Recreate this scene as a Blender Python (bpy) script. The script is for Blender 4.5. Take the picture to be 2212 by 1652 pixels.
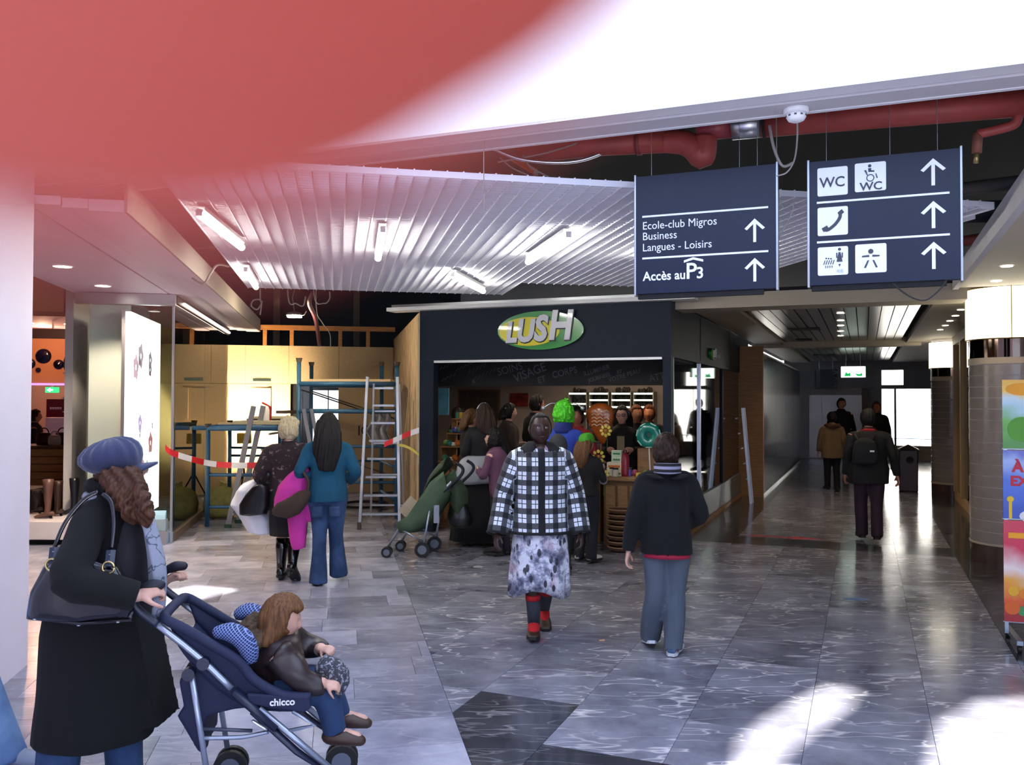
import bpy, bmesh, math, random
import numpy as np
from mathutils import Vector, Matrix, noise

# ------------------------------------------------------------------ scene, camera, light
for o in list(bpy.data.objects):
    bpy.data.objects.remove(o)
SC = bpy.context.scene
COL = SC.collection
FPX, CX, CY, H = 1876.0, 1106.0, 826.0, 1.75          # focal length in px, principal point, lens height
PITCH, ROLL = math.atan(40.0 / FPX), math.radians(0.17)
_f = Vector((0, math.cos(PITCH), math.sin(PITCH)))
_r = Vector((1, 0, 0))
_u = Vector((0, -math.sin(PITCH), math.cos(PITCH)))
_R = Matrix.Rotation(-ROLL, 3, _f)
_r, _u = _R @ _r, _R @ _u
CAMP = Vector((0, 0, H))
cam = bpy.data.cameras.new('camera')
cam.sensor_width = 36.0
cam.lens = 36.0 * FPX / 2212.0
cam.clip_start, cam.clip_end = 0.0015, 300
cam.dof.use_dof = True
cam.dof.focus_distance = 7.0
cam.dof.aperture_fstop = cam.lens / 1.9                 # a lens opening of 1.9 mm, like a phone's
camo = bpy.data.objects.new('camera', cam)
COL.objects.link(camo)
camo.matrix_world = Matrix(((_r.x, _u.x, -_f.x, 0), (_r.y, _u.y, -_f.y, 0), (_r.z, _u.z, -_f.z, H), (0, 0, 0, 1)))
SC.camera = camo
SC.view_settings.view_transform = 'Standard'
SC.view_settings.look = 'None'
SC.view_settings.gamma = 1
SC.view_settings.use_curve_mapping = False
SC.view_settings.exposure = 0.25
SC.cycles.max_bounces = 6
SC.cycles.use_adaptive_sampling = True
SC.cycles.adaptive_threshold = 0.08
SC.cycles.adaptive_min_samples = 16
SC.cycles.diffuse_bounces = 3
SC.cycles.glossy_bounces = 3
SC.cycles.transparent_max_bounces = 10
SC.cycles.caustics_reflective = False
SC.cycles.caustics_refractive = False
SC.cycles.sample_clamp_indirect = 6.0
try:
    SC.cycles.use_denoising = True
except Exception:
    pass

world = bpy.data.worlds.new('daylight')
SC.world = world
world.use_nodes = True
_bg = world.node_tree.nodes['Background']
_bg.inputs[0].default_value = (0.55, 0.70, 1.0, 1)
_bg.inputs[1].default_value = 2.9
SUN_AZ, SUN_EL = math.radians(-10), math.radians(33)      # direction the light travels, and its height
_sun = bpy.data.lights.new('sun', 'SUN')
_sun.energy = 30.0
_sun.angle = math.radians(0.9)
_sun.color = (1.0, 0.95, 0.86)
suno = bpy.data.objects.new('sun', _sun)
COL.objects.link(suno)
SUND = Vector((math.sin(SUN_AZ) * math.cos(SUN_EL), math.cos(SUN_AZ) * math.cos(SUN_EL), -math.sin(SUN_EL)))
suno.rotation_euler = SUND.to_track_quat('-Z', 'Y').to_euler()
suno.location = (-4, -6, 9)

# ------------------------------------------------------------------ where a point of the picture lies in the place
def ray(x, y):
    return _f * FPX + _r * (x - CX) - _u * (y - CY)
def G(x, y, z=0.0):
    d = ray(x, y)
    return CAMP + d * ((z - H) / d.z)
def D(x, y, Y):
    d = ray(x, y)
    return CAMP + d * (Y / d.y)
YL, YR = math.radians(-11.4), math.radians(22.1)
class Frame:
    """A plan grid: local x to the right, local y away from the viewer, z up."""
    def __init__(s, org, yaw):
        s.o = Vector((org[0], org[1], 0)); s.yaw = yaw
        s.v = Vector((math.cos(yaw), -math.sin(yaw), 0)); s.u = Vector((math.sin(yaw), math.cos(yaw), 0))
        s.m = Matrix.Translation(s.o) @ Matrix.Rotation(-yaw, 4, 'Z')
    def p(s, x, y, z=0.0):
        return s.o + s.v * x + s.u * y + Vector((0, 0, z))
    def loc(s, w):
        d = Vector((w[0], w[1], 0)) - s.o
        return Vector((d.dot(s.v), d.dot(s.u), w[2] if len(w) > 2 else 0))
    def hit_y(s, px, py, yl):
        """picture point on the vertical plane local y = yl (local coordinates)"""
        d = ray(px, py)
        t = (yl - (CAMP - s.o).dot(s.u)) / d.dot(s.u)
        return s.loc(CAMP + d * t)
    def hit_x(s, px, py, xl):
        d = ray(px, py)
        t = (xl - (CAMP - s.o).dot(s.v)) / d.dot(s.v)
        return s.loc(CAMP + d * t)
FR = Frame(G(1450, 1183), YR)       # shop corner between the two passages
FL = Frame(G(370, 1170), YL)        # glass corner of the shoe shop

# ------------------------------------------------------------------ materials
def lin(c):
    if isinstance(c, str):
        c = c.lstrip('#'); c = [int(c[i:i + 2], 16) for i in (0, 2, 4)]
    r = []
    for v in c[:3]:
        v = v / 255.0
        r.append(v / 12.92 if v <= 0.04045 else ((v + 0.055) / 1.055) ** 2.4)
    return (r[0], r[1], r[2], 1.0)
class NT:
    def __init__(s, name):
        s.m = bpy.data.materials.new(name); s.m.use_nodes = True
        s.t = s.m.node_tree; s.n = s.t.nodes
        s.b = s.n['Principled BSDF']; s.out = s.n['Material Output']
    def add(s, typ, **kw):
        n = s.n.new(typ)
        for k, v in kw.items():
            setattr(n, k, v)
        return n
    def link(s, a, b):
        s.t.links.new(a, b)
    def math(s, op, a, b=None, c=None):
        n = s.n.new('ShaderNodeMath'); n.operation = op
        for i, x in enumerate((a, b, c)):
            if x is None: continue
            if hasattr(x, 'is_output'): s.link(x, n.inputs[i])
            else: n.inputs[i].default_value = x
        return n.outputs[0]
    def mix(s, fac, a, b, mode='MIX'):
        n = s.n.new('ShaderNodeMix'); n.data_type = 'RGBA'; n.blend_type = mode
        for sock, x in ((n.inputs[0], fac), (n.inputs[6], a), (n.inputs[7], b)):
            if hasattr(x, 'is_output'): s.link(x, sock)
            else: sock.default_value = x
        return n.outputs[2]
    def noise(s, vec, scale, detail=3.0, rough=0.5):
        n = s.n.new('ShaderNodeTexNoise')
        n.inputs['Scale'].default_value = scale; n.inputs['Detail'].default_value = detail; n.inputs['Roughness'].default_value = rough
        if vec is not None: s.link(vec, n.inputs['Vector'])
        return n.outputs['Fac']
    def ramp(s, fac, stops):
        n = s.n.new('ShaderNodeValToRGB')
        e = n.color_ramp.elements
        while len(e) < len(stops): e.new(0.5)
        for i, (p, c) in enumerate(stops):
            e[i].position = p; e[i].color = c if not isinstance(c, (int, float)) else (c, c, c, 1)
        s.link(fac, n.inputs[0])
        return n.outputs[0]
    def obj(s):
        return s.add('ShaderNodeTexCoord').outputs['Object']
    def bump(s, h, strength=0.3, dist=0.01):
        n = s.n.new('ShaderNodeBump'); n.inputs['Strength'].default_value = strength; n.inputs['Distance'].default_value = dist
        s.link(h, n.inputs['Height']); s.link(n.outputs[0], s.b.inputs['Normal'])
MATS = {}
WORK = bpy.data.scenes.new('workshop')          # scratch scene for baking meshes, removed at the end
def baked(o):
    WORK.collection.objects.link(o); vl = WORK.view_layers[0]; vl.update()
    return bpy.data.meshes.new_from_object(o.evaluated_get(vl.depsgraph))
def M(name, col, rough=0.6, metal=0.0, var=0.0, vscale=8.0, bump=0.0, bscale=60.0, emit=None, estr=0.0, spec=0.5, coat=0.0, sheen=0.0):
    """plain procedural material: colour with a little noise in it, gloss and fine relief"""
    if name in MATS: return MATS[name]
    t = NT(name); b = t.b
    c = lin(col)
    b.inputs['Base Color'].default_value = c
    b.inputs['Roughness'].default_value = rough
    b.inputs['Metallic'].default_value = metal
    b.inputs['Specular IOR Level'].default_value = spec
    b.inputs['Coat Weight'].default_value = coat
    b.inputs['Sheen Weight'].default_value = sheen
    if var > 0 or bump > 0:
        oc = t.obj()
        if var > 0:
            f = t.noise(oc, vscale, 4.0, 0.6)
            lo = tuple(max(0, x * (1 - var)) for x in c[:3]) + (1,); hi = tuple(min(1, x * (1 + var)) for x in c[:3]) + (1,)
            t.link(t.ramp(f, [(0.3, lo), (0.7, hi)]), b.inputs['Base Color'])
        if bump > 0:
            t.bump(t.noise(oc, bscale, 3.0), bump, 0.004)
    if emit is not None:
        b.inputs['Emission Color'].default_value = lin(emit); b.inputs['Emission Strength'].default_value = estr
    MATS[name] = t.m
    return t.m
def glass(name, tint=(225, 238, 232), base=0.04, rough=0.0, body=0.0, bodycol=(170, 185, 178)):
    """thin pane: clear with mirror reflection that grows towards grazing view; body = share of milky film"""
    if name in MATS: return MATS[name]
    t = NT(name)
    t.n.remove(t.b)
    tr = t.add('ShaderNodeBsdfTransparent'); tr.inputs[0].default_value = lin(tint)
    gl = t.add('ShaderNodeBsdfGlossy'); gl.inputs['Roughness'].default_value = rough
    fr = t.add('ShaderNodeFresnel'); fr.inputs[0].default_value = 1.5
    k = t.math('MINIMUM', t.math('ADD', t.math('MULTIPLY', fr.outputs[0], 1.5), base - 0.04), 0.95)
    a = tr.outputs[0]
    if body > 0:
        df = t.add('ShaderNodeBsdfDiffuse'); df.inputs[0].default_value = lin(bodycol)
        ms = t.add('ShaderNodeMixShader'); ms.inputs[0].default_value = body
        t.link(a, ms.inputs[1]); t.link(df.outputs[0], ms.inputs[2]); a = ms.outputs[0]
    mx = t.add('ShaderNodeMixShader')
    t.link(k, mx.inputs[0]); t.link(a, mx.inputs[1]); t.link(gl.outputs[0], mx.inputs[2])
    t.link(mx.outputs[0], t.out.inputs[0])
    MATS[name] = t.m
    return t.m
def emitter(name, col, strength):
    if name in MATS: return MATS[name]
    t = NT(name); t.n.remove(t.b)
    e = t.add('ShaderNodeEmission'); e.inputs[0].default_value = lin(col); e.inputs[1].default_value = strength
    t.link(e.outputs[0], t.out.inputs[0])
    MATS[name] = t.m
    return t.m
def marble(name, dark, light, vein, veinamt, rough, veinang=0.6, tone=0.5):
    t = NT(name)
    geo = t.add('ShaderNodeNewGeometry'); oi = t.add('ShaderNodeObjectInfo')
    off = t.add('ShaderNodeCombineXYZ')
    t.link(t.math('MULTIPLY', oi.outputs['Random'], 37.0), off.inputs[0]); t.link(t.math('MULTIPLY', oi.outputs['Random'], 91.0), off.inputs[1])
    add = t.add('ShaderNodeVectorMath', operation='ADD'); t.link(geo.outputs['Position'], add.inputs[0]); t.link(off.outputs[0], add.inputs[1])
    mp = t.add('ShaderNodeMapping'); t.link(add.outputs[0], mp.inputs[0])
    mp.inputs['Rotation'].default_value = (0, 0, veinang); mp.inputs['Scale'].default_value = (0.42, 1.5, 1)
    mp2 = t.add('ShaderNodeMapping'); t.link(add.outputs[0], mp2.inputs[0])
    mp2.inputs['Rotation'].default_value = (0, 0, veinang - 0.9); mp2.inputs['Scale'].default_value = (0.4, 1.3, 1)
    cl = t.noise(add.outputs[0], 2.2, 5.0, 0.62)
    base = t.ramp(cl, [(0.28, lin(dark)), (0.72, lin(light))])
    rnd = t.add('ShaderNodeMapRange'); t.link(oi.outputs['Random'], rnd.inputs[0]); rnd.inputs[3].default_value = 1 - tone; rnd.inputs[4].default_value = 1 + tone * 0.5
    cc = t.add('ShaderNodeCombineColor')
    for i in range(3): t.link(rnd.outputs[0], cc.inputs[i])
    base = t.mix(1.0, base, cc.outputs[0], 'MULTIPLY')
    v1 = t.ramp(t.noise(mp.outputs[0], 2.2, 3.0, 0.5), [(0.490, 0.0), (0.5, 1.0), (0.510, 0.0)])
    v2 = t.ramp(t.noise(mp2.outputs[0], 2.8, 3.0, 0.5), [(0.492, 0.0), (0.5, 0.8), (0.508, 0.0)])
    v3 = t.ramp(t.noise(mp.outputs[0], 4.0, 4.0, 0.5), [(0.66, 0.0), (0.70, 0.7)])
    vs = t.math('MULTIPLY', t.math('MAXIMUM', t.math('MAXIMUM', v1, v2), v3), t.ramp(t.noise(add.outputs[0], 1.7, 2.0), [(0.35, 0.15), (0.6, 1.0)]))
    t.link(t.mix(t.math('MULTIPLY', vs, veinamt), base, lin(vein)), t.b.inputs['Base Color'])
    rr = t.add('ShaderNodeMapRange'); t.link(cl, rr.inputs[0]); rr.inputs[3].default_value = rough * 0.7; rr.inputs[4].default_value = rough * 1.4
    t.link(rr.outputs[0], t.b.inputs['Roughness'])
    t.b.inputs['IOR'].default_value = 1.46
    MATS[name] = t.m
    return t.m
def wood(name, c1, c2, scale=6.0, rough=0.55, axis=(1, 12, 12)):
    if name in MATS: return MATS[name]
    t = NT(name)
    mp = t.add('ShaderNodeMapping'); t.link(t.obj(), mp.inputs[0]); mp.inputs['Scale'].default_value = axis
    n = t.noise(mp.outputs[0], scale, 5.0, 0.6)
    t.link(t.ramp(n, [(0.3, lin(c1)), (0.7, lin(c2))]), t.b.inputs['Base Color'])
    t.b.inputs['Roughness'].default_value = rough
    t.bump(n, 0.15, 0.003)
    MATS[name] = t.m
    return t.m

# ------------------------------------------------------------------ mesh building
class MB:
    def __init__(s):
        s.v = []; s.f = []
    def face(s, pts):
        n = len(s.v); s.v += [tuple(p) for p in pts]; s.f.append(tuple(range(n, n + len(pts)))); return s
    def box(s, a, b, m=None):
        x0, y0, z0 = a; x1, y1, z1 = b
        n = len(s.v)
        ps = [(x0, y0, z0), (x1, y0, z0), (x1, y1, z0), (x0, y1, z0), (x0, y0, z1), (x1, y0, z1), (x1, y1, z1), (x0, y1, z1)]
        if m is not None: ps = [tuple(m @ Vector(p)) for p in ps]
        s.v += ps
        s.f += [tuple(n + i for i in q) for q in ((3, 2, 1, 0), (4, 5, 6, 7), (0, 1, 5, 4), (1, 2, 6, 5), (2, 3, 7, 6), (3, 0, 4, 7))]
        return s
    def prism(s, poly, z0, z1):
        """closed prism over a plan polygon (counter-clockwise)"""
        n = len(s.v); k = len(poly)
        s.v += [(p[0], p[1], z0) for p in poly] + [(p[0], p[1], z1) for p in poly]
        s.f.append(tuple(n + k - 1 - i for i in range(k))); s.f.append(tuple(n + k + i for i in range(k)))
        for i in range(k):
            j = (i + 1) % k; s.f.append((n + i, n + j, n + k + j, n + k + i))
        return s
    def rings(s, rings, cap=True, closed=False):
        """loft through rings of equal point count"""
        n = len(s.v); k = len(rings[0]); r = len(rings)
        for g in rings: s.v += [tuple(p) for p in g]
        last = r if closed else r - 1
        for a in range(last):
            b = (a + 1) % r
            for i in range(k):
                j = (i + 1) % k
                s.f.append((n + a * k + i, n + a * k + j, n + b * k + j, n + b * k + i))
        if cap and not closed:
            s.f.append(tuple(n + k - 1 - i for i in range(k))); s.f.append(tuple(n + (r - 1) * k + i for i in range(k)))
        return s
    def tube(s, pts, rad, seg=8, cap=True, flat=1.0, up=None, dome=False):
        """round bar through points; rad number or list; flat squeezes the second axis"""
        pts = [Vector(p) for p in pts]; n = len(pts)
        if not hasattr(rad, '__len__'): rad = [rad] * n
        rad = list(rad)
        if len(rad) != n:
            m_ = len(rad) - 1
            rad = [rad[min(m_ - 1, int(i / (n - 1) * m_))] + (rad[min(m_, int(i / (n - 1) * m_) + 1)] - rad[min(m_ - 1, int(i / (n - 1) * m_))]) * (i / (n - 1) * m_ - min(m_ - 1, int(i / (n - 1) * m_))) for i in range(n)]
        tans = []
        for i in range(n):
            a = pts[max(0, i - 1)]; b = pts[min(n - 1, i + 1)]
            tans.append((b - a).normalized() if (b - a).length > 1e-9 else Vector((0, 0, 1)))
        if up is None:
            up = Vector((0, 0, 1)) if abs(tans[0].z) < 0.9 else Vector((0, 1, 0))
        nrm = Vector(up)
        rings = []
        if dome:
            ext0 = [(0.35, 0.92), (0.72, 0.68), (0.94, 0.32)]
        for i in range(n):
            t = tans[i]
            nrm = (nrm - t * nrm.dot(t))
            if nrm.length < 1e-6: nrm = t.orthogonal()
            nrm.normalize(); bi = t.cross(nrm)
            def ring(c, r):
                return [c + bi * (math.cos(2 * math.pi * k / seg) * r) + nrm * (math.sin(2 * math.pi * k / seg) * r * flat) for k in range(seg)]
            if dome and i == 0:
                for d, q in reversed(ext0): rings.append(ring(pts[0] - t * rad[0] * d, rad[0] * q))
            rings.append(ring(pts[i], rad[i]))
            if dome and i == n - 1:
                for d, q in ext0: rings.append(ring(pts[i] + t * rad[i] * d, rad[i] * q))
        return s.rings(rings, cap)
    def lathe(s, prof, seg=24, m=None, cap=True):
        rs = [[Vector((r * math.cos(2 * math.pi * k / seg), r * math.sin(2 * math.pi * k / seg), z)) for k in range(seg)] for r, z in prof]
        if m is not None: rs = [[m @ p for p in g] for g in rs]
        return s.rings(rs, cap)
    def grid(s, fn, nu, nv):
        n = len(s.v)
        for j in range(nv + 1):
            for i in range(nu + 1): s.v.append(tuple(fn(i / nu, j / nv)))
        for j in range(nv):
            for i in range(nu):
                a = n + j * (nu + 1) + i; s.f.append((a, a + 1, a + nu + 2, a + nu + 1))
        return s
    def mesh(s, name, mat, smooth=False):
        me = bpy.data.meshes.new(name); me.from_pydata(s.v, [], s.f)
        if mat is not None: me.materials.append(mat)
        if smooth: me.shade_smooth()
        me.update()
        return me
    def obj(s, name, mat, parent=None, m=None, smooth=False, bevel=0.0, solid=0.0, auto=None):
        me = s.mesh(name, mat, smooth)
        o = bpy.data.objects.new(name, me); COL.objects.link(o)
        return finish(o, parent, m, bevel, solid, smooth, auto)
def finish(o, parent=None, m=None, bevel=0.0, solid=0.0, smooth=False, auto=None):
    if parent is not None: o.parent = parent
    if m is not None:
        if parent is None: o.matrix_world = m
        else: o.matrix_local = m
    if solid:
        md = o.modifiers.new('thickness', 'SOLIDIFY'); md.thickness = solid; md.offset = 0
    if bevel:
        md = o.modifiers.new('edge', 'BEVEL'); md.width = bevel; md.segments = 2; md.limit_method = 'ANGLE'; md.angle_limit = math.radians(40)
    if auto is not None:
        try:
            me = o.data; me.shade_smooth()
            me.set_sharp_from_angle(angle=math.radians(auto))
        except Exception: pass
    return o
def tag(o, label=None, cat=None, group=None, kind=None):
    if label: o['label'] = label
    if cat: o['category'] = cat
    if group: o['group'] = group
    if kind: o['kind'] = kind
    return o
def thing(name, label, cat, m=None, group=None):
    o = bpy.data.objects.new(name, None); COL.objects.link(o)
    o.empty_display_size = 0.1
    if m is not None: o.matrix_world = m if isinstance(m, Matrix) else Matrix.Translation(Vector(m))
    return tag(o, label, cat, group)
def struct(o):
    o['kind'] = 'structure'; return o
def copy_tree(o, parent=None):
    c = o.copy(); COL.objects.link(c); c.parent = parent
    for ch in [x for x in COL.objects if x.parent == o]: copy_tree(ch, c)
    return c
def T(x, y, z): return Matrix.Translation((x, y, z))
def RZ(a): return Matrix.Rotation(a, 4, 'Z')
def RX(a): return Matrix.Rotation(a, 4, 'X')
def RY(a): return Matrix.Rotation(a, 4, 'Y')
def spline(pts, n=6):
    """smooth path through points"""
    P = [Vector(p) for p in pts]; out = []
    for i in range(len(P) - 1):
        a, b, c, d = P[max(0, i - 1)], P[i], P[i + 1], P[min(len(P) - 1, i + 2)]
        for k in range(n):
            t = k / n
            out.append(0.5 * ((2 * b) + (c - a) * t + (2 * a - 5 * b + 4 * c - d) * t * t + (3 * b - a - 3 * c + d) * t ** 3))
    out.append(P[-1]); return out
def text_mesh(s, size, depth=0.002, weight=0.0, align='LEFT', shear=0.0, width=1.0):
    cu = bpy.data.curves.new('lettering', 'FONT'); cu.body = s; cu.size = size; cu.extrude = depth; cu.offset = weight
    cu.align_x = align; cu.shear = shear; cu.resolution_u = 3
    o = bpy.data.objects.new('lettering', cu)
    me = baked(o)
    bpy.data.objects.remove(o); bpy.data.curves.remove(cu)
    if width != 1.0:
        for v in me.vertices: v.co.x *= width
    return me
def lettering(s, size, mat, parent, m, depth=0.002, weight=0.0, align='LEFT', shear=0.0, width=1.0, name='lettering'):
    me = text_mesh(s, size, depth, weight, align, shear, width)
    me.name = name; me.materials.clear(); me.materials.append(mat)
    o = bpy.data.objects.new(name, me); COL.objects.link(o)
    return finish(o, parent, m)
def clip(poly, a, b, c):
    """keep the part of a plan polygon where a*x+b*y>=c"""
    out = []
    for i in range(len(poly)):
        p, q = poly[i], poly[(i + 1) % len(poly)]
        dp, dq = a * p[0] + b * p[1] - c, a * q[0] + b * q[1] - c
        if dp >= 0: out.append(p)
        if dp * dq < 0:
            t = dp / (dp - dq); out.append((p[0] + (q[0] - p[0]) * t, p[1] + (q[1] - p[1]) * t))
    return out
def area(poly):
    return 0.5 * sum(poly[i][0] * poly[(i + 1) % len(poly)][1] - poly[(i + 1) % len(poly)][0] * poly[i][1] for i in range(len(poly)))
def light(name, typ, loc, energy, col=(255, 255, 255), size=0.2, parent=None, aim=None, spot=None, size_y=None):
    l = bpy.data.lights.new(name, typ); l.energy = energy; l.color = lin(col)[:3]
    if typ == 'AREA':
        l.size = size
        if size_y: l.shape = 'RECTANGLE'; l.size_y = size_y
    else: l.shadow_soft_size = size
    if spot: l.spot_size = spot; l.spot_blend = 0.6
    o = bpy.data.objects.new(name, l); COL.objects.link(o)
    if parent is not None: o.parent = parent
    o.location = loc
    if aim is not None: o.rotation_euler = Vector(aim).to_track_quat('-Z', 'Y').to_euler()
    return o

# ------------------------------------------------------------------ the setting
rnd = random.Random(7)
m_tileL = marble('marble_grey_banded', '#7a7a8c', '#b2b2c4', '#cfced6', 0.35, 0.20, veinang=0.15, tone=0.42)
m_tileR = marble('marble_dark_veined', '#5a5a66', '#9696a4', '#e2dde0', 0.85, 0.15, veinang=0.75, tone=0.22)
m_tileD = marble('marble_charcoal', '#2b2b31', '#45454c', '#a9a6a8', 0.5, 0.13, veinang=0.75, tone=0.15)
m_plast = M('white_plaster', '#e6e2e4', 0.75, var=0.03, vscale=3)
m_lilac = M('lilac_white_panel', '#e9dfec', 0.55, var=0.03, vscale=2)
m_dark = M('dark_void', '#0f1013', 0.9, var=0.3)
m_navy = M('navy_panel', '#1c2433', 0.5, var=0.06, spec=0.15)
m_silver = M('brushed_aluminium', '#c3c6cc', 0.28, metal=0.9)
m_steel = M('stainless_steel', '#8f8b88', 0.33, metal=0.85, var=0.08, vscale=3)
m_blackgl = M('black_gloss_glass', '#07080b', 0.03, spec=0.9)
m_white = M('white_paint', '#eeeceb', 0.5)
m_chip = M('raw_particle_board', '#d3b68c', 0.8, var=0.12, vscale=60, bump=0.1)
m_chip2 = M('raw_particle_board_dusty', '#c4a27a', 0.85, var=0.22, vscale=5)
m_stud = wood('pine_stud', '#a8662c', '#c98845')
m_post = wood('pine_post', '#8a5f36', '#b07f4e')

floor = struct(MB().box((-22, -16, -0.30), (46, 62, -0.03)).obj('floor', m_tileD))
def inframe(p, zmax=0.0, margin=20):
    w = Vector((p[0], p[1], zmax)) - CAMP
    d = w.dot(_f)
    if d < 0.5: return False
    x = CX + FPX * w.dot(_r) / d; y = CY - FPX * w.dot(_u) / d
    return -margin < x < 2212 + margin and -margin < y < 1652 + margin
BX = 2.64                                     # seam between the two pavings, in the left grid
seam_n = (FL.v.x, FL.v.y); seam_c = FL.o.dot(FL.v) + BX
GAP, TH = 0.0012, 0.03
shared = {}
def put_tile(fr, x0, y0, x1, y1, mat, side, key):
    c = [fr.p(x0 + GAP, y0 + GAP), fr.p(x1 - GAP, y0 + GAP), fr.p(x1 - GAP, y1 - GAP), fr.p(x0 + GAP, y1 - GAP)]
    poly = [(p.x, p.y) for p in c]
    cl = clip(poly, seam_n[0] * side, seam_n[1] * side, seam_c * side + GAP)
    if len(cl) < 3 or area(cl) < 0.004: return None
    cx_ = fr.p((x0 + x1) / 2, (y0 + y1) / 2)
    if len(cl) == 4 and abs(area(cl) - area(poly)) < 1e-6:
        if key not in shared:
            hx, hy = (x1 - x0) / 2 - GAP, (y1 - y0) / 2 - GAP
            shared[key] = MB().box((-hx, -hy, -TH), (hx, hy, 0)).mesh('tile', mat)
        o = bpy.data.objects.new('tile', shared[key]); COL.objects.link(o)
        o.matrix_world = Matrix.Translation(cx_) @ RZ(-fr.yaw)
    else:
        o = MB().prism([(p[0] - cx_.x, p[1] - cx_.y) for p in cl], -TH, 0).obj('tile', mat)
        o.matrix_world = Matrix.Translation(cx_)
    o.parent = floor
    return o
far_L, far_R, far_D = MB(), MB(), MB()
def to_far(mb, fr, x0, y0, x1, y1, side):
    c = [fr.p(x0 + GAP, y0 + GAP), fr.p(x1 - GAP, y0 + GAP), fr.p(x1 - GAP, y1 - GAP), fr.p(x0 + GAP, y1 - GAP)]
    cl = clip([(p.x, p.y) for p in c], seam_n[0] * side, seam_n[1] * side, seam_c * side + GAP)
    if len(cl) >= 3 and area(cl) > 0.004: mb.prism(cl, -TH, 0)
# left paving: bands of grey marble lying across the passage
TW, TD = 0.78, 0.385
j0 = int(-22 / TD)
for j in range(j0, int(8 / TD)):
    off = rnd.random() * TW
    for i in range(-9, 5):
        x0, y0 = i * TW - off, j * TD
        if x0 > BX + 0.1: continue
        pts = [FL.p(x0 + a * TW, y0 + b * TD) for a in (0, .5, 1) for b in (0, 1)]
        vis = any(inframe(p) for p in pts) and y0 < 2.0 and x0 + TW > -0.05
        if vis: put_tile(FL, x0, y0, x0 + TW, y0 + TD, m_tileL, -1, 'L')
        else: to_far(far_L, FL, x0, y0, x0 + TW, y0 + TD, -1)
# right paving: dark veined marble with charcoal bands
TS = 0.62
def is_dark(xc, yc):
    if abs(yc - 0.96) < 0.32 and xc > -0.2: return True
    if abs(xc - 0.30) < 0.33 and yc > 0.7: return True
    if 3.1 < xc < 3.72 and yc > -3.4: return True
    if -6.8 < yc < -6.18: return True
    return -6.18 < yc < -5.56 and 0.0 < xc < 0.62
for j in range(-26, 33):
    for i in range(-16, 14):
        x0, y0 = i * TS, j * TS + 0.02
        if not any(FL.loc(FR.p(x0 + a * TS, y0 + b * TS)).x > BX for a in (0, 1) for b in (0, 1)): continue
        if y0 > 19 or (y0 > 1 and x0 < -5): continue
        dk = is_dark(x0 + TS / 2, y0 + TS / 2)
        pts = [FR.p(x0 + a * TS, y0 + b * TS) for a in (0, .5, 1) for b in (0, 1)]
        vis = any(inframe(p) for p in pts) and y0 < 2.4 and x0 < 5.5 and not (y0 > -0.7 and x0 < -2.5)
        if vis: put_tile(FR, x0, y0, x0 + TS, y0 + TS, m_tileD if dk else m_tileR, 1, 'D' if dk else 'R')
        else: to_far(far_D if dk else far_R, FR, x0, y0, x0 + TS, y0 + TS, 1)
for mb, mt in ((far_L, m_tileL), (far_R, m_tileR), (far_D, m_tileD)):
    tag(mb.obj('distant_tiles', mt, floor), kind='stuff')

# --- white ceiling near the viewer, with made-up holes shaped to throw the sun patches
CZ = 3.30
CE = -5.62
def shaft(pxs):  # outline of an unseen ceiling hole, traced back from a sun patch
    out = []
    for x, y in pxs:
        g = G(x, y)
        out.append(g - SUND * (CZ / -SUND.z) * -1.0 * -1.0)
    return [(p.x, p.y) for p in out]
SUN_HOLES = [shaft([(1590, 1610), (1660, 1545), (1790, 1478), (1905, 1490), (1880, 1545), (1760, 1640), (1690, 1720), (1580, 1720)]),
          shaft([(2030, 1560), (2120, 1510), (2400, 1500), (2500, 1720), (1990, 1720)]),
          shaft([(300, 1290), (420, 1264), (535, 1276), (430, 1304), (300, 1338)])]
from mathutils.geometry import tessellate_polygon
def slab_with_holes(name, outer, holes, z0, z1, mat):
    loops = [[Vector((p[0], p[1], 0)) for p in outer]] + [[Vector((p[0], p[1], 0)) for p in (h if area(h) < 0 else h[::-1])] for h in holes]
    flat = [p for l in loops for p in l]
    tris = tessellate_polygon(loops)
    n = len(flat); mb = MB()
    mb.v = [(p.x, p.y, z0) for p in flat] + [(p.x, p.y, z1) for p in flat]
    for t in tris:
        mb.f.append(tuple(t)); mb.f.append(tuple(n + i for i in reversed(t)))
    k = 0
    for l in loops:
        for i in range(len(l)):
            a, b = k + i, k + (i + 1) % len(l); mb.f.append((a, b, n + b, n + a))
        k += len(l)
    o = mb.obj(name, mat)
    bm = bmesh.new(); bm.from_mesh(o.data); bmesh.ops.recalc_face_normals(bm, faces=bm.faces); bm.to_mesh(o.data); bm.free()
    return o
outer = [FR.p(-7.5, CE), FR.p(-9.5, -14.3), FR.p(9.5, -14.3), FR.p(9.5, CE)]
ceil1 = struct(slab_with_holes('ceiling', [(p.x, p.y) for p in outer], SUN_HOLES, CZ, CZ + 0.12, m_white))
# edge profile of that ceiling
e = struct(MB().box((-7.5, CE, CZ - 0.035), (9.5, CE + 0.03, CZ + 0.22)).obj('trim_1', m_white, None, FR.m))
MB().box((-7.5, CE - 0.16, CZ - 0.03), (9.5, CE - 0.001, CZ - 0.002)).obj('edge_moulding', M('grey_white_moulding', '#cfcbcc', 0.6), e)
MB().box((-7.5, CE - 0.29, CZ - 0.018), (9.5, CE - 0.17, CZ - 0.002)).obj('inner_moulding', m_white, e)
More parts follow.
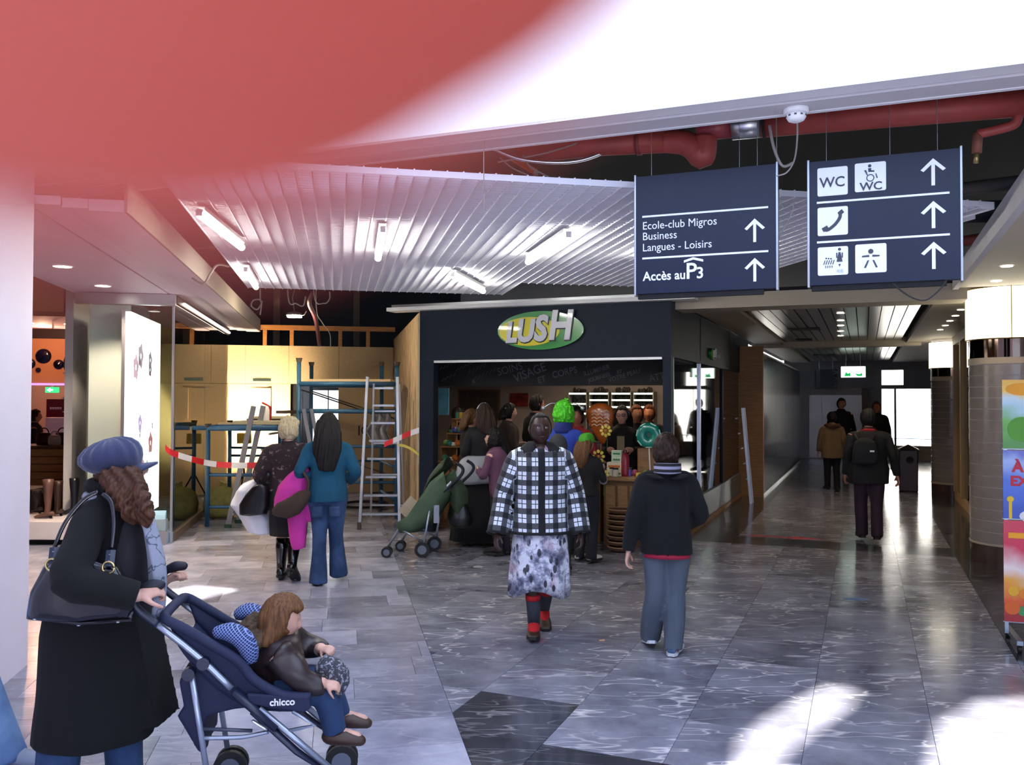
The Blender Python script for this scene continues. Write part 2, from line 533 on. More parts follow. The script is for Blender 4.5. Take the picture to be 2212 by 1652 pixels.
# glowing panels added to whiten the ceiling and brighten the near floor
m_lum = emitter('added_panel_glow', '#cbdcff', 3.5)
for row in range(2):
    for k in range(4):
        x0 = -1.62 + k * 1.42
        if row == 1 and k == 0: continue
        t = thing('added_ceiling_panel', 'added glowing ceiling panel, %s from the left in the row %s' % (('first', 'second', 'third', 'fourth')[k - row], ('along the ceiling edge', 'nearest the viewer')[row]), 'light panel', FR.m @ T(x0 + 0.69, CE - 1.10 - 1.63 * row, CZ), 'added ceiling panels')
        MB().box((-0.709, -0.80, -0.006), (0.709, 0.80, 0.0)).obj('diffuser', m_lum, t)
        MB().box((-0.7095, -0.814, -0.008), (0.7095, -0.801, 0.0)).obj('frame', m_white, t)
# dark service void above the passages
struct(MB().box((-14, CE + 0.02, 4.35), (12, 21, 4.5)).obj('ceiling_void', m_dark, None, FR.m))
struct(MB().box((-13, CE + 0.04, 3.30), (10, CE + 0.10, 4.40)).obj('wall_void_near', m_dark, None, FR.m))

# --- left side: shoe shop frontage
pil = struct(MB().box((-0.55, -16, 0), (0.0, -5.09, 3.9)).obj('wall_left', m_lilac, None, FL.m))
SZ = 3.06
sof = struct(MB().box((-1.18, -5.08, SZ), (-0.06, 0.75, SZ + 0.1)).obj('ceiling_soffit', m_lilac, None, FL.m))
trim = struct(MB().box((-0.04, -5.08, SZ), (0.16, 5.45, SZ + 0.06)).obj('trim_2', m_lilac, None, FL.m))
MB().box((0.17, -5.08, SZ - 0.015), (0.33, 5.45, SZ + 0.05)).obj('soffit_strip', M('pale_grey_panel', '#e0d6e0', 0.5), trim)
MB().box((0.335, -5.08, SZ - 0.03), (0.56, 5.45, SZ + 0.05)).obj('soffit_strip', M('lilac_grey_panel', '#e2d6e4', 0.5), trim)
MB().box((0.56, -5.08, SZ - 0.03), (0.58, 5.45, SZ + 0.20)).obj('soffit_edge', M('worn_edge_panel', '#a99f94', 0.6), trim)
# header over the end pane and over the long glass
struct(MB().box((-1.13, -0.05, SZ - 0.14), (0.02, 0.06, SZ - 0.005)).obj('trim_3', m_silver, None, FL.m))
struct(MB().box((-0.03, 0.062, SZ - 0.10), (0.03, 5.45, SZ - 0.005)).obj('trim_4', M('dark_bronze_rail', '#4a3d36', 0.4, metal=0.4), None, FL.m))
tl = thing('light_strip', 'slim glowing light strip above the long glass shop front', 'light strip', FL.m @ T(0.05, 0.4, SZ - 0.075))
MB().box((-0.012, 0, -0.012), (0.012, 4.9, 0.012)).obj('diffuser', emitter('cool_strip', '#fff6e6', 4.0), tl)
MB().box((-0.02, -0.02, 0.0125), (0.02, 4.92, 0.02)).obj('rail', m_silver, tl)
m_glass = glass('clear_glass', tint=(250, 253, 251), base=0.05)
m_glassg = glass('green_film_glass', tint=(205, 222, 212), base=0.06, body=0.72, bodycol=(205, 218, 208))
w1 = struct(MB().box((-0.006, 0.08, 0.10), (0.006, 2.55, SZ - 0.105)).obj('window_1', m_glass, None, FL.m))
MB().box((-0.006, 2.56, 0.10), (0.006, 5.42, SZ - 0.105)).obj('pane', m_glass, w1)
MB().box((-0.035, 0.06, 0.0), (0.035, 5.42, 0.10)).obj('bottom_rail', M('bottom_rail_brown', '#7a6450', 0.5), w1)
w2 = struct(MB().box((-0.97, -0.006, 0.13), (-0.50, 0.006, SZ - 0.145)).obj('window_2', m_glassg, None, FL.m))
MB().box((-0.49, -0.006, 0.13), (-0.015, 0.006, SZ - 0.145)).obj('pane', glass('clear_glass_b', base=0.05), w2)
MB().box((-1.02, -0.03, 0.0), (0.02, 0.03, 0.125)).obj('bottom_rail', m_silver, w2)
MB().box((-0.015, -0.02, 0.126), (0.012, 0.012, SZ - 0.142)).obj('edge_profile', m_silver, w2)
MB().box((-0.055, -0.034, 0.03), (-0.035, -0.0305, 0.10)).obj('lock', m_dark, w2)

# --- back of the left passage: raw boards, studs, door
BY = 5.5
wl = FL.hit_x(0, 0, 0)
lw_near = FR.hit_y(905, 1100, 0.0); LWN = FL.loc(FR.p(lw_near.x, lw_near.y))          # left end of the dark shop front
LWX = LWN.x
wb = thing('wall_back', None, None); struct(wb); wb.matrix_world = FL.m
zt = FL.hit_y(700, 748, BY).z
dx0, dx1 = FL.hit_y(650, 900, BY).x, FL.hit_y(733, 900, BY).x
dz = FL.hit_y(700, 830, BY).z
xs = [-0.0, 1.25, dx0 - 0.02]
for a, b in ((-2.0, 0.0), (0.0, FL.hit_y(625, 900, BY).x)):
    MB().box((a + 0.004, BY, 0), (b - 0.004, BY + 0.03, dz + 0.0)).obj('board', m_chip, wb)
for px0, px1 in ((430, 530), (530, 624), (624, 732), (732, 850)):
    a, b = FL.hit_y(px0, 780, BY).x, FL.hit_y(px1, 780, BY).x
    MB().box((a + 0.003, BY - 0.006, dz + 0.008), (b - 0.003, BY + 0.026, zt)).obj('board', m_chip, wb)
MB().box((-2.0, BY - 0.004, dz + 0.008), (FL.hit_y(430, 780, BY).x - 0.003, BY + 0.026, zt)).obj('board', m_chip, wb)
MB().box((dx1 + 0.04, BY, 0), (LWX + 0.0, BY + 0.03, dz)).obj('board', m_chip, wb)
# studs above the boards
for px in (572, 630, 735, 795):
    c = FL.hit_y(px, 725, BY).x
    MB().box((c - 0.035, BY - 0.01, zt), (c + 0.035, BY + 0.09, FL.hit_y(px, 712, BY).z)).obj('stud', m_stud, wb)
MB().box((FL.hit_y(552, 705, BY).x, BY - 0.02, FL.hit_y(600, 712, BY).z), (LWX, BY + 0.1, FL.hit_y(600, 702, BY).z)).obj('top_plate', m_stud, wb)
struct(MB().box((-3, BY + 1.6, 0), (LWX + 1.5, BY + 1.65, 4.34)).obj('wall_void_far', M('void_grey', '#1c1f26', 0.9, var=0.25, vscale=2), None, FL.m))
# blue door with glass
d1 = struct(MB().box((dx0 - 0.05, BY - 0.02, 0), (dx0 + 0.02, BY + 0.05, dz)).obj('door_1', M('dark_blue_frame', '#27344f', 0.5), None, FL.m))
MB().box((dx1 - 0.02, BY - 0.02, 0), (dx1 + 0.04, BY + 0.05, dz)).obj('jamb', m_chip, d1)
mdb = MATS['dark_blue_frame']
gx0, gx1 = FL.hit_y(672, 900, BY).x, FL.hit_y(731, 900, BY).x
gz1 = FL.hit_y(700, 843, BY).z; gz0 = FL.hit_y(700, 1010, BY).z
MB().box((dx0 + 0.021, BY, 0), (gx0, BY + 0.04, dz - 0.001)).obj('door_stile', mdb, d1)
MB().box((gx0 + 0.001, BY, gz1), (gx1, BY + 0.04, dz - 0.001)).obj('door_head', mdb, d1)
MB().box((gx0 + 0.001, BY, 0), (gx1, BY + 0.04, gz0)).obj('door_panel', mdb, d1)
for a, b in (((gx0, gz1 - 0.72), (gx1, gz1 - 0.66)), ((gx0 + (gx1 - gx0) * 0.60, gz0), (gx0 + (gx1 - gx0) * 0.64, gz1))):
    MB().box((a[0], BY + 0.005, a[1]), (b[0], BY + 0.03, b[1])).obj('glazing_bar', mdb, d1)
MB().box((gx0, BY + 0.034, gz0), (gx1, BY + 0.038, gz1)).obj('pane', emitter('glowing_pane', '#eef3ff', 2.2), d1)  # pane glows by itself, in place of daylight behind the door
# narrow upright recess left of the door
rx0, rx1 = FL.hit_y(627, 900, BY).x, FL.hit_y(641, 900, BY).x
MB().box((rx0, BY + 0.05, 0.9), (dx0 - 0.051, BY + 0.08, dz)).obj('recess', m_dark, wb)
MB().box((rx0 - 0.05, BY - 0.015, 0.0), (rx0, BY + 0.03, dz)).obj('batten', m_chip, wb)
MB().box((rx0 + 0.001, BY, 0.0), (dx0 - 0.051, BY + 0.03, 0.9)).obj('board', m_chip, wb)
# raw inner leaf of the hatch at left
hx0, hx1 = FL.hit_y(541, 880, BY).x, FL.hit_y(585, 880, BY).x
hz0, hz1 = FL.hit_y(560, 905, BY).z, FL.hit_y(560, 838, BY).z
hb = MB().box((hx0, BY - 0.03, hz0), (hx1 - 0.08, BY - 0.008, hz1)).obj('hatch', m_chip, wb)
MB().box((hx1 - 0.075, BY - 0.05, hz0), (hx1, BY - 0.008, hz1)).obj('hatch_frame', m_chip, wb)
MB().box((hx0 + 0.04, BY - 0.02, hz1 + 0.13), (hx1, BY - 0.008, hz1 + 0.18)).obj('dark_slot', M('dark_slot', '#1d2a25', 0.8), wb)
# lettering on the boards behind the ladder
t0 = FL.hit_y(772, 940, BY)
lettering('IGI', 0.27, M('black_stencil', '#1d1b1a', 0.7), wb, T(t0.x, BY - 0.003, t0.z) @ RX(math.pi / 2), 0.001, width=0.9)
# brown side wall of the dark shop, facing the left passage
LWY0, LWY1 = LWN.y + 0.02, BY
side = struct(MB().box((LWX + 0.0, LWY0, 0), (LWX + 0.12, LWY1 + 0.4, 2.95)).obj('wall_side', m_chip2, None, FL.m))
for k in range(4):
    a = LWY0 + k * (LWY1 - LWY0) / 4; b = LWY0 + (k + 1) * (LWY1 - LWY0) / 4
    MB().box((LWX - 0.015, a + 0.004, 0.01), (LWX - 0.0005, b - 0.004, 2.94)).obj('panel', m_chip2, side)
MB().box((LWX - 0.03, LWY0 - 0.02, 0.9), (LWX + 0.02, LWY0 - 0.001, 2.9)).obj('edge_batten', M('cream_batten', '#cdb992', 0.7), side)

# --- dark shop front facing the viewer
FZ = FR.hit_y(1440, 650, 0).z
OZ = FR.hit_y(1300, 776, 0).z
fx0 = lw_near.x
ox0, ox1 = FR.hit_y(936, 900, 0).x, FR.hit_y(1432, 900, 0).x
ff = struct(MB().box((fx0, 0, OZ + 0.02), (0, 0.10, FZ)).obj('wall_front', m_navy, None, FR.m))
MB().box((fx0, 0.0, 0), (ox0, 0.14, OZ + 0.019)).obj('pilaster', m_navy, ff)
MB().box((ox1, 0.0, 0), (0, 0.14, OZ + 0.019)).obj('pilaster', m_navy, ff)
MB().box((ox0 + 0.01, -0.012, OZ - 0.012), (ox1 - 0.01, 0.03, OZ + 0.018)).obj('opening_edge_strip', M('white_metal_strip', '#f2f3f5', 0.3, metal=0.2), ff)
mc = m_silver
cor = struct(MB().box((fx0 - 0.45, -0.12, FZ + 0.002), (0.3, 0.12, FZ + 0.05)).obj('trim_5', m_white, None, FR.m))
MB().box((fx0 - 0.40, -0.07, FZ + 0.052), (0.3, 0.12, FZ + 0.09)).obj('cornice_upper', m_silver, cor)
# shop room behind the opening
SD = 5.2
_c = [FR.p(x, y) for x, y in ((-6.2, SD), (-0.1, SD), (-0.1, SD + 0.1), (-6.2, SD + 0.1))]
_c = clip([(p.x, p.y) for p in _c], FL.v.x, FL.v.y, FL.o.dot(FL.v) + LWX + 0.125)
shopw = struct(MB().prism(_c, 0, 2.9).obj('wall_shop_back', M('shop_back_wall', '#a39a92', 0.8, var=0.05)))
_c = [FR.p(x, y) for x, y in ((-6.2, 0.12), (-0.02, 0.12), (-0.02, SD + 0.1), (-6.2, SD + 0.1))]
_c = clip([(p.x, p.y) for p in _c], FL.v.x, FL.v.y, FL.o.dot(FL.v) + LWX + 0.02)
struct(MB().prism(_c, 2.9, 2.96).obj('ceiling_shop', M('shop_ceiling', '#3a3836', 0.8)))
# side wall along the right passage: dark panels, dark glass, kick panel
HX = 0.40
sw = struct(MB().box((-0.10, 0.101, 2.29), (0.0, 7.5, FZ)).obj('wall_passage', m_navy, None, FR.m))
wy = [FR.hit_x(px, 1000, 0).y for px in (1457, 1513, 1561, 1600)]
wy[0] = 0.16
m_sidegl = glass('dark_shop_glass', tint=(120, 125, 130), base=0.10, body=0.35, bodycol=(20, 20, 22))
MB().box((-0.09, 0.141, 0.0), (0.012, 7.5, 0.42)).obj('kick_panel', M('grey_kick_panel', '#6d7480', 0.35, metal=0.5), sw)
MB().box((0.0125, 0.0, 0.0), (0.03, 7.5, 0.06)).obj('skirting', wood('oak_skirting', '#6a4a2c', '#8a6640'), sw)
for a, b, mt in ((wy[0], wy[1] - 0.02, m_blackgl), (wy[1] + 0.02, wy[2] - 0.02, m_blackgl), (wy[2] + 0.02, wy[3], m_blackgl), (wy[3] + 0.02, 7.5, M('black_panel', '#0b0c10', 0.25))):
    MB().box((-0.06, a, 0.425), (-0.02, b, 2.285)).obj('pane', mt, sw)
for a in (wy[1], wy[2]):
    MB().box((-0.05, a - 0.018, 0.425), (0.006, a + 0.018, 2.285)).obj('window_bar', m_silver if a == wy[1] else m_navy, sw)
MB().box((-0.05, 0.142, 0.425), (0.004, wy[0] - 0.002, 2.285)).obj('window_bar', m_silver, sw)
for a in (wy[1], wy[2] + 0.8):
    MB().box((0.0005, a - 0.004, 2.32), (0.004, a + 0.004, FZ - 0.02)).obj('panel_joint', m_dark, sw)
# hoarding beyond: pine post and long glossy dark panel
hy0 = FR.hit_x(1648, 1058, HX).y
struct(MB().box((HX - 0.42, hy0 - 0.12, 0), (HX + 0.02, hy0 + 0.0, 2.78)).obj('trim_6', m_post, None, FR.m))
m_hoard = M('glossy_slate_hoarding', '#2a2d36', 0.16, var=0.1, vscale=1.5, spec=0.8)
hd = struct(MB().box((HX - 0.05, hy0 + 0.01, 0.05), (HX, hy0 + 2.5, 2.62)).obj('wall_hoarding', m_hoard, None, FR.m))
for k in range(1, 4):
    MB().box((HX - 0.05, hy0 + 0.01 + 2.51 * k, 0.05), (HX, hy0 + 2.5 + 2.51 * k, 2.62)).obj('panel', m_hoard, hd)
MB().box((HX - 0.06, hy0 + 0.01, 2.625), (HX + 0.012, hy0 + 10.05, 2.66)).obj('top_rail', m_white, hd)
MB().box((HX - 0.06, hy0 + 0.01, 0.0), (HX + 0.012, hy0 + 10.05, 0.048)).obj('bottom_rail', m_silver, hd)

# --- right passage: slatted metal ceiling, beams, soffit
RZC = 3.00
m_slat = M('metal_ceiling_slat', '#d0ccc4', 0.25, metal=0.35)
pc = struct(MB().box((-0.3, 0.25, RZC + 0.06), (5.2, 18.5, RZC + 0.10)).obj('ceiling_passage', m_dark, None, FR.m))
for seg, (ya, yb) in enumerate(((0.75, 8.6), (9.0, 17.8))):
    me = MB().box((-0.072, ya, RZC), (0.072, yb, RZC + 0.025)).mesh('slat', m_slat)
    for k in range(14):
        o = bpy.data.objects.new('slat', me); COL.objects.link(o); o.parent = pc; o.matrix_world = FR.m @ T(0.72 + k * 0.157, 0, 0)
for k, (ya, yb) in enumerate(((0.25, 0.72), (8.62, 8.98))):
    MB().box((0.0, ya, RZC - 0.12), (3.2, yb, RZC + 0.059)).obj('beam', M('beige_beam', '#b3a793', 0.6), pc)
MB().box((0.03, 0.73, RZC - 0.04), (0.60, 17.8, RZC + 0.059)).obj('edge_soffit', MATS['beige_beam'], pc)
MB().box((2.93, 0.73, RZC - 0.06), (5.2, 17.8, RZC + 0.059)).obj('edge_soffit', MATS['beige_beam'], pc)
m_vent = M('vent_black', '#141414', 0.7)
for px0, px1, py in ((1702, 1773, 711), (1720, 1755, 733), (1743, 1795, 750), (1757, 1805, 766)):
    a, b = FR.loc(G(px0, py, RZC)), FR.loc(G(px1, py, RZC))
    MB().box((a.x, a.y - 0.22, RZC - 0.012), (b.x, a.y + 0.22, RZC - 0.002)).obj('air_vent', m_vent, pc)
rs = struct(MB().box((3.11, CE + 0.05, RZC), (6.2, 0.2, RZC + 0.12)).obj('ceiling_side_soffit', M('warm_soffit', '#d8cdbb', 0.6), None, FR.m))
MB().box((3.05, CE + 0.05, RZC - 0.02), (3.105, 0.2, RZC + 0.16)).obj('soffit_edge', m_plast, rs)
MB().box((3.7, CE + 0.05, RZC - 0.20), (3.74, -0.45, RZC - 0.001)).obj('green_fascia', M('lime_green_panel', '#b9c22a', 0.5), rs)
# end of the right passage
EY = 18.2
ew = thing('wall_end', None, None); struct(ew); ew.matrix_world = FR.m
m_endw = M('end_wall_grey', '#7d7873', 0.75, var=0.06)
e0, e1 = FR.hit_y(1905, 900, EY).x, FR.hit_y(1952, 900, EY).x
zz = lambda py: FR.hit_y(1930, py, EY).z
MB().box((HX - 0.6, EY, 0), (e0, EY + 0.1, 3.2)).obj('wall_panel', m_endw, ew)
MB().box((e0 + 0.001, EY, zz(799)), (6, EY + 0.1, 3.2)).obj('wall_panel', m_endw, ew)
MB().box((e1, EY, zz(840)), (6, EY + 0.1, zz(799) - 0.001)).obj('wall_panel', m_endw, ew)
MB().box((e0 + 0.001, EY, zz(840)), (e1 - 0.001, EY + 0.1, zz(831))).obj('wall_panel', m_endw, ew)
MB().box((e0 + 0.001, EY, 0), (6, EY + 0.1, zz(962))).obj('sill_panel', M('beige_sill', '#a08b70', 0.7), ew)
m_wclear = glass('clear_window', tint=(255, 255, 255), base=0.04)
wn = struct(MB().box((e0, EY + 0.03, zz(962)), (6, EY + 0.036, zz(840))).obj('window_3', m_wclear, None, FR.m))
xb = FR.hit_y(1934, 900, EY).x
MB().box((xb - 0.03, EY + 0.01, zz(962)), (xb + 0.03, EY + 0.029, zz(840))).obj('glazing_bar', m_dark, wn)
wn2 = struct(MB().box((e0, EY + 0.03, zz(831)), (e1, EY + 0.036, zz(799))).obj('window_4', m_wclear, None, FR.m))
# steel lift doors
lx0, lx1 = FR.hit_y(1748, 900, EY).x, FR.hit_y(1862, 900, EY).x
lz = FR.hit_y(1800, 853, EY).z; lz2 = FR.hit_y(1800, 838, EY).z
d2 = struct(MB().box((lx0, EY - 0.03, lz), (lx1, EY - 0.001, lz2)).obj('door_2', M('lift_header', '#6a5f57', 0.4, metal=0.4), None, FR.m))
n = 4
for k in range(n):
    a = lx0 + (lx1 - lx0) * k / n; b = lx0 + (lx1 - lx0) * (k + 1) / n
    MB().box((a + 0.004, EY - 0.024, 0.02), (b - 0.004, EY - 0.001, lz - 0.004)).obj('door_leaf', m_steel, d2)
MB().box((lx1, EY - 0.05, 0), (lx1 + 0.16, EY - 0.001, lz2)).obj('jamb', M('lift_jamb', '#5a4a3e', 0.5), d2)
# right-hand shop fronts of the passage
rw = struct(MB().box((4.6, 0.2, 0), (4.7, 18.2, 3.0)).obj('wall_right', M('shop_interior_brown', '#6a4d36', 0.8, var=0.3, vscale=3), None, FR.m))
wf = struct(MB().box((3.66, 1.6, 0.0), (3.74, 7.3, 0.14)).obj('window_5', M('pale_wood_frame', '#c9a878', 0.5), None, FR.m))
MB().box((3.69, 1.6, 0.141), (3.70, 7.3, 2.75)).obj('pane', m_glass, wf)
mw = MATS['pale_wood_frame']
for px in (2062, 2077):
    yy = FR.hit_x(px, 900, 3.66).y
    MB().box((3.64, yy - 0.08, 0.141), (3.74, yy + 0.08, 2.78)).obj('post', mw, wf)
MB().box((3.64, 1.6, 2.78), (3.76, 7.3, 3.0)).obj('head', mw, wf)
# a wall behind the viewer on the right and the far side, so that light comes in as through doors
struct(MB().box((6.2, CE - 3, 0), (6.3, 3, 3.3)).obj('wall_right_near', m_plast, None, FR.m))

# pale facade added outside, so that sun on it brightens the end window
bf = struct(MB().box((-14, 36, 0), (26, 37, 14)).obj('wall_added_opposite', M('pale_facade', '#efece4', 0.9), None, FR.m))

# ------------------------------------------------------------------ ceiling grid, lamps, signs, pipes
def wtube(name, pts, r, mat, parent=None, seg=8, n=0, **k):
    return MB().tube(spline(pts, n) if n else pts, r, seg).obj(name, mat, parent, smooth=True, **k)
LZ = 3.08
m_louv = M('white_louvre', '#efeef6', 0.85, spec=0.08)
lou = thing('louvre_ceiling', 'white open-cell louvre ceiling raft lit by bare tubes', 'ceiling raft', FL.m @ T(0, 0, LZ))
LX0, LY0 = 0.955, -6.25
long_a = MB().box((-0.004, -6.25, 0), (0.004, -0.70, 0.05)).mesh('blade', m_louv)
long_b = MB().box((-0.004, -6.25, 0), (0.004, -1.80, 0.05)).mesh('blade', m_louv)
nl = 55
for k in range(nl):
    x = LX0 + k * 0.0985
    o = bpy.data.objects.new('blade', long_a if x < 4.06 else long_b); COL.objects.link(o); o.parent = lou; o.matrix_local = T(x, 0, -0.005)
xe = LX0 + (nl - 1) * 0.0985
cr_a = MB().box((LX0, -0.003, 0), (xe, 0.003, 0.038)).mesh('cross_blade', m_louv)
cr_b = MB().box((LX0, -0.003, 0), (4.0, 0.003, 0.038)).mesh('cross_blade', m_louv)
k = 0
y = -6.25
while y < -0.70:
    o = bpy.data.objects.new('cross_blade', cr_a if y < -1.80 else cr_b); COL.objects.link(o); o.parent = lou; o.matrix_local = T(0, y, 0)
    y += 0.062
# extra stepped corner piece at the right
for k in range(5):
    MB().box((xe + 0.002 + 0.0985 * k, -6.25 + 0.30 * k + 0.002, -0.012), (xe + 0.0985 * (k + 1), -6.25 + 0.30 * k + 0.010, 0.038)).obj('cross_blade', m_louv, lou)
    MB().box((xe + 0.0985 * (k + 1), -6.25 + 0.30 * k, -0.012), (xe + 0.0985 * (k + 1) + 0.008, -5.5 + 0.30 * k, 0.038)).obj('blade', m_louv, lou)
m_tubeL = emitter('fluorescent_tube', '#fffdf2', 38.0)
def tube_lamp(p0, p1, label):
    a, b = G(p0[0], p0[1], LZ - 0.085), G(p1[0], p1[1], LZ - 0.085)
    d = b - a; L = min(d.length, 1.25); mid = (a + b) / 2
    t = thing('fluorescent_lamp', label, 'lamp', Matrix.Translation(mid) @ RZ(math.atan2(d.y, d.x)), 'bare tube lamps under the louvre')
    MB().tube([(-L / 2, 0, 0), (L / 2, 0, 0)], 0.028, 12, dome=True).obj('tube', m_tubeL, t, smooth=True)
    MB().box((-L / 2 + 0.02, -0.03, 0.03), (L / 2 - 0.02, 0.03, 0.062)).obj('batten', m_white, t, bevel=0.004)
    for s in (-1, 1):
        MB().box((s * L / 2 - 0.03, -0.02, -0.015), (s * L / 2 + 0.0, 0.02, 0.031)).obj('socket', m_white, t)
    light('tube_light', 'AREA', (0, 0, -0.04), 3, (255, 250, 238), L, t, size_y=0.05)
tube_lamp((432, 463), (522, 534), 'slanting tube lamp nearest the left corner of the louvre')
tube_lamp((829, 486), (815, 566), 'short upright-looking tube lamp in the middle of the louvre')
tube_lamp((1232, 506), (1137, 568), 'tube lamp slanting the other way beside the left hanging sign')
tube_lamp((965, 588), (1054, 634), 'tube lamp at the far edge of the louvre above the dark shop')
tube_lamp((527, 578), (556, 625), 'small tube lamp at the far left corner of the louvre')
tube_lamp((1400, 570), (1480, 545), 'tube lamp hidden behind the left hanging sign')

# --- hanging direction signs
m_sign = M('slate_blue_sign', '#1b2338', 0.30, spec=0.22, var=0.05, vscale=3)
m_sw = M('sign_white', '#e9ecf4', 0.45)
m_sb = M('sign_ink', '#2c3442', 0.5)
m_alu = M('sign_aluminium_edge', '#9aa0a8', 0.3, metal=0.85)
SY = -5.28
def sign_frame(x0, x1, yt, yb, label):
    a, b = FR.hit_y(x0, (yt[0] + yb[0]) / 2, SY), FR.hit_y(x1, (yt[1] + yb[1]) / 2, SY)
    zt_ = FR.hit_y((x0 + x1) / 2, sum(yt) / 2, SY).z; zb_ = FR.hit_y((x0 + x1) / 2, sum(yb) / 2, SY).z
    w, h = b.x - a.x, zt_ - zb_
    t = thing('hanging_sign', label, 'sign', FR.m @ T(a.x, SY, zb_), 'hanging direction signs')
    MB().box((0.012, 0.0, 0.0), (w - 0.012, 0.05, h)).obj('panel', m_sign, t)
    for x in (0, w - 0.012):
        MB().box((x, -0.004, -0.012), (x + 0.012, 0.054, h + 0.012)).obj('edge_profile', m_alu, t, bevel=0.002)
    MB().box((0.02, 0.01, -0.03), (w * 0.9, 0.045, -0.001)).obj('lower_rail', m_dark, t)
    return t, w, h
def on_sign(u, v, w, h, z=-0.0022):
    return T(u * w, z, v * h) @ RX(math.pi / 2)
def bar_on(t, w, h, u0, u1, v, th=0.011):
    MB().box((u0 * w, -0.002, v * h - th / 2), (u1 * w, 0.0, v * h + th / 2)).obj('divider_line', m_sw, t)
def poly_on(t, pts, mat, name, z=-0.0025, dpt=0.002):
    mb = MB(); n = len(pts)
    mb.v = [(p[0], z, p[1]) for p in pts] + [(p[0], z + dpt, p[1]) for p in pts]
    mb.f = [tuple(range(n)), tuple(n + i for i in reversed(range(n)))] + [(i, n + i, n + (i + 1) % n, (i + 1) % n) for i in range(n)]
    return mb.obj(name, mat, t)
def arrow_on(t, cx, cz, s):
    o = poly_on(t, [(cx - 0.06 * s, cz - 0.5 * s), (cx + 0.06 * s, cz - 0.5 * s), (cx + 0.06 * s, cz + 0.27 * s), (cx + 0.32 * s, cz + 0.02 * s), (cx + 0.42 * s, cz + 0.09 * s), (cx, cz + 0.5 * s), (cx - 0.42 * s, cz + 0.09 * s), (cx - 0.32 * s, cz + 0.02 * s), (cx - 0.06 * s, cz + 0.27 * s)], m_sw, 'arrow')
    return o
def round_sq(t, x0, z0, s, mat=None):
    r = s * 0.06; pts = []
    for cx_, cz_, a0 in ((x0 + s - r, z0 + s - r, 0), (x0 + r, z0 + s - r, 90), (x0 + r, z0 + r, 180), (x0 + s - r, z0 + r, 270)):
        for q in range(4):
            a = math.radians(a0 + q * 30); pts.append((cx_ + r * math.cos(a), cz_ + r * math.sin(a)))
    return poly_on(t, pts, mat or m_sw, 'pictogram_field', -0.002)
def disc_on(t, cx, cz, r, mat, name='figure_head', z=-0.0045, ry=None):
    return poly_on(t, [(cx + r * math.cos(k * math.pi / 8), cz + (ry or r) * math.sin(k * math.pi / 8)) for k in range(16)], mat, name, z)
def quad_on(t, pts, mat, name='figure', z=-0.0045):
    return poly_on(t, pts, mat, name, z)
t, w, h = sign_frame(1370, 1681, (381, 355), (635, 622), 'blue hanging sign with lines of white lettering and two upward arrows')
bar_on(t, w, h, 0.06, 0.935, 0.655); bar_on(t, w, h, 0.06, 0.935, 0.30)
for s, v in (('Ecole-club Migros', 0.545), ('Business', 0.455), ('Langues - Loisirs', 0.36)):
    lettering(s, 0.066, m_sw, t, on_sign(0.06, v, w, h), 0.001, 0.0, width=0.93)
lettering('Accès au', 0.076, m_sw, t, on_sign(0.065, 0.11, w, h), 0.001, 0.0014, width=0.93)
lettering('P', 0.132, m_sw, t, on_sign(0.37, 0.11, w, h), 0.001, 0.0018)
lettering('3', 0.092, m_sw, t, on_sign(0.445, 0.11, w, h), 0.001, 0.0016)
rx, rz_ = 0.425 * w, 0.275 * h
poly_on(t, [(rx - 0.055, rz_ - 0.022), (rx - 0.055, rz_ - 0.008), (rx, rz_ + 0.008), (rx + 0.058, rz_ - 0.008), (rx + 0.058, rz_ - 0.022), (rx, rz_ - 0.006)], m_sw, 'roof_mark')
arrow_on(t, 0.845 * w, 0.475 * h, 0.135); arrow_on(t, 0.845 * w, 0.155 * h, 0.135)
S1 = (t, w, h)
t, w, h = sign_frame(1744, 2080, (348, 322), (615, 604), 'larger blue hanging sign with toilet, telephone and baby-care pictograms')
bar_on(t, w, h, 0.065, 0.92, 0.665); bar_on(t, w, h, 0.065, 0.92, 0.345)
for v in (0.835, 0.505, 0.19): arrow_on(t, 0.82 * w, v * h, 0.145)
sq = 0.203 * w
A = (0.07 * w, 0.715 * h); B = (0.32 * w, 0.725 * h); C_ = (0.07 * w, 0.395 * h); Dq = (0.07 * w, 0.075 * h); E = (0.32 * w, 0.08 * h)
for q in (A, B, C_, Dq, E): round_sq(t, q[0], q[1], sq)
ink = m_sb
lettering('WC', 0.080, ink, t, T(A[0] + sq * 0.07, -0.0045, A[1] + sq * 0.30) @ RX(math.pi / 2), 0.0008, 0.0008, width=0.95)
lettering('WC', 0.062, ink, t, T(B[0] + sq * 0.16, -0.0045, B[1] + sq * 0.04) @ RX(math.pi / 2), 0.0008, 0.001, width=1.05)
x, z = B
disc_on(t, x + sq * 0.48, z + sq * 0.88, sq * 0.055, ink)
quad_on(t, [(x + sq * .43, z + sq * .80), (x + sq * .53, z + sq * .80), (x + sq * .53, z + sq * .72), (x + sq * .63, z + sq * .71), (x + sq * .63, z + sq * .66), (x + sq * .44, z + sq * .67)], ink)
ring = [(x + sq * .5 + sq * .13 * math.cos(a * math.pi / 10), z + sq * .46 + sq * .13 * math.sin(a * math.pi / 10)) for a in range(21)]
rin = [(x + sq * .5 + sq * .10 * math.cos(a * math.pi / 10), z + sq * .46 + sq * .10 * math.sin(a * math.pi / 10)) for a in range(20, -1, -1)]
quad_on(t, ring + rin, ink, 'wheel_mark')
quad_on(t, [(x + sq * .66, z + sq * .60), (x + sq * .69, z + sq * .60), (x + sq * .74, z + sq * .44), (x + sq * .70, z + sq * .44)], ink)
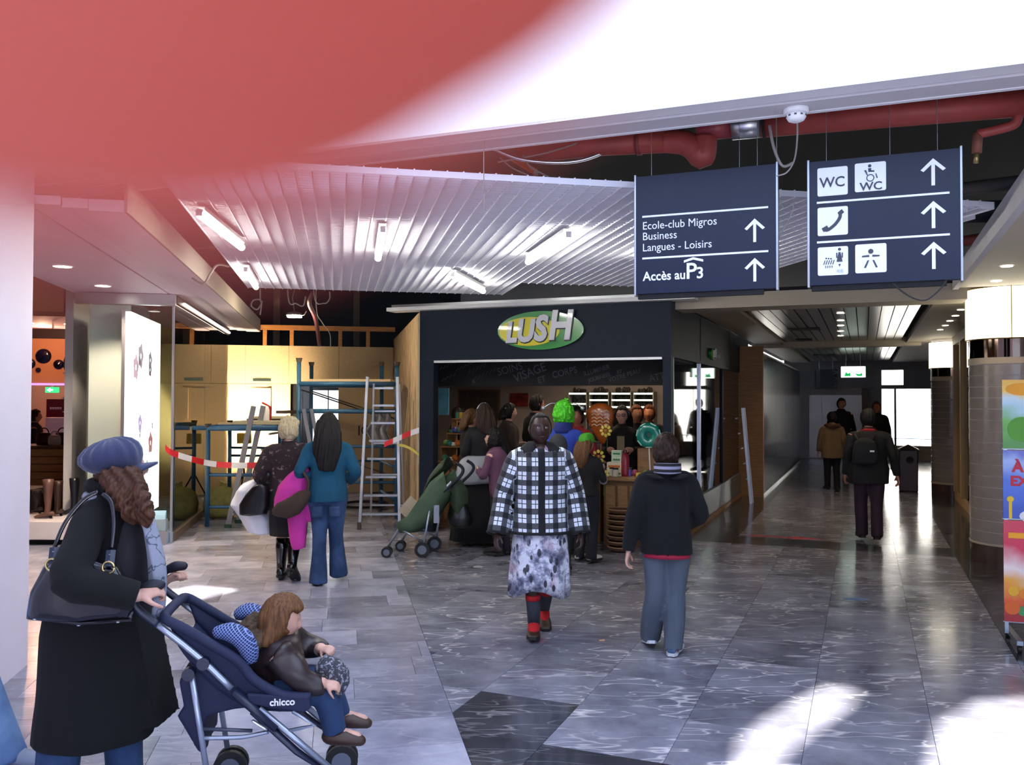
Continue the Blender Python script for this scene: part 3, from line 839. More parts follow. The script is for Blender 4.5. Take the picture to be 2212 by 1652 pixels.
quad_on(t, [(x + sq * .30, z + sq * .74), (x + sq * .37, z + sq * .74), (x + sq * .42, z + sq * .56), (x + sq * .39, z + sq * .56)], ink)
x, z = C_
hs = [Vector((x + sq * .20, 0, z + sq * .22)), Vector((x + sq * .34, 0, z + sq * .20)), Vector((x + sq * .58, 0, z + sq * .38)), Vector((x + sq * .74, 0, z + sq * .62)), Vector((x + sq * .74, 0, z + sq * .80))]
hp = spline(hs, 5); up_, dn = [], []
for i, p in enumerate(hp):
    tn = (hp[min(i + 1, len(hp) - 1)] - hp[max(i - 1, 0)]).normalized(); nn = Vector((-tn.z, 0, tn.x)); q = 0.055 * sq
    up_.append((p.x + nn.x * q, p.z + nn.z * q)); dn.append((p.x - nn.x * q, p.z - nn.z * q))
quad_on(t, dn + up_[::-1], ink, 'handset')
quad_on(t, [(x + sq * .13, z + sq * .26), (x + sq * .20, z + sq * .13), (x + sq * .38, z + sq * .24), (x + sq * .31, z + sq * .36)], ink, 'handset_cup', -0.005)
quad_on(t, [(x + sq * .66, z + sq * .78), (x + sq * .72, z + sq * .66), (x + sq * .88, z + sq * .78), (x + sq * .80, z + sq * .90)], ink, 'handset_cup', -0.005)
x, z = Dq
disc_on(t, x + sq * .72, z + sq * .90, sq * .05, ink)
for a in (.61, .79): quad_on(t, [(x + sq * a, z + sq * .78), (x + sq * (a + .04), z + sq * .78), (x + sq * (a + .04), z + sq * .60), (x + sq * a, z + sq * .60)], ink)
quad_on(t, [(x + sq * .69, z + sq * .80), (x + sq * .75, z + sq * .80), (x + sq * .82, z + sq * .46), (x + sq * .62, z + sq * .46)], ink)
quad_on(t, [(x + sq * .68, z + sq * .38), (x + sq * .76, z + sq * .38), (x + sq * .72, z + sq * .28)], ink)
for i in range(3):
    disc_on(t, x + sq * (.28 + .08 * i), z + sq * (.60 - .01 * i), sq * .028, ink)
for i in range(5):
    quad_on(t, [(x + sq * (.18 + .075 * i), z + sq * .38), (x + sq * (.21 + .075 * i), z + sq * .38), (x + sq * (.26 + .075 * i), z + sq * .53), (x + sq * (.23 + .075 * i), z + sq * .53)], ink)
    if i < 4: quad_on(t, [(x + sq * (.25 + .07 * i), z + sq * .26), (x + sq * (.275 + .07 * i), z + sq * .26), (x + sq * (.275 + .07 * i), z + sq * .34), (x + sq * (.25 + .07 * i), z + sq * .34)], ink)
lettering('RIE', 0.026, M('pale_ink', '#b9bfcb', 0.5), t, T(x + sq * .62, -0.0045, z + sq * .08) @ RX(math.pi / 2), 0.0005, 0.0003)
x, z = E
disc_on(t, x + sq * .5, z + sq * .74, sq * .085, ink)
for s in (-1, 1):
    quad_on(t, [(x + sq * (.5 + s * .05), z + sq * .62), (x + sq * (.5 + s * .28), z + sq * .60), (x + sq * (.5 + s * .28), z + sq * .55), (x + sq * (.5 + s * .05), z + sq * .55)][::s], ink)
    quad_on(t, [(x + sq * (.5 + s * .05), z + sq * .44), (x + sq * (.5 + s * .11), z + sq * .43), (x + sq * (.5 + s * .22), z + sq * .18), (x + sq * (.5 + s * .16), z + sq * .17)][::s], ink)
S2 = (t, w, h)
m_wire = M('thin_steel_wire', '#8e949c', 0.4, metal=0.7)
for (t, w, h), us in ((S1, (0.12, 0.74, 0.86)), (S2, (0.13, 0.55, 0.85))):
    for u in us:
        MB().tube([(u * w, 0.025, h), (u * w, 0.03, 4.33 - (t.matrix_world.translation.z))], 0.0018, 5).obj('suspension_wire', m_wire, t)

# --- smoke detector on the ceiling edge with dangling cable
c = FR.hit_y(1720, 232, CE - 0.05)
sd = thing('smoke_detector', 'round white smoke detector on the ceiling edge', 'smoke detector', FR.m @ T(c.x, CE - 0.06, CZ - 0.028))
MB().lathe([(0.06, 0.03), (0.064, 0.0), (0.064, -0.02), (0.055, -0.028)], 24).obj('base', m_white, sd, auto=40)
MB().lathe([(0.052, -0.0285), (0.050, -0.045), (0.040, -0.062), (0.022, -0.070), (0.004, -0.072)], 24).obj('dome', m_white, sd, smooth=True)
for k in range(10):
    a = k * math.pi / 5
    MB().box((-0.006, 0.0495, -0.045), (0.006, 0.0525, -0.036)).obj('vent_slot', M('dark_grey', '#55585c', 0.6), sd, RZ(a))
m_cable = M('grey_cable', '#8b8680', 0.6); m_bcable = M('black_cable', '#1b1b1d', 0.6)
def cable(pxs, depths, r, mat, label, name='cable', cat='cable', n=6, hung=False):
    pts = [D(x, y, d) for (x, y), d in zip(pxs, depths)]
    if hung: pts = [Vector((pts[0].x, pts[0].y, 4.37))] + pts
    o = MB().tube(spline(pts, n), r, 6).obj(name, mat, None, smooth=True)
    return tag(o, label, cat)
cable([(1722, 248), (1722, 300), (1716, 345), (1700, 372), (1678, 380)], [4.47, 4.6, 4.7, 4.75, 4.75], 0.0045, m_cable, 'grey cable dangling below the smoke detector')
cable([(1662, 270), (1672, 320), (1690, 358), (1712, 352)], [4.9] * 4, 0.009, m_cable, 'thicker grey cable hooking up between the two hanging signs')
cable([(1680, 400), (1715, 440), (1690, 500), (1672, 530)], [4.95, 4.95, 4.95, 4.95], 0.003, m_cable, 'thin cable looping behind the gap between the signs', hung=True)
cable([(1928, 612), (1965, 640), (2000, 648), (2030, 625), (2045, 606)], [4.55] * 5, 0.004, m_bcable, 'black cable sagging below the larger hanging sign')

# --- red pipes in the void
m_red = M('red_oxide_pipe', '#9c4038', 0.55, var=0.18, vscale=6, bump=0.05)
PY = CE + 0.60
def pr(px, py, y=PY):
    q = FR.hit_y(px, py, y); return FR.p(q.x, y, q.z)
rp = thing('red_pipe', 'thick red main pipe running above the hanging signs', 'pipe', FR.m @ T(0, PY, 0)); inv = rp.matrix_world.inverted()
def loc_t(name, pts, r, mat, parent, seg=16, n=0):
    iv = parent.matrix_world.inverted()
    P = [iv @ Vector(p) for p in (spline(pts, n) if n else pts)]
    return MB().tube(P, r, seg).obj(name, mat, parent, smooth=True)
loc_t('pipe_run', [pr(2330, 212), pr(1645, 270)], 0.075, m_red, rp)
loc_t('collar', [pr(1645, 266), pr(1582, 272)], 0.085, m_silver, rp)
loc_t('valve_body', [pr(1581, 272), pr(1508, 279)], 0.072, M('dark_red_paint', '#8a2f38', 0.5), rp)
loc_t('flange', [pr(1652, 265), pr(1646, 266)], 0.095, m_dark, rp)
rp2 = thing('red_pipe', 'red pipe with a big elbow left of the signs', 'pipe', FR.m @ T(-1, PY, 0))
loc_t('pipe_run', [pr(1120, 330), pr(1300, 312), pr(1440, 305)], 0.072, m_red, rp2)
loc_t('elbow', [pr(1436, 305), pr(1475, 308), pr(1500, 320), pr(1516, 338), pr(1522, 322), pr(1524, 296)], [0.072, 0.075, 0.078, 0.078, 0.075, 0.07], m_red, rp2, n=5)
loc_t('clamp', [pr(1375, 309), pr(1385, 308)], 0.078, M('dark_red_band', '#7a302c', 0.6), rp2)
rp3 = thing('red_pipe', 'thin red branch pipe dropping beside the larger sign', 'pipe', FR.m @ T(2, PY, 0))
loc_t('pipe_run', [pr(2200, 235), pr(2196, 262), pr(2178, 274), pr(2112, 290)], 0.026, m_red, rp3, 12, 4)
loc_t('drop', [pr(2112, 288), pr(2110, 330)], 0.026, M('rust_brown', '#7d4a38', 0.6), rp3, 12)
loc_t('nozzle', [pr(2110, 331), pr(2108, 352)], 0.013, M('brass', '#9a8a5a', 0.4, metal=0.8), rp3, 10)
rp4 = thing('red_pipe', 'red pipe lying far back in the void at right', 'pipe', FR.m @ T(3, 0, 0))
loc_t('pipe_run', [D(2085, 520, 8.2), D(2205, 500, 7.6)], 0.05, m_red, rp4)
MBd = MB().tube([D(300, 520, 9), D(1500, 470, 9)], 0.11, 10); tag(MBd.obj('duct', M('dark_duct', '#24262b', 0.7), None, smooth=True), 'dark round duct crossing the void above the louvre', 'duct')
MBd = MB().tube([D(1690, 470, 7.4), D(2210, 455, 7.0)], 0.09, 10); tag(MBd.obj('duct', M('dark_duct', '#24262b', 0.7), None, smooth=True), 'dark duct behind the larger hanging sign', 'duct')
MBd = MB().tube([D(1990, 420, 6.4), D(2210, 392, 6.2)], 0.05, 10); tag(MBd.obj('duct', M('grey_duct', '#5a5550', 0.7), None, smooth=True), 'grey duct at the far right of the void', 'duct')
br = thing('orange_bracket', 'orange metal bracket hanging in the void above the louvre', 'bracket', Matrix.Translation(D(1130, 355, 5.7)))
MB().box((-0.10, -0.02, -0.018), (0.10, 0.02, 0.018)).obj('channel', M('orange_paint', '#c0531f', 0.5), br, RY(math.radians(32)))
MB().box((0.07, -0.025, -0.07), (0.10, 0.025, -0.05)).obj('foot', m_cable, br)
for i, (pxs, r, lab) in enumerate([
    ([(1075, 350), (1180, 330), (1270, 300), (1310, 278)], 0.006, 'pale cable running up from the orange bracket'),
    ([(1060, 318), (1130, 345), (1230, 350), (1300, 330), (1325, 300), (1312, 276)], 0.013, 'silver flexible hose curling under the ceiling edge'),
    ([(1130, 335), (1145, 360), (1185, 382)], 0.006, 'short pale cable beside the orange bracket'),
    ([(1080, 340), (1105, 362), (1140, 378)], 0.005, 'thin cable left of the orange bracket')]):
    cable(pxs, [5.55] * len(pxs), r, m_silver if 'silver' in lab else m_cable, lab)
for i, (pxs, r, d, lab) in enumerate([
    ([(415, 600), (440, 612), (455, 590), (470, 572), (495, 575)], 0.012, 8.8, 'grey cable arching over the soffit edge at left'),
    ([(562, 630), (566, 650), (556, 668), (543, 660), (548, 648), (564, 650), (562, 680)], 0.009, 10.6, 'coil of grey cable hanging left of the work lamp'),
    ([(622, 636), (640, 655), (655, 660), (660, 640)], 0.009, 11.5, 'grey cable loop right above the work lamp'),
    ([(678, 632), (700, 655), (712, 645), (712, 630)], 0.008, 11.5, 'grey cable bow under the louvre edge'),
    ([(683, 660), (695, 695), (712, 720), (714, 750)], 0.007, 13.5, 'thin cable hanging down in front of the boards'),
    ([(1045, 375), (1046, 405), (1047, 455)], 0.003, 5.05, 'short loose wire end below the louvre edge')]):
    cable(pxs, [d] * len(pxs), r, m_cable, lab, hung=('arching' not in lab))
o = MB().tube(spline([D(676, 632, 11.6), D(668, 655, 11.8), D(682, 690, 12.6), D(690, 745, 13.6)], 6), 0.03, 6).obj('cable_bundle', M('dark_red_hose', '#5e2c34', 0.6), None, smooth=True)
tag(o, 'dark red hose bundle hanging down to the studs', 'hose')
for px in (597, 770):
    p = FL.hit_y(px, 700, BY + 0.5)
    tag(MB().box((p.x - 0.06, BY + 0.5, 0), (p.x + 0.06, BY + 0.62, 4.36)).obj('steel_post', M('brown_steel', '#3d332c', 0.7), None, FL.m), 'brown steel post standing in the void behind the studs, %s one' % ('left' if px < 700 else 'right'), 'post')
m_blue = M('scaffold_blue', '#2f5d7d', 0.5, var=0.15, vscale=9)
wk = thing('work_lamp', 'lit work lamp hanging in the dark void', 'lamp', Matrix.Translation(D(636, 681, 12.2)))
MB().box((-0.09, -0.06, -0.03), (0.09, 0.06, 0.0)).obj('glass', emitter('work_lamp_glow', '#fdfff4', 18), wk)
MB().lathe([(0.12, 0.0), (0.10, 0.03), (0.05, 0.05), (0.01, 0.06)], 12).obj('housing', M('grey_housing', '#7a7a74', 0.5), wk)
MB().tube([(0, 0, 0.05), (-0.03, 0, 0.25), (0.02, 0, 0.45)], 0.006, 6).obj('flex', m_cable, wk)
MB().tube(spline([(0.09, 0, 0.0), (0.14, 0, 0.01), (0.17, 0, 0.06)], 4), 0.008, 6).obj('hook', m_cable, wk)
light('work_lamp_light', 'POINT', (0, 0, -0.12), 55, (255, 240, 205), 0.06, wk)

# ------------------------------------------------------------------ left passage: building work
def bar3(mb, a, b, r, seg=8): return mb.tube([a, b], r, seg)
def ladder_thing(name, label, base, yaw):
    return thing(name, label, 'ladder', Matrix.Translation(base) @ RZ(yaw))
m_lad = M('ladder_aluminium', '#b4b7bb', 0.35, metal=0.8, var=0.08)
# stepladder seen from the front
b = G(820, 1143); sl = ladder_thing('stepladder', 'tall aluminium stepladder standing open before the brown wall', (b.x, b.y, 0), math.radians(3))
HT = 2.02
for s in (-1, 1):
    MB().box((-0.018, -0.035, 0), (0.018, 0.035, 1.0)).obj('rail', m_lad, sl, Matrix(((1, 0, -s * 0.125, s * 0.27), (0, 1, 0.55, 0), (0, 0, HT, 0), (0, 0, 0, 1))))
    MB().box((-0.014, -0.02, 0), (0.014, 0.02, 1.0)).obj('rear_rail', m_lad, sl, Matrix(((1, 0, -s * 0.13, s * 0.25), (0, 1, -0.62, 1.2), (0, 0, HT - 0.1, 0), (0, 0, 0, 1))))
    MB().box((-0.025, -0.04, 0), (0.025, 0.04, 0.10)).obj('foot', M('ladder_foot', '#4b4038', 0.7), sl, T(s * 0.275, 0, 0))
for k in range(8):
    f_ = (0.10 + k * 0.122); wx = 0.27 - 0.125 * f_
    MB().box((-wx + 0.015, -0.045, -0.014), (wx - 0.015, 0.045, 0.014)).obj('step', m_lad, sl, T(0, 0.55 * f_, HT * f_))
    if k % 2 == 0:
        MB().box((-wx + 0.02, -0.012, -0.012), (wx - 0.02, 0.012, 0.012)).obj('rear_brace', m_lad, sl, T(0, 1.2 - 0.62 * f_, (HT - 0.1) * f_))
# stepladder seen from the side
b0, t0 = D(492, 1140, 11.95), D(600, 893, 11.95)
s2 = thing('stepladder', 'grey stepladder seen edge-on beside the trestle scaffold', 'ladder', Matrix.Translation((b0.x, 11.95, 0)))
hx = t0.x - b0.x; hz = t0.z
for yy in (0, 0.46):
    MB().box((-0.035, -0.012, 0), (0.035, 0.012, 1.0)).obj('rail', M('ladder_grey', '#9a9698', 0.4, metal=0.5), s2, Matrix(((1, 0, hx, 0), (0, 1, 0, yy), (0, 0, hz, 0), (0, 0, 0, 1))))
    MB().box((-0.025, -0.010, 0), (0.025, 0.010, 1.0)).obj('rear_rail', m_lad, s2, Matrix(((1, 0, -0.60, hx + 0.66), (0, 1, 0, yy), (0, 0, hz - 0.02, 0), (0, 0, 0, 1))))
    MB().box((-0.045, -0.02, 0), (0.045, 0.02, 0.05)).obj('foot', M('green_rubber', '#2f5138', 0.7), s2, T(0, yy, 0))
for k in range(6):
    f_ = 0.12 + k * 0.14
    MB().tube([(hx * f_, -0.02, hz * f_), (hx * f_, 0.48, hz * f_)], 0.016, 8).obj('rung', m_lad, s2)
MB().box((hx - 0.02, -0.02, hz), (hx + 0.14, 0.48, hz + 0.04)).obj('top_tray', M('ladder_brown', '#5c4a3c', 0.6), s2)
# blue tube scaffold
def scaffold(name, label, near, dnear, far, dfar, zs, ztop, brace=True):
    a, b = D(near[0], 900, dnear), D(near[1], 900, dnear); c, d = D(far[0], 900, dfar), D(far[1], 900, dfar)
    for q in (a, b, c, d): q.z = 0
    t = thing(name, label, 'scaffold', Matrix.Translation(a))
    P = [q - a for q in (a, b, d, c)]
    for i, q in enumerate(P):
        MB().tube([q, q + Vector((0, 0, ztop[i]))], 0.032, 10).obj('post', m_blue, t, smooth=True)
        MB().tube([q + Vector((0, 0, ztop[i])), q + Vector((0, 0, ztop[i] + 0.06))], [0.036, 0.05], 10).obj('post_cap', M('rusty_cap', '#4a4038', 0.7), t)
    for z, pairs, r in zs:
        for i, j in pairs:
            MB().tube([P[i] + Vector((0, 0, z)), P[j] + Vector((0, 0, z))], r, 8).obj('rail', m_blue, t, smooth=True)
    if brace:
        for i, j, z0, z1 in brace:
            MB().tube([P[i] + Vector((0, 0, z0)), P[j] + Vector((0, 0, z1))], 0.011, 6).obj('brace', M('rusty_cap', '#4a4038', 0.7), t)
    return t, P
zf = lambda py, d: H - (py - 865) / FPX * d
sc, P = scaffold('scaffold', 'blue tube scaffold tower in front of the boarded wall', (645, 857), 13.0, (672, 824), 14.5,
    [(zf(829, 13), ((0, 1), (2, 3)), 0.035), (zf(888, 13), ((0, 1),), 0.034), (zf(964, 13), ((0, 1), (1, 2)), 0.022), (zf(1010, 13), ((2, 3), (1, 2)), 0.02), (zf(1041, 13), ((0, 1), (0, 3)), 0.022), (0.25, ((0, 3), (1, 2)), 0.022)],
    [zf(782, 13), zf(790, 13), zf(790, 14.5), zf(790, 14.5)], [(0, 2, zf(840, 13), zf(900, 14.5)), (3, 1, zf(845, 14.5), zf(905, 13)), (0, 1, zf(960, 13), zf(1030, 13))])
MB().box((0.1, 0.15, zf(829, 13) + 0.036), (1.35, 1.2, zf(829, 13) + 0.075)).obj('deck_board', m_chip, sc)
tag(MB().grid(lambda u, v: D(797 + 45 * u + 6 * math.sin(9 * v), 890 + 75 * v + 4 * math.sin(14 * u), 13.05 - 0.06 * math.sin(u * 17 + v * 3)), 14, 8).obj('dust_sheet', M('grey_cloth', '#8e8a88', 0.9), None, smooth=True, solid=0.01), 'grey dust sheet hanging behind the tall stepladder', 'cloth')
tr, P = scaffold('trestle_scaffold', 'low blue trestle scaffold with boards stacked on top', (450, 612), 12.1, (497, 605), 14.2,
    [(zf(925, 12.1), ((0, 1),), 0.04), (zf(925, 12.1), ((2, 3), (0, 3), (1, 2)), 0.03), (zf(1026, 12.1), ((0, 1),), 0.024), (zf(985, 12.1), ((2, 3),), 0.02), (zf(1005, 12.1), ((2, 3),), 0.02), (zf(1095, 12.1), ((0, 1),), 0.022), (zf(1010, 12.1), ((1, 2),), 0.02)],
    [zf(925, 12.1)] * 4, False)
MB().tube([P[0] + Vector((-0.22, 0, zf(925, 12.1))), P[0] + Vector((0, 0, zf(925, 12.1)))], 0.03, 8).obj('rail', m_blue, tr)
zt_ = zf(925, 12.1) + 0.045
stk = [(0.10, 1.10, 0.10, 0.55, 0.02), (0.30, 0.98, 0.12, 0.60, 0.028), (0.26, 0.86, 0.9, 1.5, 0.035), (0.25, 0.88, 0.92, 1.5, 0.03), (0.27, 0.85, 0.93, 1.45, 0.03)]
zc = [zt_, zt_ + 0.021, zt_, zt_ + 0.036, zt_ + 0.067]
for i, ((x0, x1, y0, y1, th), z0) in enumerate(zip(stk, zc)):
    o = MB().box((x0, y0, 0), (x1, y1, th)).obj('board', M('board_%s' % ('pale' if i != 3 else 'dark'), '#d8c49c' if i != 3 else '#3c3228', 0.7, var=0.1), None, tr.matrix_world @ T(0, 0, z0))
    tag(o, ['long pale board lying along the front of the trestle', 'short pale board on top of the front one on the trestle', 'pale board at the bottom of the rear pile on the trestle', 'dark board in the middle of the rear pile on the trestle', 'pale board on top of the rear pile on the trestle'][i], 'board', 'boards on the trestle')
c = D(574, 905, 12.6)
ex = thing('fire_extinguisher', 'fire extinguisher with red top standing on the trestle', 'fire extinguisher', Matrix.Translation((c.x, 12.62, zt_ + 0.0)))
MB().lathe([(0.0, 0.0), (0.055, 0.0), (0.058, 0.02), (0.058, 0.20), (0.045, 0.245), (0.02, 0.26)], 16).obj('cylinder', M('extinguisher_white', '#f3ebe0', 0.4), ex, smooth=True)
MB().box((0.02, -0.02, 0.05), (0.075, 0.02, 0.25)).obj('red_side', M('signal_red', '#b3121a', 0.4), ex, bevel=0.008)
MB().tube([(-0.06, 0, 0.31), (0.0, 0, 0.28), (0.07, 0, 0.24)], 0.014, 8).obj('lever', MATS['signal_red'], ex)
# halogen flood lamp that lights the boards
c = FL.p(0.42, 4.35)
hl = thing('flood_lamp', 'bright halogen flood lamp standing behind the trestle', 'lamp', Matrix.Translation((c.x, c.y, 0)) @ RZ(math.radians(11)))
for a in (0.3, 2.4, 4.5): MB().tube([(0, 0, 0.5), (0.3 * math.cos(a), 0.3 * math.sin(a), 0.0)], 0.012, 6).obj('leg', m_dark, hl)
MB().tube([(0, 0, 0.45), (0, 0, 1.0)], 0.014, 8).obj('pole', m_dark, hl)
MB().box((-0.12, -0.06, 1.0), (0.12, 0.03, 1.18)).obj('housing', M('yellow_housing', '#c9a21c', 0.5), hl, bevel=0.01)
MB().box((-0.10, 0.031, 1.02), (0.10, 0.036, 1.16)).obj('lamp_glass', emitter('halogen_glow', '#ffe9b0', 25), hl)
light('halogen_light', 'SPOT', (0, 0.10, 1.10), 520, (255, 232, 190), 0.08, hl, aim=(-0.25, 1.0, 0.45), spot=math.radians(125))
# barrier tapes
def tape(label, pts, n, width=0.075, first='red'):
    path = spline(pts, 14)
    t = thing('barrier_tape', label, 'barrier tape', Matrix.Translation(path[0]))
    iv = t.matrix_world.inverted()
    cum = [0]
    for i in range(1, len(path)): cum.append(cum[-1] + (path[i] - path[i - 1]).length)
    L = cum[-1]
    def at(s):
        for i in range(1, len(path)):
            if cum[i] >= s: return path[i - 1].lerp(path[i], (s - cum[i - 1]) / max(1e-6, cum[i] - cum[i - 1]))
        return path[-1]
    for k in range(n):
        red = (k % 2 == 0) == (first == 'red')
        def fn(u, v, k=k):
            s = (k + u) / n * L; p = iv @ at(s)
            tw = 0.35 * math.sin(s * 2.3)
            return p + Vector((0, math.sin(tw) * (v - 0.5) * width, math.cos(tw) * (v - 0.5) * width))
        MB().grid(fn, 5, 2).obj('red_band' if red else 'white_band', M('tape_red', '#d81f2a', 0.4) if red else M('tape_white', '#f1eeee', 0.4), t, solid=0.002)
tape('red and white barrier tape tied to the glass corner', [D(357, 966, 10.62), D(372, 978, 10.66), D(420, 993, 10.9), D(470, 1003, 11.2), D(545, 1005, 11.4), D(600, 1000, 11.5)], 8)
tape('red and white barrier tape tied to the edge of the brown wall', [D(905, 929, 11.55), D(885, 936, 11.6), D(858, 948, 11.62), D(830, 960, 11.64)], 4, first='white')
tag(MB().grid(lambda u, v: D(860 + 45 * u, 958 + 22 * u * u + 6 * v, 11.55 + 0.1 * (1 - u)), 10, 1).obj('yellow_tape', M('yellow_tape', '#d8c75a', 0.5), None, solid=0.003), 'loose yellow tape on the edge of the brown wall', 'tape')
tag(MB().tube(spline([FL.p(1.1 + 0.45 * math.cos(k * 0.9) * (1 - 0.006 * k), 3.4 + 0.55 * math.sin(k * 0.9), 0.012 + 0.001 * k) for k in range(34)], 3), 0.010, 5).obj('cable_coil', m_bcable, None), 'coil of black cable on the floor behind the women', 'cable')
tag(MB().tube(spline([FL.p(2.45 + 0.4 * math.cos(k * 0.9), 3.3 + 0.45 * math.sin(k * 0.9), 0.012 + 0.001 * k) for k in range(30)], 3), 0.010, 5).obj('cable_coil', m_bcable, None), 'coil of black cable on the floor under the scaffold tower', 'cable')
sk = thing('reflection_sack', 'bulging sack shape standing in for a yellowish reflection under the trestle', 'sack', Matrix.Translation(D(478, 1078, 13.1).xy.to_3d()))  # sack shape added in place of a yellowish reflection
MB().lathe([(0.02, 0), (0.18, 0.0), (0.25, 0.08), (0.26, 0.22), (0.22, 0.36), (0.14, 0.43), (0.03, 0.46)], 18).obj('bag', M('sack_reflection_tint', '#b3a95c', 0.8, var=0.2, bump=0.4, bscale=14), sk, smooth=True)
MB().tube([(0, 0, 0.45), (0.03, 0, 0.52)], [0.035, 0.06], 10).obj('tied_neck', MATS['sack_reflection_tint'], sk)

# ------------------------------------------------------------------ dark shop: emblem, writing, goods
m_green = M('emblem_green', '#1d8a3c', 0.25, coat=0.5); m_yel = M('emblem_yellow', '#e3d91f', 0.3, coat=0.5)
m_let = M('emblem_silver', '#d5d7de', 0.3, coat=0.3); m_ink2 = M('emblem_shadow', '#14251c', 0.5)
def emblem(name, label, mtx, w, txt=True):
    t = thing(name, label, 'shop sign', mtx)
    def oval(nm, cx, cz, rx, rz, y0, y1, mat):
        mb = MB(); n = 48; k = [(cx + rx * math.cos(2 * math.pi * i / n), cz + rz * math.sin(2 * math.pi * i / n)) for i in range(n)]
        mb.v = [(p[0], y0, p[1]) for p in k] + [(p[0], y1, p[1]) for p in k]
        mb.f = [tuple(range(n)), tuple(n + i for i in reversed(range(n)))] + [(i, n + i, n + (i + 1) % n, (i + 1) % n) for i in range(n)]
        return mb.obj(nm, mat, t, auto=40)
    oval('green_oval', 0, 0, w / 2, w * 0.212, -0.045, 0, m_green)
    oval('yellow_oval', -w * 0.125, -w * 0.008, w * 0.355, w * 0.158, -0.052, -0.0451, m_yel)
    if txt:
        for i, (ch, sz, xx, zz_) in enumerate((('L', 0.245, -0.40, -0.115), ('U', 0.275, -0.272, -0.112), ('S', 0.31, -0.068, -0.105), ('H', 0.355, 0.098, -0.095))):
            lettering(ch, w * sz * 1.22, m_ink2, t, T(w * xx + 0.006, -0.056, w * zz_ - 0.008) @ RX(math.pi / 2), 0.003, w * 0.021, shear=0.17, width=0.84, name='letter_shadow')
            lettering(ch, w * sz * 1.22, m_let, t, T(w * xx, -0.064, w * zz_) @ RX(math.pi / 2), 0.004, w * 0.015, shear=0.17, width=0.84, name='letter')
    return t
q0, q1 = FR.hit_y(1078, 714, 0), FR.hit_y(1263, 714, 0)
emblem('shop_emblem', 'big green and yellow oval emblem with slanted silver letters above the shop opening', FR.m @ T((q0.x + q1.x) / 2, 0.0, (q0.z + q1.z) / 2), q1.x - q0.x)
q = FR.hit_x(1535, 765, 0.0)
emblem('shop_emblem', 'small yellow oval emblem on the dark side wall of the shop', FR.m @ T(0.0, q.y, q.z) @ RZ(math.pi / 2), 0.42)
for _k in range(9):
    MB().box((0.0005, q.y + 0.30 + 0.075 * _k, q.z - 0.02), (0.002, q.y + 0.355 + 0.075 * _k, q.z + 0.03)).obj('worn_letter', M('dim_lettering', '#5d6270', 0.5), sw)
# black board with chalk lettering inside the opening
CY_ = 0.75
cb0, cb1 = FR.hit_y(930, 800, CY_).x, FR.hit_y(1440, 800, CY_).x
cz0, cz1 = FR.hit_y(1180, 833, CY_).z, OZ + 0.15
cb = thing('chalk_board', 'long black board with chalk slogans inside the shop opening', 'board', FR.m @ T(cb0, CY_, cz0))
MB().box((0, 0, 0), (cb1 - cb0, 0.04, cz1 - cz0)).obj('panel', M('chalkboard_black', '#0c0d11', 0.7), cb)
m_chalk = M('chalk', '#5b5b60', 0.9)
for s, px, py, sz, ang in (('SOINS', 1076, 812, 0.155, 14), ('VISAGE', 1113, 826, 0.17, 20), ('ET', 1163, 828, 0.12, 15), ('CORPS', 1194, 817, 0.13, 12), ('ILLUMINER', 1262, 812, 0.085, 15), 
                           ('JOURNEES', 1272, 826, 0.075, 16), ('ET', 1334, 808, 0.07, 14), ('VOTRE PEAU', 1316, 826, 0.085, 17), ('ATTI', 1404, 824, 0.12, 12), ('A', 1021, 830, 0.09, 20)):
    q = FR.hit_y(px, py, CY_)
    if q.x - cb0 > cb1 - cb0 - 0.1: continue
    lettering(s, sz, m_chalk, cb, T(q.x - cb0, -0.002, q.z - cz0) @ RY(-math.radians(ang)) @ RX(math.pi / 2), 0.001, 0.001, width=0.9, name='chalk_word')
for px, py, n_, sz in ((1012, 808, 5, 0.05), (1024, 822, 6, 0.05), (950, 800, 5, 0.04), (955, 824, 4, 0.04), (985, 802, 5, 0.035), (1266, 794, 6, 0.05)):
    q = FR.hit_y(px, py, CY_); P_ = []
    for _k in range(2 * n_): P_.append(Vector((q.x - cb0 + 0.03 * _k, -0.003, q.z - cz0 + 0.012 * _k + (sz if _k % 2 else 0))))
    MB().tube(P_, 0.004, 4).obj('chalk_scribble', m_chalk, cb)
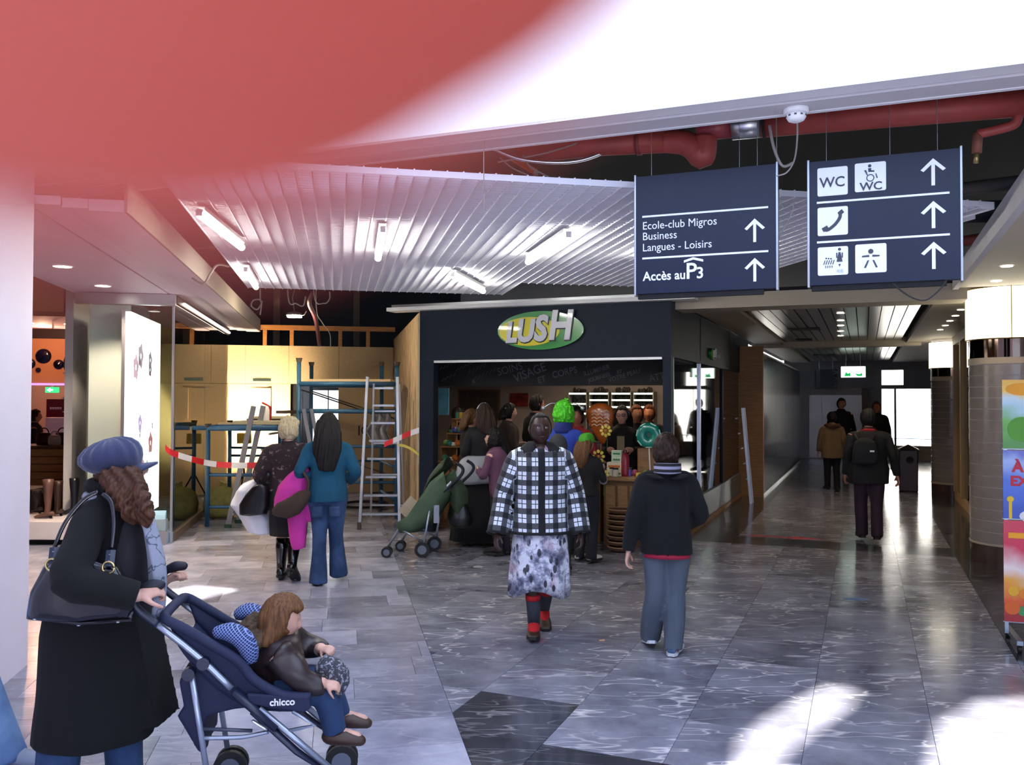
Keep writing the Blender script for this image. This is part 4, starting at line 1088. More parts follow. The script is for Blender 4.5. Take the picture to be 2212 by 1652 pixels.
# back wall shelving with lit edges
def shelf_unit(px0, px1, pys, label, idx):
    a, b = FR.hit_y(px0, 870, SD).x, FR.hit_y(px1, 870, SD).x
    t = thing('wall_shelf', label, 'shelf', FR.m @ T(a, SD, 0), 'lit wall shelves at the back of the shop')
    w = b - a
    for s in (0, w - 0.02): MB().box((s, -0.30, 0.9), (s + 0.02, -0.002, FR.hit_y(px0, 846, SD).z)).obj('upright', M('shelf_grey', '#8d857e', 0.6), t)
    for py in pys:
        z = FR.hit_y(px0, py, SD - 0.3).z
        MB().box((0.021, -0.30, z - 0.012), (w - 0.021, -0.002, z + 0.012)).obj('shelf_board', MATS['shelf_grey'], t)
        MB().box((0.021, -0.315, z - 0.016), (w - 0.021, -0.301, z + 0.014)).obj('light_edge', emitter('shelf_light', '#f1ffe0', 2.2), t)
        for j in range(6):
            hh = 0.07 + 0.05 * rnd.random()
            o = MB().lathe([(0.03, 0), (0.032, hh * 0.75), (0.018, hh * 0.85), (0.018, hh)], 10).obj('jar', M('jar_%d' % (j % 3), ('#1c1a18', '#2b2521', '#3a332c')[j % 3], 0.4), None, t.matrix_world @ T(0.08 + j * (w - 0.16) / 5, -0.15, z + 0.0125), smooth=True)
            tag(o, '%s jar from the left on the %s board of the %s lit wall shelf' % (('first', 'second', 'third', 'fourth', 'fifth', 'sixth')[j], ('top', 'second', 'third', 'lowest')[pys.index(py)], label.split(' lit')[0]), 'jar', 'dark jars on %s' % label)
ords = ('leftmost', 'second', 'third', 'fourth')
for i, (a, b, pys) in enumerate(((1238, 1278, (850, 872, 893)), (1282, 1325, (850, 864, 879)), (1329, 1372, (850, 864, 879)), (1376, 1420, (850, 864, 879, 892)))):
    shelf_unit(a, b, pys, '%s lit wall shelf at the back of the shop' % ords[i], i)
# notice board and small poster on the back wall, blue poster at left
def flat(name, label, cat, px0, py0, px1, py1, yl, mats, frame=None):
    a, b = FR.hit_y(px0, py0, yl), FR.hit_y(px1, py1, yl)
    t = thing(name, label, cat, FR.m @ T(a.x, yl, b.z))
    MB().box((0, 0, 0), (b.x - a.x, 0.02, a.z - b.z)).obj('sheet', mats, t)
    if frame:
        W, Hh = b.x - a.x, a.z - b.z
        for c in (((-0.03, -0.03), (W + 0.03, 0)), ((-0.03, Hh), (W + 0.03, Hh + 0.03)), ((-0.03, 0), (0, Hh)), ((W, 0), (W + 0.03, Hh))):
            MB().box((c[0][0], -0.01, c[0][1]), (c[1][0], 0.025, c[1][1])).obj('frame', frame, t)
    return t
flat('notice_board', 'grey framed notice board on the back wall of the shop', 'notice board', 993, 845, 1076, 905, SD - 0.05, M('slate_sheet', '#4a4540', 0.8, var=0.4, vscale=14), M('oak_frame', '#6a5238', 0.6))
flat('poster', 'small red poster with flame colours on the shop back wall', 'poster', 1101, 849, 1140, 878, SD - 0.05, M('flame_print', '#6e1f18', 0.7, var=0.9, vscale=9))
flat('blue_poster', 'light blue poster at the left inside the shop', 'poster', 947, 838, 969, 896, 1.6, M('sky_print', '#4fa3c4', 0.6, var=0.35, vscale=5))
# stands and tables
m_tbl = wood('shop_oak', '#7a5632', '#a3794a'); m_tbl2 = wood('shop_oak_dark', '#5a3a20', '#7d5a34')
def goods(parent_m, x0, x1, y0, y1, z, n, where, seed, big=1.0):
    r = random.Random(seed)
    cols = ['#c9482b', '#d8b43c', '#7fa04a', '#cfc6b4', '#b0475f', '#5b4ba0', '#e7e2d2', '#2f8a7a', '#d97b2a', '#8b2d2a']
    for k in range(n):
        c = cols[r.randrange(len(cols))]; kind = ('bar_of_soap', 'bath_ball', 'jar')[r.randrange(3)]
        mt = M('goods_' + c[1:], c, 0.6, var=0.15, vscale=20)
        m = parent_m @ T(x0 + (x1 - x0) * (k + 0.5) / n, r.uniform(y0, y1), z) @ RZ(r.uniform(0, 3))
        if kind == 'bar_of_soap': o = MB().box((-0.045 * big, -0.03 * big, 0), (0.045 * big, 0.03 * big, 0.05 * big)).obj(kind, mt, None, m, bevel=0.008)
        elif kind == 'bath_ball': o = MB().lathe([(0.005, 0), (0.03 * big, 0.008), (0.043 * big, 0.03 * big), (0.043 * big, 0.05 * big), (0.03 * big, 0.075 * big), (0.005, 0.085 * big)], 12).obj(kind, mt, None, m, smooth=True)
        else:
            o = MB().lathe([(0.035 * big, 0), (0.038 * big, 0.07 * big), (0.034 * big, 0.085 * big)], 12).obj(kind, mt, None, m, auto=40)
            MB().lathe([(0.036 * big, 0.0855 * big), (0.036 * big, 0.105 * big), (0.0, 0.106 * big)], 12).obj('lid', M('jar_lid', '#22211f', 0.4), o)
        side = ('far left', 'left', 'middle left', 'middle', 'middle right', 'right', 'far right', 'very end', 'rear', 'corner')[min(9, int(k * 10 / n))]
        nm = {'#c9482b': 'brick red', '#d8b43c': 'yellow', '#7fa04a': 'green', '#cfc6b4': 'beige', '#b0475f': 'pink', '#5b4ba0': 'violet', '#e7e2d2': 'cream', '#2f8a7a': 'teal', '#d97b2a': 'orange', '#8b2d2a': 'dark red'}[c]
        tag(o, '%s %s, %s, %s' % (nm, kind.replace('_', ' '), side, where.replace('oak display stand just inside the shop opening at left', 'left oak stand').replace('oak counter in front of the shop crowded with boxes', 'crowded shop counter').replace('narrow oak plinth beside the counter', 'narrow plinth')), kind.split('_')[-1], 'goods on %s' % where)
def stand(label, name, px0, px1, yl, depth, pys, bodyz=True, mt=None):
    a, b = FR.hit_y(px0, 950, yl), FR.hit_y(px1, 950, yl)
    t = thing(name, label, 'display stand', FR.m @ T(a.x, yl, 0)); w = b.x - a.x
    mt = mt or m_tbl
    zt2 = FR.hit_y((px0 + px1) / 2, pys[-1], yl).z
    MB().box((0.02, 0.02, 0), (w - 0.02, depth - 0.02, zt2 - 0.04)).obj('body', m_tbl2, t)
    MB().box((-0.02, -0.03, zt2 - 0.039), (w + 0.02, depth, zt2)).obj('top_board', mt, t, bevel=0.006)
    for i in range(3):
        x0 = 0.05 + i * (w - 0.1) / 3
        MB().box((x0, 0.0, 0.12), (x0 + (w - 0.1) / 3 - 0.03, 0.019, zt2 - 0.10)).obj('front_panel', mt, t)
    goods(t.matrix_world, 0.03, w - 0.03, 0.06, depth * 0.5, zt2 + 0.001, 7, 'the ' + label, hash(name) % 97 if False else len(label))
    prev = zt2
    for j, py in enumerate(reversed(pys[:-1])):
        z = FR.hit_y((px0 + px1) / 2, py, yl).z
        y0 = depth * 0.25 * (j + 1)
        MB().box((0.0, y0, z - 0.02), (w, depth, z)).obj('shelf_board', mt, t)
        for s in (0, w - 0.02): MB().box((s, y0 + 0.02, prev + 0.001), (s + 0.02, depth, z - 0.0205)).obj('upright', mt, t)
        goods(t.matrix_world, 0.03, w - 0.03, y0 + 0.03, y0 + 0.12, z + 0.001, 6, 'the %s shelf of the %s' % (('second', 'third', 'top', 'crowning')[j], label), len(label) + j * 7)
        prev = z
    return t
stand('oak display stand just inside the shop opening at left', 'display_stand', 938, 997, 0.42, 0.7, (905, 937, 965, 997))
tb = stand('oak counter in front of the shop crowded with boxes', 'shop_counter', 1300, 1396, -0.10, 0.75, (1032,))
ct = stand('narrow oak plinth beside the counter', 'display_plinth', 1280, 1299, 0.05, 0.6, (1018,))
bx_ = thing('wooden_box', 'open wooden box behind the boy on the counter', 'box', FR.m @ T(FR.hit_y(1377, 960, 0.3).x, 0.3, FR.hit_y(1380, 1026, 0.3).z))
for a, b in (((0, 0, 0), (0.30, 0.02, 0.33)), ((0, 0.24, 0), (0.30, 0.26, 0.33)), ((0, 0.021, 0), (0.02, 0.239, 0.33)), ((0.28, 0.021, 0), (0.30, 0.239, 0.33)), ((0.021, 0.021, 0), (0.279, 0.239, 0.02))):
    MB().box(a, b).obj('board', m_tbl, bx_)
# gift boxes stacked on the plinth, red bottle, flowers
zc_ = FR.hit_y(1300, 1018, 0.05).z
bx0 = FR.hit_y(1312, 1000, 0.15).x
zz_ = FR.hit_y(1330, 1030, 0.1).z + 0.002
for i, (w_, h_, c, lab) in enumerate(((0.20, 0.085, '#d9d0a6', 'pale green-labelled box at the bottom of the counter pile'), (0.19, 0.09, '#e0d3b0', 'cream box with orange stripe in the middle of the counter pile'), (0.13, 0.075, '#cfd8c0', 'small pale box above the striped one'), (0.13, 0.07, '#c8d8b8', 'small green and white box topmost of the counter pile'))):
    t = thing('gift_box', lab, 'box', FR.m @ T(bx0 + (0.06 if i > 1 else 0), 0.12, zz_), 'gift boxes on the counter')
    MB().box((0, 0, 0), (w_, 0.14, h_)).obj('carton', M('carton_' + c[1:], c, 0.6), t, bevel=0.004)
    MB().box((0.02, -0.002, h_ * 0.3), (w_ - 0.02, -0.0003, h_ * 0.6)).obj('label_print', M('print_%d' % i, ('#6f8a3a', '#c86a2a', '#4f7f3f', '#3f7f4f')[i], 0.6), t)
    zz_ += h_ + 0.001
q = FR.hit_y(1348, 1000, 0.1)
rb = thing('red_bottle', 'tall red bottle beside the gift boxes', 'bottle', FR.m @ T(q.x, 0.15, FR.hit_y(1348, 1032, 0.1).z + 0.002))
MB().lathe([(0.0, 0), (0.05, 0.0), (0.052, 0.05), (0.052, 0.24), (0.04, 0.28), (0.022, 0.30)], 16).obj('body', M('crimson', '#8f1f2f', 0.35), rb, smooth=True)
MB().lathe([(0.026, 0.30), (0.026, 0.34), (0.0, 0.345)], 12).obj('cap', M('crimson_dark', '#5f1420', 0.4), rb)
for i, (px, py) in enumerate(((1296, 985), (1312, 930), (1305, 1025))):
    q = FR.hit_y(px, py, -0.08)
    t = thing('sunflower', ('yellow flower standing in front of the violet cloth', 'small pale yellow flower above the counter', 'yellow flower bending over the counter edge')[i], 'flower', FR.m @ T(q.x, -0.15, q.z), 'yellow flowers at the counter')
    r_ = (0.055, 0.045, 0.05)[i]
    for k in range(8):
        a = k * math.pi / 4
        MB().lathe([(0.002, 0), (0.018, 0.01), (0.018, 0.03), (0.002, 0.04)], 6).obj('petal', M('petal_yellow', '#e0c85a', 0.7), t, Matrix.Translation((math.cos(a) * r_ * 0.7, 0, math.sin(a) * r_ * 0.7)) @ RY(math.pi / 2 - a) @ Matrix.Diagonal((1, 0.5, 1.2, 1)))
    MB().lathe([(0.0, -0.012), (0.022, -0.006), (0.022, 0.006), (0.0, 0.012)], 10).obj('flower_centre', M('flower_brown', '#a8742c', 0.8), t, RX(math.pi / 2))
    MB().tube([(0, 0.01, 0), (0.01, 0.03, -0.12), (0.0, 0.05, -0.25)], 0.005, 5).obj('stem', M('stem_green', '#4d6b2a', 0.7), t)
# stack of wicker baskets beside the boy
q = FR.hit_y(1338, 1150, -0.55)
for k in range(8):
    t = thing('wicker_basket', 'round wicker basket, %s of the stack in front of the counter' % ('lowest', 'second', 'third', 'fourth', 'fifth', 'sixth', 'seventh', 'topmost')[k], 'basket', FR.m @ T(q.x, -0.45, 0.005 + k * 0.062), 'wicker basket stack')
    MB().lathe([(0.10, 0.0), (0.14, 0.01), (0.165, 0.05), (0.158, 0.05), (0.135, 0.016), (0.0, 0.008)], 20).obj('bowl', M('wicker', '#5f3f26', 0.8, var=0.4, vscale=60, bump=0.6, bscale=90), t, smooth=True)
    MB().tube([(0.166 * math.cos(a * math.pi / 10), 0.166 * math.sin(a * math.pi / 10), 0.052) for a in range(21)], 0.006, 6).obj('rim', M('wicker_pale', '#a3805a', 0.7), t)
# giant orange cone balloon and teal ring balloon
c = FR.hit_y(1298, 915, 0.45)
bal = thing('cone_balloon', 'big shiny orange cone-shaped balloon held up in the shop', 'balloon', FR.m @ T(c.x, 0.45, c.z))
prof = [(0.02, -0.26), (0.06, -0.20), (0.12, -0.08), (0.17, 0.04), (0.185, 0.12), (0.17, 0.19), (0.10, 0.25), (0.02, 0.27)]
rings = []
for r_, z in prof: rings.append([Vector((r_ * math.cos(2 * math.pi * k / 24) * (1 + 0.05 * math.sin(5 * k + z * 40)), 0.45 * r_ * math.sin(2 * math.pi * k / 24), z)) for k in range(24)])
MB().rings(rings).obj('foil', M('orange_foil', '#a8561f', 0.28, coat=0.5, bump=0.3, bscale=25), bal, RY(math.radians(-6)), smooth=True)
for i in range(5):
    for j in range(3):
        MB().tube(spline([(-0.10 + j * 0.08, -0.088 + 0.01 * abs(j - 1), 0.16 - i * 0.045), (-0.06 + j * 0.08, -0.092 + 0.01 * abs(j - 1), 0.175 - i * 0.045), (-0.03 + j * 0.08, -0.088 + 0.012 * abs(j - 1), 0.15 - i * 0.045)], 3), 0.006, 5).obj('white_swirl', M('cream_print', '#e8cdb0', 0.5), bal)
MB().tube([(0, 0, -0.26), (0.0, -0.02, -0.75)], 0.012, 8).obj('stick', M('orange_stick', '#9a5426', 0.5), bal)
c = FR.hit_y(1402, 940, 0.1)
bal = thing('ring_balloon', 'teal ring-shaped balloon above the wooden box', 'balloon', FR.m @ T(c.x, 0.10, c.z))
mb = MB(); rr = []
for i in range(28):
    a = 2 * math.pi * i / 28; R_ = 0.095
    rr.append([Vector(((R_ + 0.065 * math.cos(b_)) * math.cos(a), 0.055 * math.sin(b_), (R_ + 0.065 * math.cos(b_)) * math.sin(a))) for b_ in [2 * math.pi * k / 12 for k in range(12)]])
mb.rings(rr, closed=True).obj('foil', M('teal_foil', '#14806e', 0.25, coat=0.6, bump=0.3, bscale=20), bal, smooth=True)
MB().lathe([(0.0, -0.01), (0.035, -0.008), (0.035, 0.008), (0.0, 0.01)], 14).obj('ring_centre', M('dark_teal', '#0d4f48', 0.4), bal, RX(math.pi / 2))
for i in range(7):
    a = i * 0.9
    MB().tube(spline([(0.15 * math.cos(a), -0.03, 0.15 * math.sin(a)), (0.145 * math.cos(a + 0.25), -0.035, 0.145 * math.sin(a + 0.25)), (0.15 * math.cos(a + 0.5), -0.03, 0.15 * math.sin(a + 0.5))], 3), 0.008, 5).obj('white_swirl', M('mint_print', '#a9d4c2', 0.5), bal)
MB().tube([(0, 0, -0.14), (0.01, 0.02, -0.45)], 0.008, 6).obj('stick', m_white, bal)
# lamps in the shop ceiling
for i, (x, y) in enumerate(((-2.7, 1.6), (-1.7, 1.7), (-0.7, 1.6), (-2.2, 3.6), (-1.0, 3.6))):
    t = thing('shop_downlight', '%s downlight in the dark shop ceiling' % ('front left', 'front middle', 'front right', 'rear left', 'rear right')[i], 'lamp', FR.m @ T(x, y, 2.895))
    MB().lathe([(0.0, 0.0), (0.05, 0.0), (0.05, -0.004), (0.0, -0.004)], 16).obj('lens', emitter('warm_lens', '#ffd9a8', 6), t)
    MB().lathe([(0.051, 0.0), (0.065, 0.0), (0.065, -0.006), (0.051, -0.006)], 16, cap=False).obj('ring', m_white, t)
    light('shop_light', 'SPOT', (0, 0, -0.03), 42, (255, 226, 196), 0.05, t, aim=(0, 0.1, -1), spot=math.radians(150))

# ------------------------------------------------------------------ right passage: columns, stand, bin, signs
m_ctile = M('grey_brown_tile', '#8a817b', 0.22, var=0.05, vscale=6, coat=0.3)
m_grout = M('pale_grout', '#c9c2ba', 0.7)
m_lampdrum = emitter('lamp_drum', '#fff6dc', 3.2)
def column(cx_, cy_, r, label, lab2, zb, zt_, z_t0, z_t1, base_h):
    t = thing('tiled_column', label, 'column', FR.m @ T(cx_, cy_, 0))
    MB().lathe([(r, 0), (r, base_h)], 40).obj('stone_base', M('brown_marble', '#4a3a34', 0.12, var=0.3, vscale=5), t, auto=40)
    MB().lathe([(r * 0.985, base_h + 0.0005), (r * 0.985, zb)], 40).obj('core', m_grout, t, auto=40)
    n = int((z_t1 - z_t0) / 0.118)
    st = (z_t1 - z_t0) / n
    me = MB().lathe([(r * 0.986, 0.0), (r, 0.0006), (r, st - 0.006), (r * 0.986, st - 0.0055)], 40, cap=False).mesh('tile_course', m_ctile)
    for k in range(n):
        o = bpy.data.objects.new('tile_course', me); COL.objects.link(o); o.parent = t; o.matrix_local = T(0, 0, z_t0 + k * st)
        finish(o, auto=40)
    MB().lathe([(r * 1.012, base_h + 0.001), (r * 1.012, z_t0 - 0.002)], 40).obj('lower_band', M('beige_band', '#b6a893', 0.4), t, auto=40)
    MB().lathe([(r * 1.012, z_t1 + 0.001), (r * 1.012, z_t1 + 0.07)], 40).obj('upper_band', MATS['beige_band'], t, auto=40)
    MB().lathe([(r * 0.995, z_t1 + 0.071), (r * 0.995, zb - 0.001)], 40).obj('mirror_band', M('mirror_metal', '#6a5a50', 0.06, metal=1.0), t, auto=40)
    MB().lathe([(r * 0.98, zb + 0.001), (r * 0.98, 3.0)], 32).obj('shaft', m_plast, t)
    l = thing('column_lamp', lab2, 'lamp', FR.m @ T(cx_, cy_, zb))
    Rl = r * 1.06
    mb = MB(); seg = 40
    prof = [(Rl, 0.0), (Rl, zt_ - zb)]
    mb.lathe(prof, seg, cap=False).obj('glass_drum', m_lampdrum, l, auto=40)
    for z in (0.0, zt_ - zb): MB().tube([(Rl * 1.004 * math.cos(a * math.pi / 20), Rl * 1.004 * math.sin(a * math.pi / 20), z) for a in range(41)], 0.006, 6).obj('rim', M('brass_rim', '#a08a4a', 0.4, metal=0.7), l)
    for k in range(4):
        a = math.pi / 4 + k * math.pi / 2 - 0.9
        MB().tube([(Rl * 1.006 * math.cos(a), Rl * 1.006 * math.sin(a), 0), (Rl * 1.006 * math.cos(a), Rl * 1.006 * math.sin(a), zt_ - zb)], 0.006, 6).obj('seam_bar', MATS['brass_rim'], l)
c1 = FR.loc(G(2178, 1212)); 
cr = 0.42
d_ = 9.9
zq = lambda py, d: H + (869 - py) / FPX * d
column(3.66, 0.62, cr, 'near round column clad in grey tiles beside the poster stand', 'big glowing drum lamp around the near column', zq(738, d_), zq(632, d_), zq(1158, d_), zq(790, d_), 0.20)
d_ = 16.7
column(3.74, 7.95, 0.42, 'far round tiled column in the right passage', 'glowing drum lamp around the far column', zq(797, d_), zq(742, d_), 0.26, zq(815, d_) - 0.07, 0.22)
# poster stand at the right edge
p0 = G(2170, 1392)
ps = thing('poster_stand', 'bright three-panel poster stand on castors at the right edge', 'poster stand', Matrix.Translation((p0.x, p0.y, 0)) @ RZ(math.radians(-20)))
zz = lambda py: H - (py - 869) / FPX * p0.y
PW = 0.62
def print_mat(name, stops, scale):
    t = NT(name); mp = t.add('ShaderNodeMapping'); t.link(t.obj(), mp.inputs[0]); mp.inputs['Scale'].default_value = (1.0, 1.0, 1.0)
    sx = t.add('ShaderNodeSeparateXYZ'); t.link(mp.outputs[0], sx.inputs[0])
    f = t.math('ADD', sx.outputs[2], t.math('MULTIPLY', t.math('SUBTRACT', t.noise(mp.outputs[0], scale, 2.0), 0.5), 0.25))
    t.link(t.ramp(f, [(p, lin(c)) for p, c in stops]), t.b.inputs['Base Color']); t.b.inputs['Roughness'].default_value = 0.25
    pass
    return t.m
panels = ((820, 968, [(0.02, '#4f9a2c'), (0.20, '#6dbb3a'), (0.30, '#bfe3ef'), (0.36, '#d9eef2'), (0.42, '#ffd23a'), (0.55, '#ffb829')]),
          (972, 1118, [(0.05, '#2a4fb8'), (0.25, '#4470d8'), (0.42, '#a8bff0'), (0.5, '#6a6fc8')]),
          (1122, 1338, [(0.03, '#b02a2a'), (0.16, '#e8642a'), (0.27, '#f0a83a'), (0.38, '#f7e6e0'), (0.55, '#d8204a'), (0.68, '#d8304a')]))
for i, (ya, yb, st) in enumerate(panels):
    z1, z0 = zz(ya), zz(yb)
    p = MB().box((0, 0, 0), (PW, 0.012, z1 - z0)).obj('poster_panel', print_mat('poster_print_%d' % i, st, 5.0), ps, T(0, 0, z0))
    MB().box((-0.006, -0.004, -0.006), (PW + 0.006, 0.016, -0.0005)).obj('rail', m_alu, p)
    if i == 0:
        disc_on(p, 0.12, 0.14, 0.09, M('leaf_green', '#5aa82e', 0.5), 'green_blob', -0.003); disc_on(p, 0.32, 0.07, 0.08, M('sun_yellow', '#f2c81e', 0.5), 'yellow_blob', -0.004); disc_on(p, 0.12, 0.43, 0.10, M('sun_orange', '#ffae1c', 0.5), 'sun_disc', -0.003, 0.045)
        lettering('À', 0.09, M('magenta_ink', '#c8207a', 0.5), p, T(0.20, -0.004, 0.38) @ RX(math.pi / 2), 0.001, 0.003)
    if i == 1:
        lettering('À E', 0.10, M('red_ink', '#d0203c', 0.5), p, T(0.06, -0.004, 0.34) @ RX(math.pi / 2), 0.001, 0.004)
        lettering('EXC', 0.095, MATS['red_ink'], p, T(0.045, -0.004, 0.24) @ RX(math.pi / 2), 0.001, 0.004)
        disc_on(p, 0.045, 0.14, 0.022, MATS['sun_yellow'], 'yellow_blob', -0.004); quad_on(p, [(0.035, 0.0), (0.055, 0.0), (0.055, 0.12), (0.035, 0.12)], MATS['sun_yellow'], 'yellow_bar', -0.003)
        disc_on(p, 0.20, 0.02, 0.10, m_white, 'white_blob', -0.004, 0.05)
    if i == 2:
        for k, (x, z, r, c) in enumerate(((0.06, 0.22, 0.035, '#f2b42a'), (0.13, 0.20, 0.035, '#f28c2a'), (0.17, 0.28, 0.03, '#ffffff'), (0.12, 0.08, 0.035, '#4f9a5a'), (0.22, 0.10, 0.04, '#3a5ad0'), (0.22, 0.17, 0.04, '#d82a8a'), (0.05, 0.10, 0.05, '#e86a2a'), (0.30, 0.14, 0.06, '#f2c82a'))):
            disc_on(p, x, z, r, M('candy_%d' % k, c, 0.5), 'candy_blob', -0.004 - 0.0004 * k)
        quad_on(p, [(0.03, 0.60), (0.14, 0.60), (0.14, 0.64), (0.03, 0.64)], MATS['sun_orange'], 'orange_word', -0.004)
MB().box((0.005, 0.013, 0.08), (0.03, 0.035, zz(822))).obj('upright', m_alu, ps)
MB().box((PW - 0.03, 0.013, 0.08), (PW - 0.005, 0.035, zz(822))).obj('upright', m_alu, ps)
MB().box((0.04, -0.22, 0.055), (0.08, 0.26, 0.085)).obj('foot_bar', m_alu, ps)
MB().box((PW - 0.08, -0.22, 0.055), (PW - 0.04, 0.26, 0.085)).obj('foot_bar', m_alu, ps)
for x in (0.06, PW - 0.06):
    for y in (-0.20, 0.24): MB().tube([(x - 0.012, y, 0.027), (x + 0.012, y, 0.027)], 0.027, 12).obj('castor', M('black_rubber', '#151517', 0.6), ps)
# litter bin
bp = G(1970, 1062)
bn = thing('litter_bin', 'tall brown litter bin with pointed lid in the right passage', 'bin', Matrix.Translation((bp.x, bp.y + 0.15, 0)) @ RZ(-YR))
MB().box((-0.17, -0.17, 0.0), (0.17, 0.17, 0.82)).obj('body', M('bin_brown', '#33241c', 0.3), bn, bevel=0.02)
mb = MB(); n0 = [(-0.19, -0.19, 0.825), (0.19, -0.19, 0.825), (0.19, 0.19, 0.825), (-0.19, 0.19, 0.825), (0, 0, 0.92)]
mb.v = n0; mb.f = [(3, 2, 1, 0), (0, 1, 4), (1, 2, 4), (2, 3, 4), (3, 0, 4)]
mb.obj('lid', MATS['bin_brown'], bn)
MB().lathe([(0.0, 0), (0.06, 0.0), (0.07, 0.03), (0.0, 0.031)], 16).obj('flap', m_dark, bn, T(0.02, -0.172, 0.62) @ RX(math.pi / 2))
# green exit sign
c = FR.hit_y(1843, 803, 13.5); hw = (FR.hit_y(1869, 803, 13.5).x - FR.hit_y(1817, 803, 13.5).x) / 2; hh = (FR.hit_y(1843, 792, 13.5).z - FR.hit_y(1843, 815, 13.5).z) / 2
es = thing('exit_sign', 'lit green and white exit sign hanging in the right passage', 'exit sign', FR.m @ T(c.x, 13.5, c.z))
MB().box((-hw, 0, -hh), (hw, 0.05, hh)).obj('light_box', emitter('exit_white', '#eafff2', 2.6), es)
MB().box((-hw * 1.03, 0.0505, -hh * 1.05), (hw * 1.03, 0.09, hh * 1.05)).obj('back_box', m_white, es)
m_eg = emitter('exit_green', '#12a44f', 1.2)
quad_on(es, [(-hw * .75, -hh * .8), (-hw * .2, -hh * .8), (-hw * .25, -hh * .1), (-hw * .45, -hh * .35), (-hw * .6, hh * .05)], m_eg, 'running_figure', -0.004)
quad_on(es, [(hw * .12, -hh * .3), (hw * .35, -hh * .8), (hw * .75, -hh * .8), (hw * .75, -hh * .2), (hw * .5, -hh * .45)], m_eg, 'arrow_mark', -0.004)
MB().box((hw * 1.03, 0.0, -hh * 0.8), (hw * 1.3, 0.09, hh)).obj('end_cap', M('exit_cap_green', '#1f6b3f', 0.5), es)
for s in (-0.6, 0.6): MB().tube([(s * hw, 0.07, hh), (s * hw, 0.07, RZC - c.z - 0.0)], 0.005, 6).obj('hanger', m_wire, es)
# far direction sign
a, b = FR.hit_y(1760, 798, 16.5), FR.hit_y(1809, 840, 16.5)
fs = thing('far_sign', 'dark direction sign with white symbols at the end of the passage', 'sign', FR.m @ T(a.x, 16.5, b.z)); w, h = b.x - a.x, a.z - b.z
MB().box((0, 0, 0), (w, 0.05, h)).obj('panel', M('dark_slate_sign', '#23262e', 0.4), fs)
for k in range(3):
    z = h * (0.84 - 0.32 * k)
    lm = M('dim_white', '#8d9097', 0.5)
    quad_on(fs, [(0.06 * w, z - 0.09), (0.24 * w, z - 0.09), (0.24 * w, z + 0.09), (0.06 * w, z + 0.09)], lm, 'pictogram', -0.003)
    lettering('>', 0.28, lm, fs, T(0.78 * w, -0.003, z - 0.10) @ RX(math.pi / 2), 0.001, 0.004)
for u in (0.2, 0.8): MB().tube([(u * w, 0.02, h), (u * w, 0.02, RZC - b.z)], 0.004, 5).obj('suspension_wire', m_wire, fs)
# ladder leaning against the dark wall
ll = thing('leaning_ladder', 'aluminium ladder leaning against the dark wall by the pine post', 'ladder', FR.m @ T(0.34, FR.hit_x(1622, 1060, 0.34).y, 0))
for yy in (0, 0.36):
    MB().box((-0.02, -0.012, 0), (0.02, 0.012, 1.0)).obj('rail', m_lad, ll, Matrix(((1, 0, -0.29, 0), (0, 1, 0.10, yy * 0.6), (0, 0, 1.62, 0), (0, 0, 0, 1))))
for k in range(6):
    f_ = 0.1 + 0.16 * k
    MB().tube([(-0.29 * f_, 0.10 * f_, 1.62 * f_), (-0.29 * f_, 0.216 + 0.10 * f_, 1.62 * f_)], 0.012, 8).obj('rung', m_lad, ll)
# passage downlights
for i, py in enumerate((656, 676, 692, 703, 715, 725)):
    g = G(1816, py, RZC - 0.006)
    t = thing('passage_downlight', '%s in the row of small downlights along the slatted ceiling' % ('nearest', 'second', 'third', 'fourth', 'fifth', 'farthest')[i], 'lamp', Matrix.Translation(g), 'passage downlights')
    MB().lathe([(0.0, 0.0), (0.055, 0.0), (0.055, -0.004), (0.0, -0.004)], 14).obj('lens', emitter('down_lens', '#fff3df', 5), t)
    MB().lathe([(0.056, 0.002), (0.075, 0.0), (0.075, -0.005), (0.056, -0.005)], 14, cap=False).obj('ring', m_silver, t)
    if i % 2 == 0: light('passage_light', 'SPOT', (0, 0, -0.03), 60, (255, 226, 190), 0.05, t, aim=(0, 0, -1), spot=math.radians(120))
for i, (px, py) in enumerate(((2076, 669), (2064, 682), (2052, 693), (2042, 703), (2031, 712))):
    g = G(px, py, RZC - 0.066)
    t = thing('soffit_downlight', '%s in the row of tiny lights on the beige soffit above the shop glass' % ('nearest', 'second', 'middle', 'fourth', 'farthest')[i], 'lamp', Matrix.Translation(g), 'tiny soffit lights')
    MB().lathe([(0.0, 0.0), (0.045, 0.0), (0.045, -0.004), (0.0, -0.004)], 12).obj('lens', emitter('down_lens', '#fff3df', 5), t)
for i, (px, py) in enumerate(((2175, 575), (2152, 607))):
    g = G(px, py, RZC - 0.006)
    t = thing('soffit_downlight', '%s of the two downlights in the near warm soffit at right' % ('larger', 'farther')[i], 'lamp', Matrix.Translation(g), 'near soffit lights')
    MB().lathe([(0.0, 0.0), (0.05, 0.0), (0.05, -0.004), (0.0, -0.004)], 14).obj('lens', emitter('down_lens', '#fff3df', 5), t)
    light('soffit_light', 'SPOT', (0, 0, -0.03), 14, (255, 220, 170), 0.05, t, aim=(0, 0, -1), spot=math.radians(120))
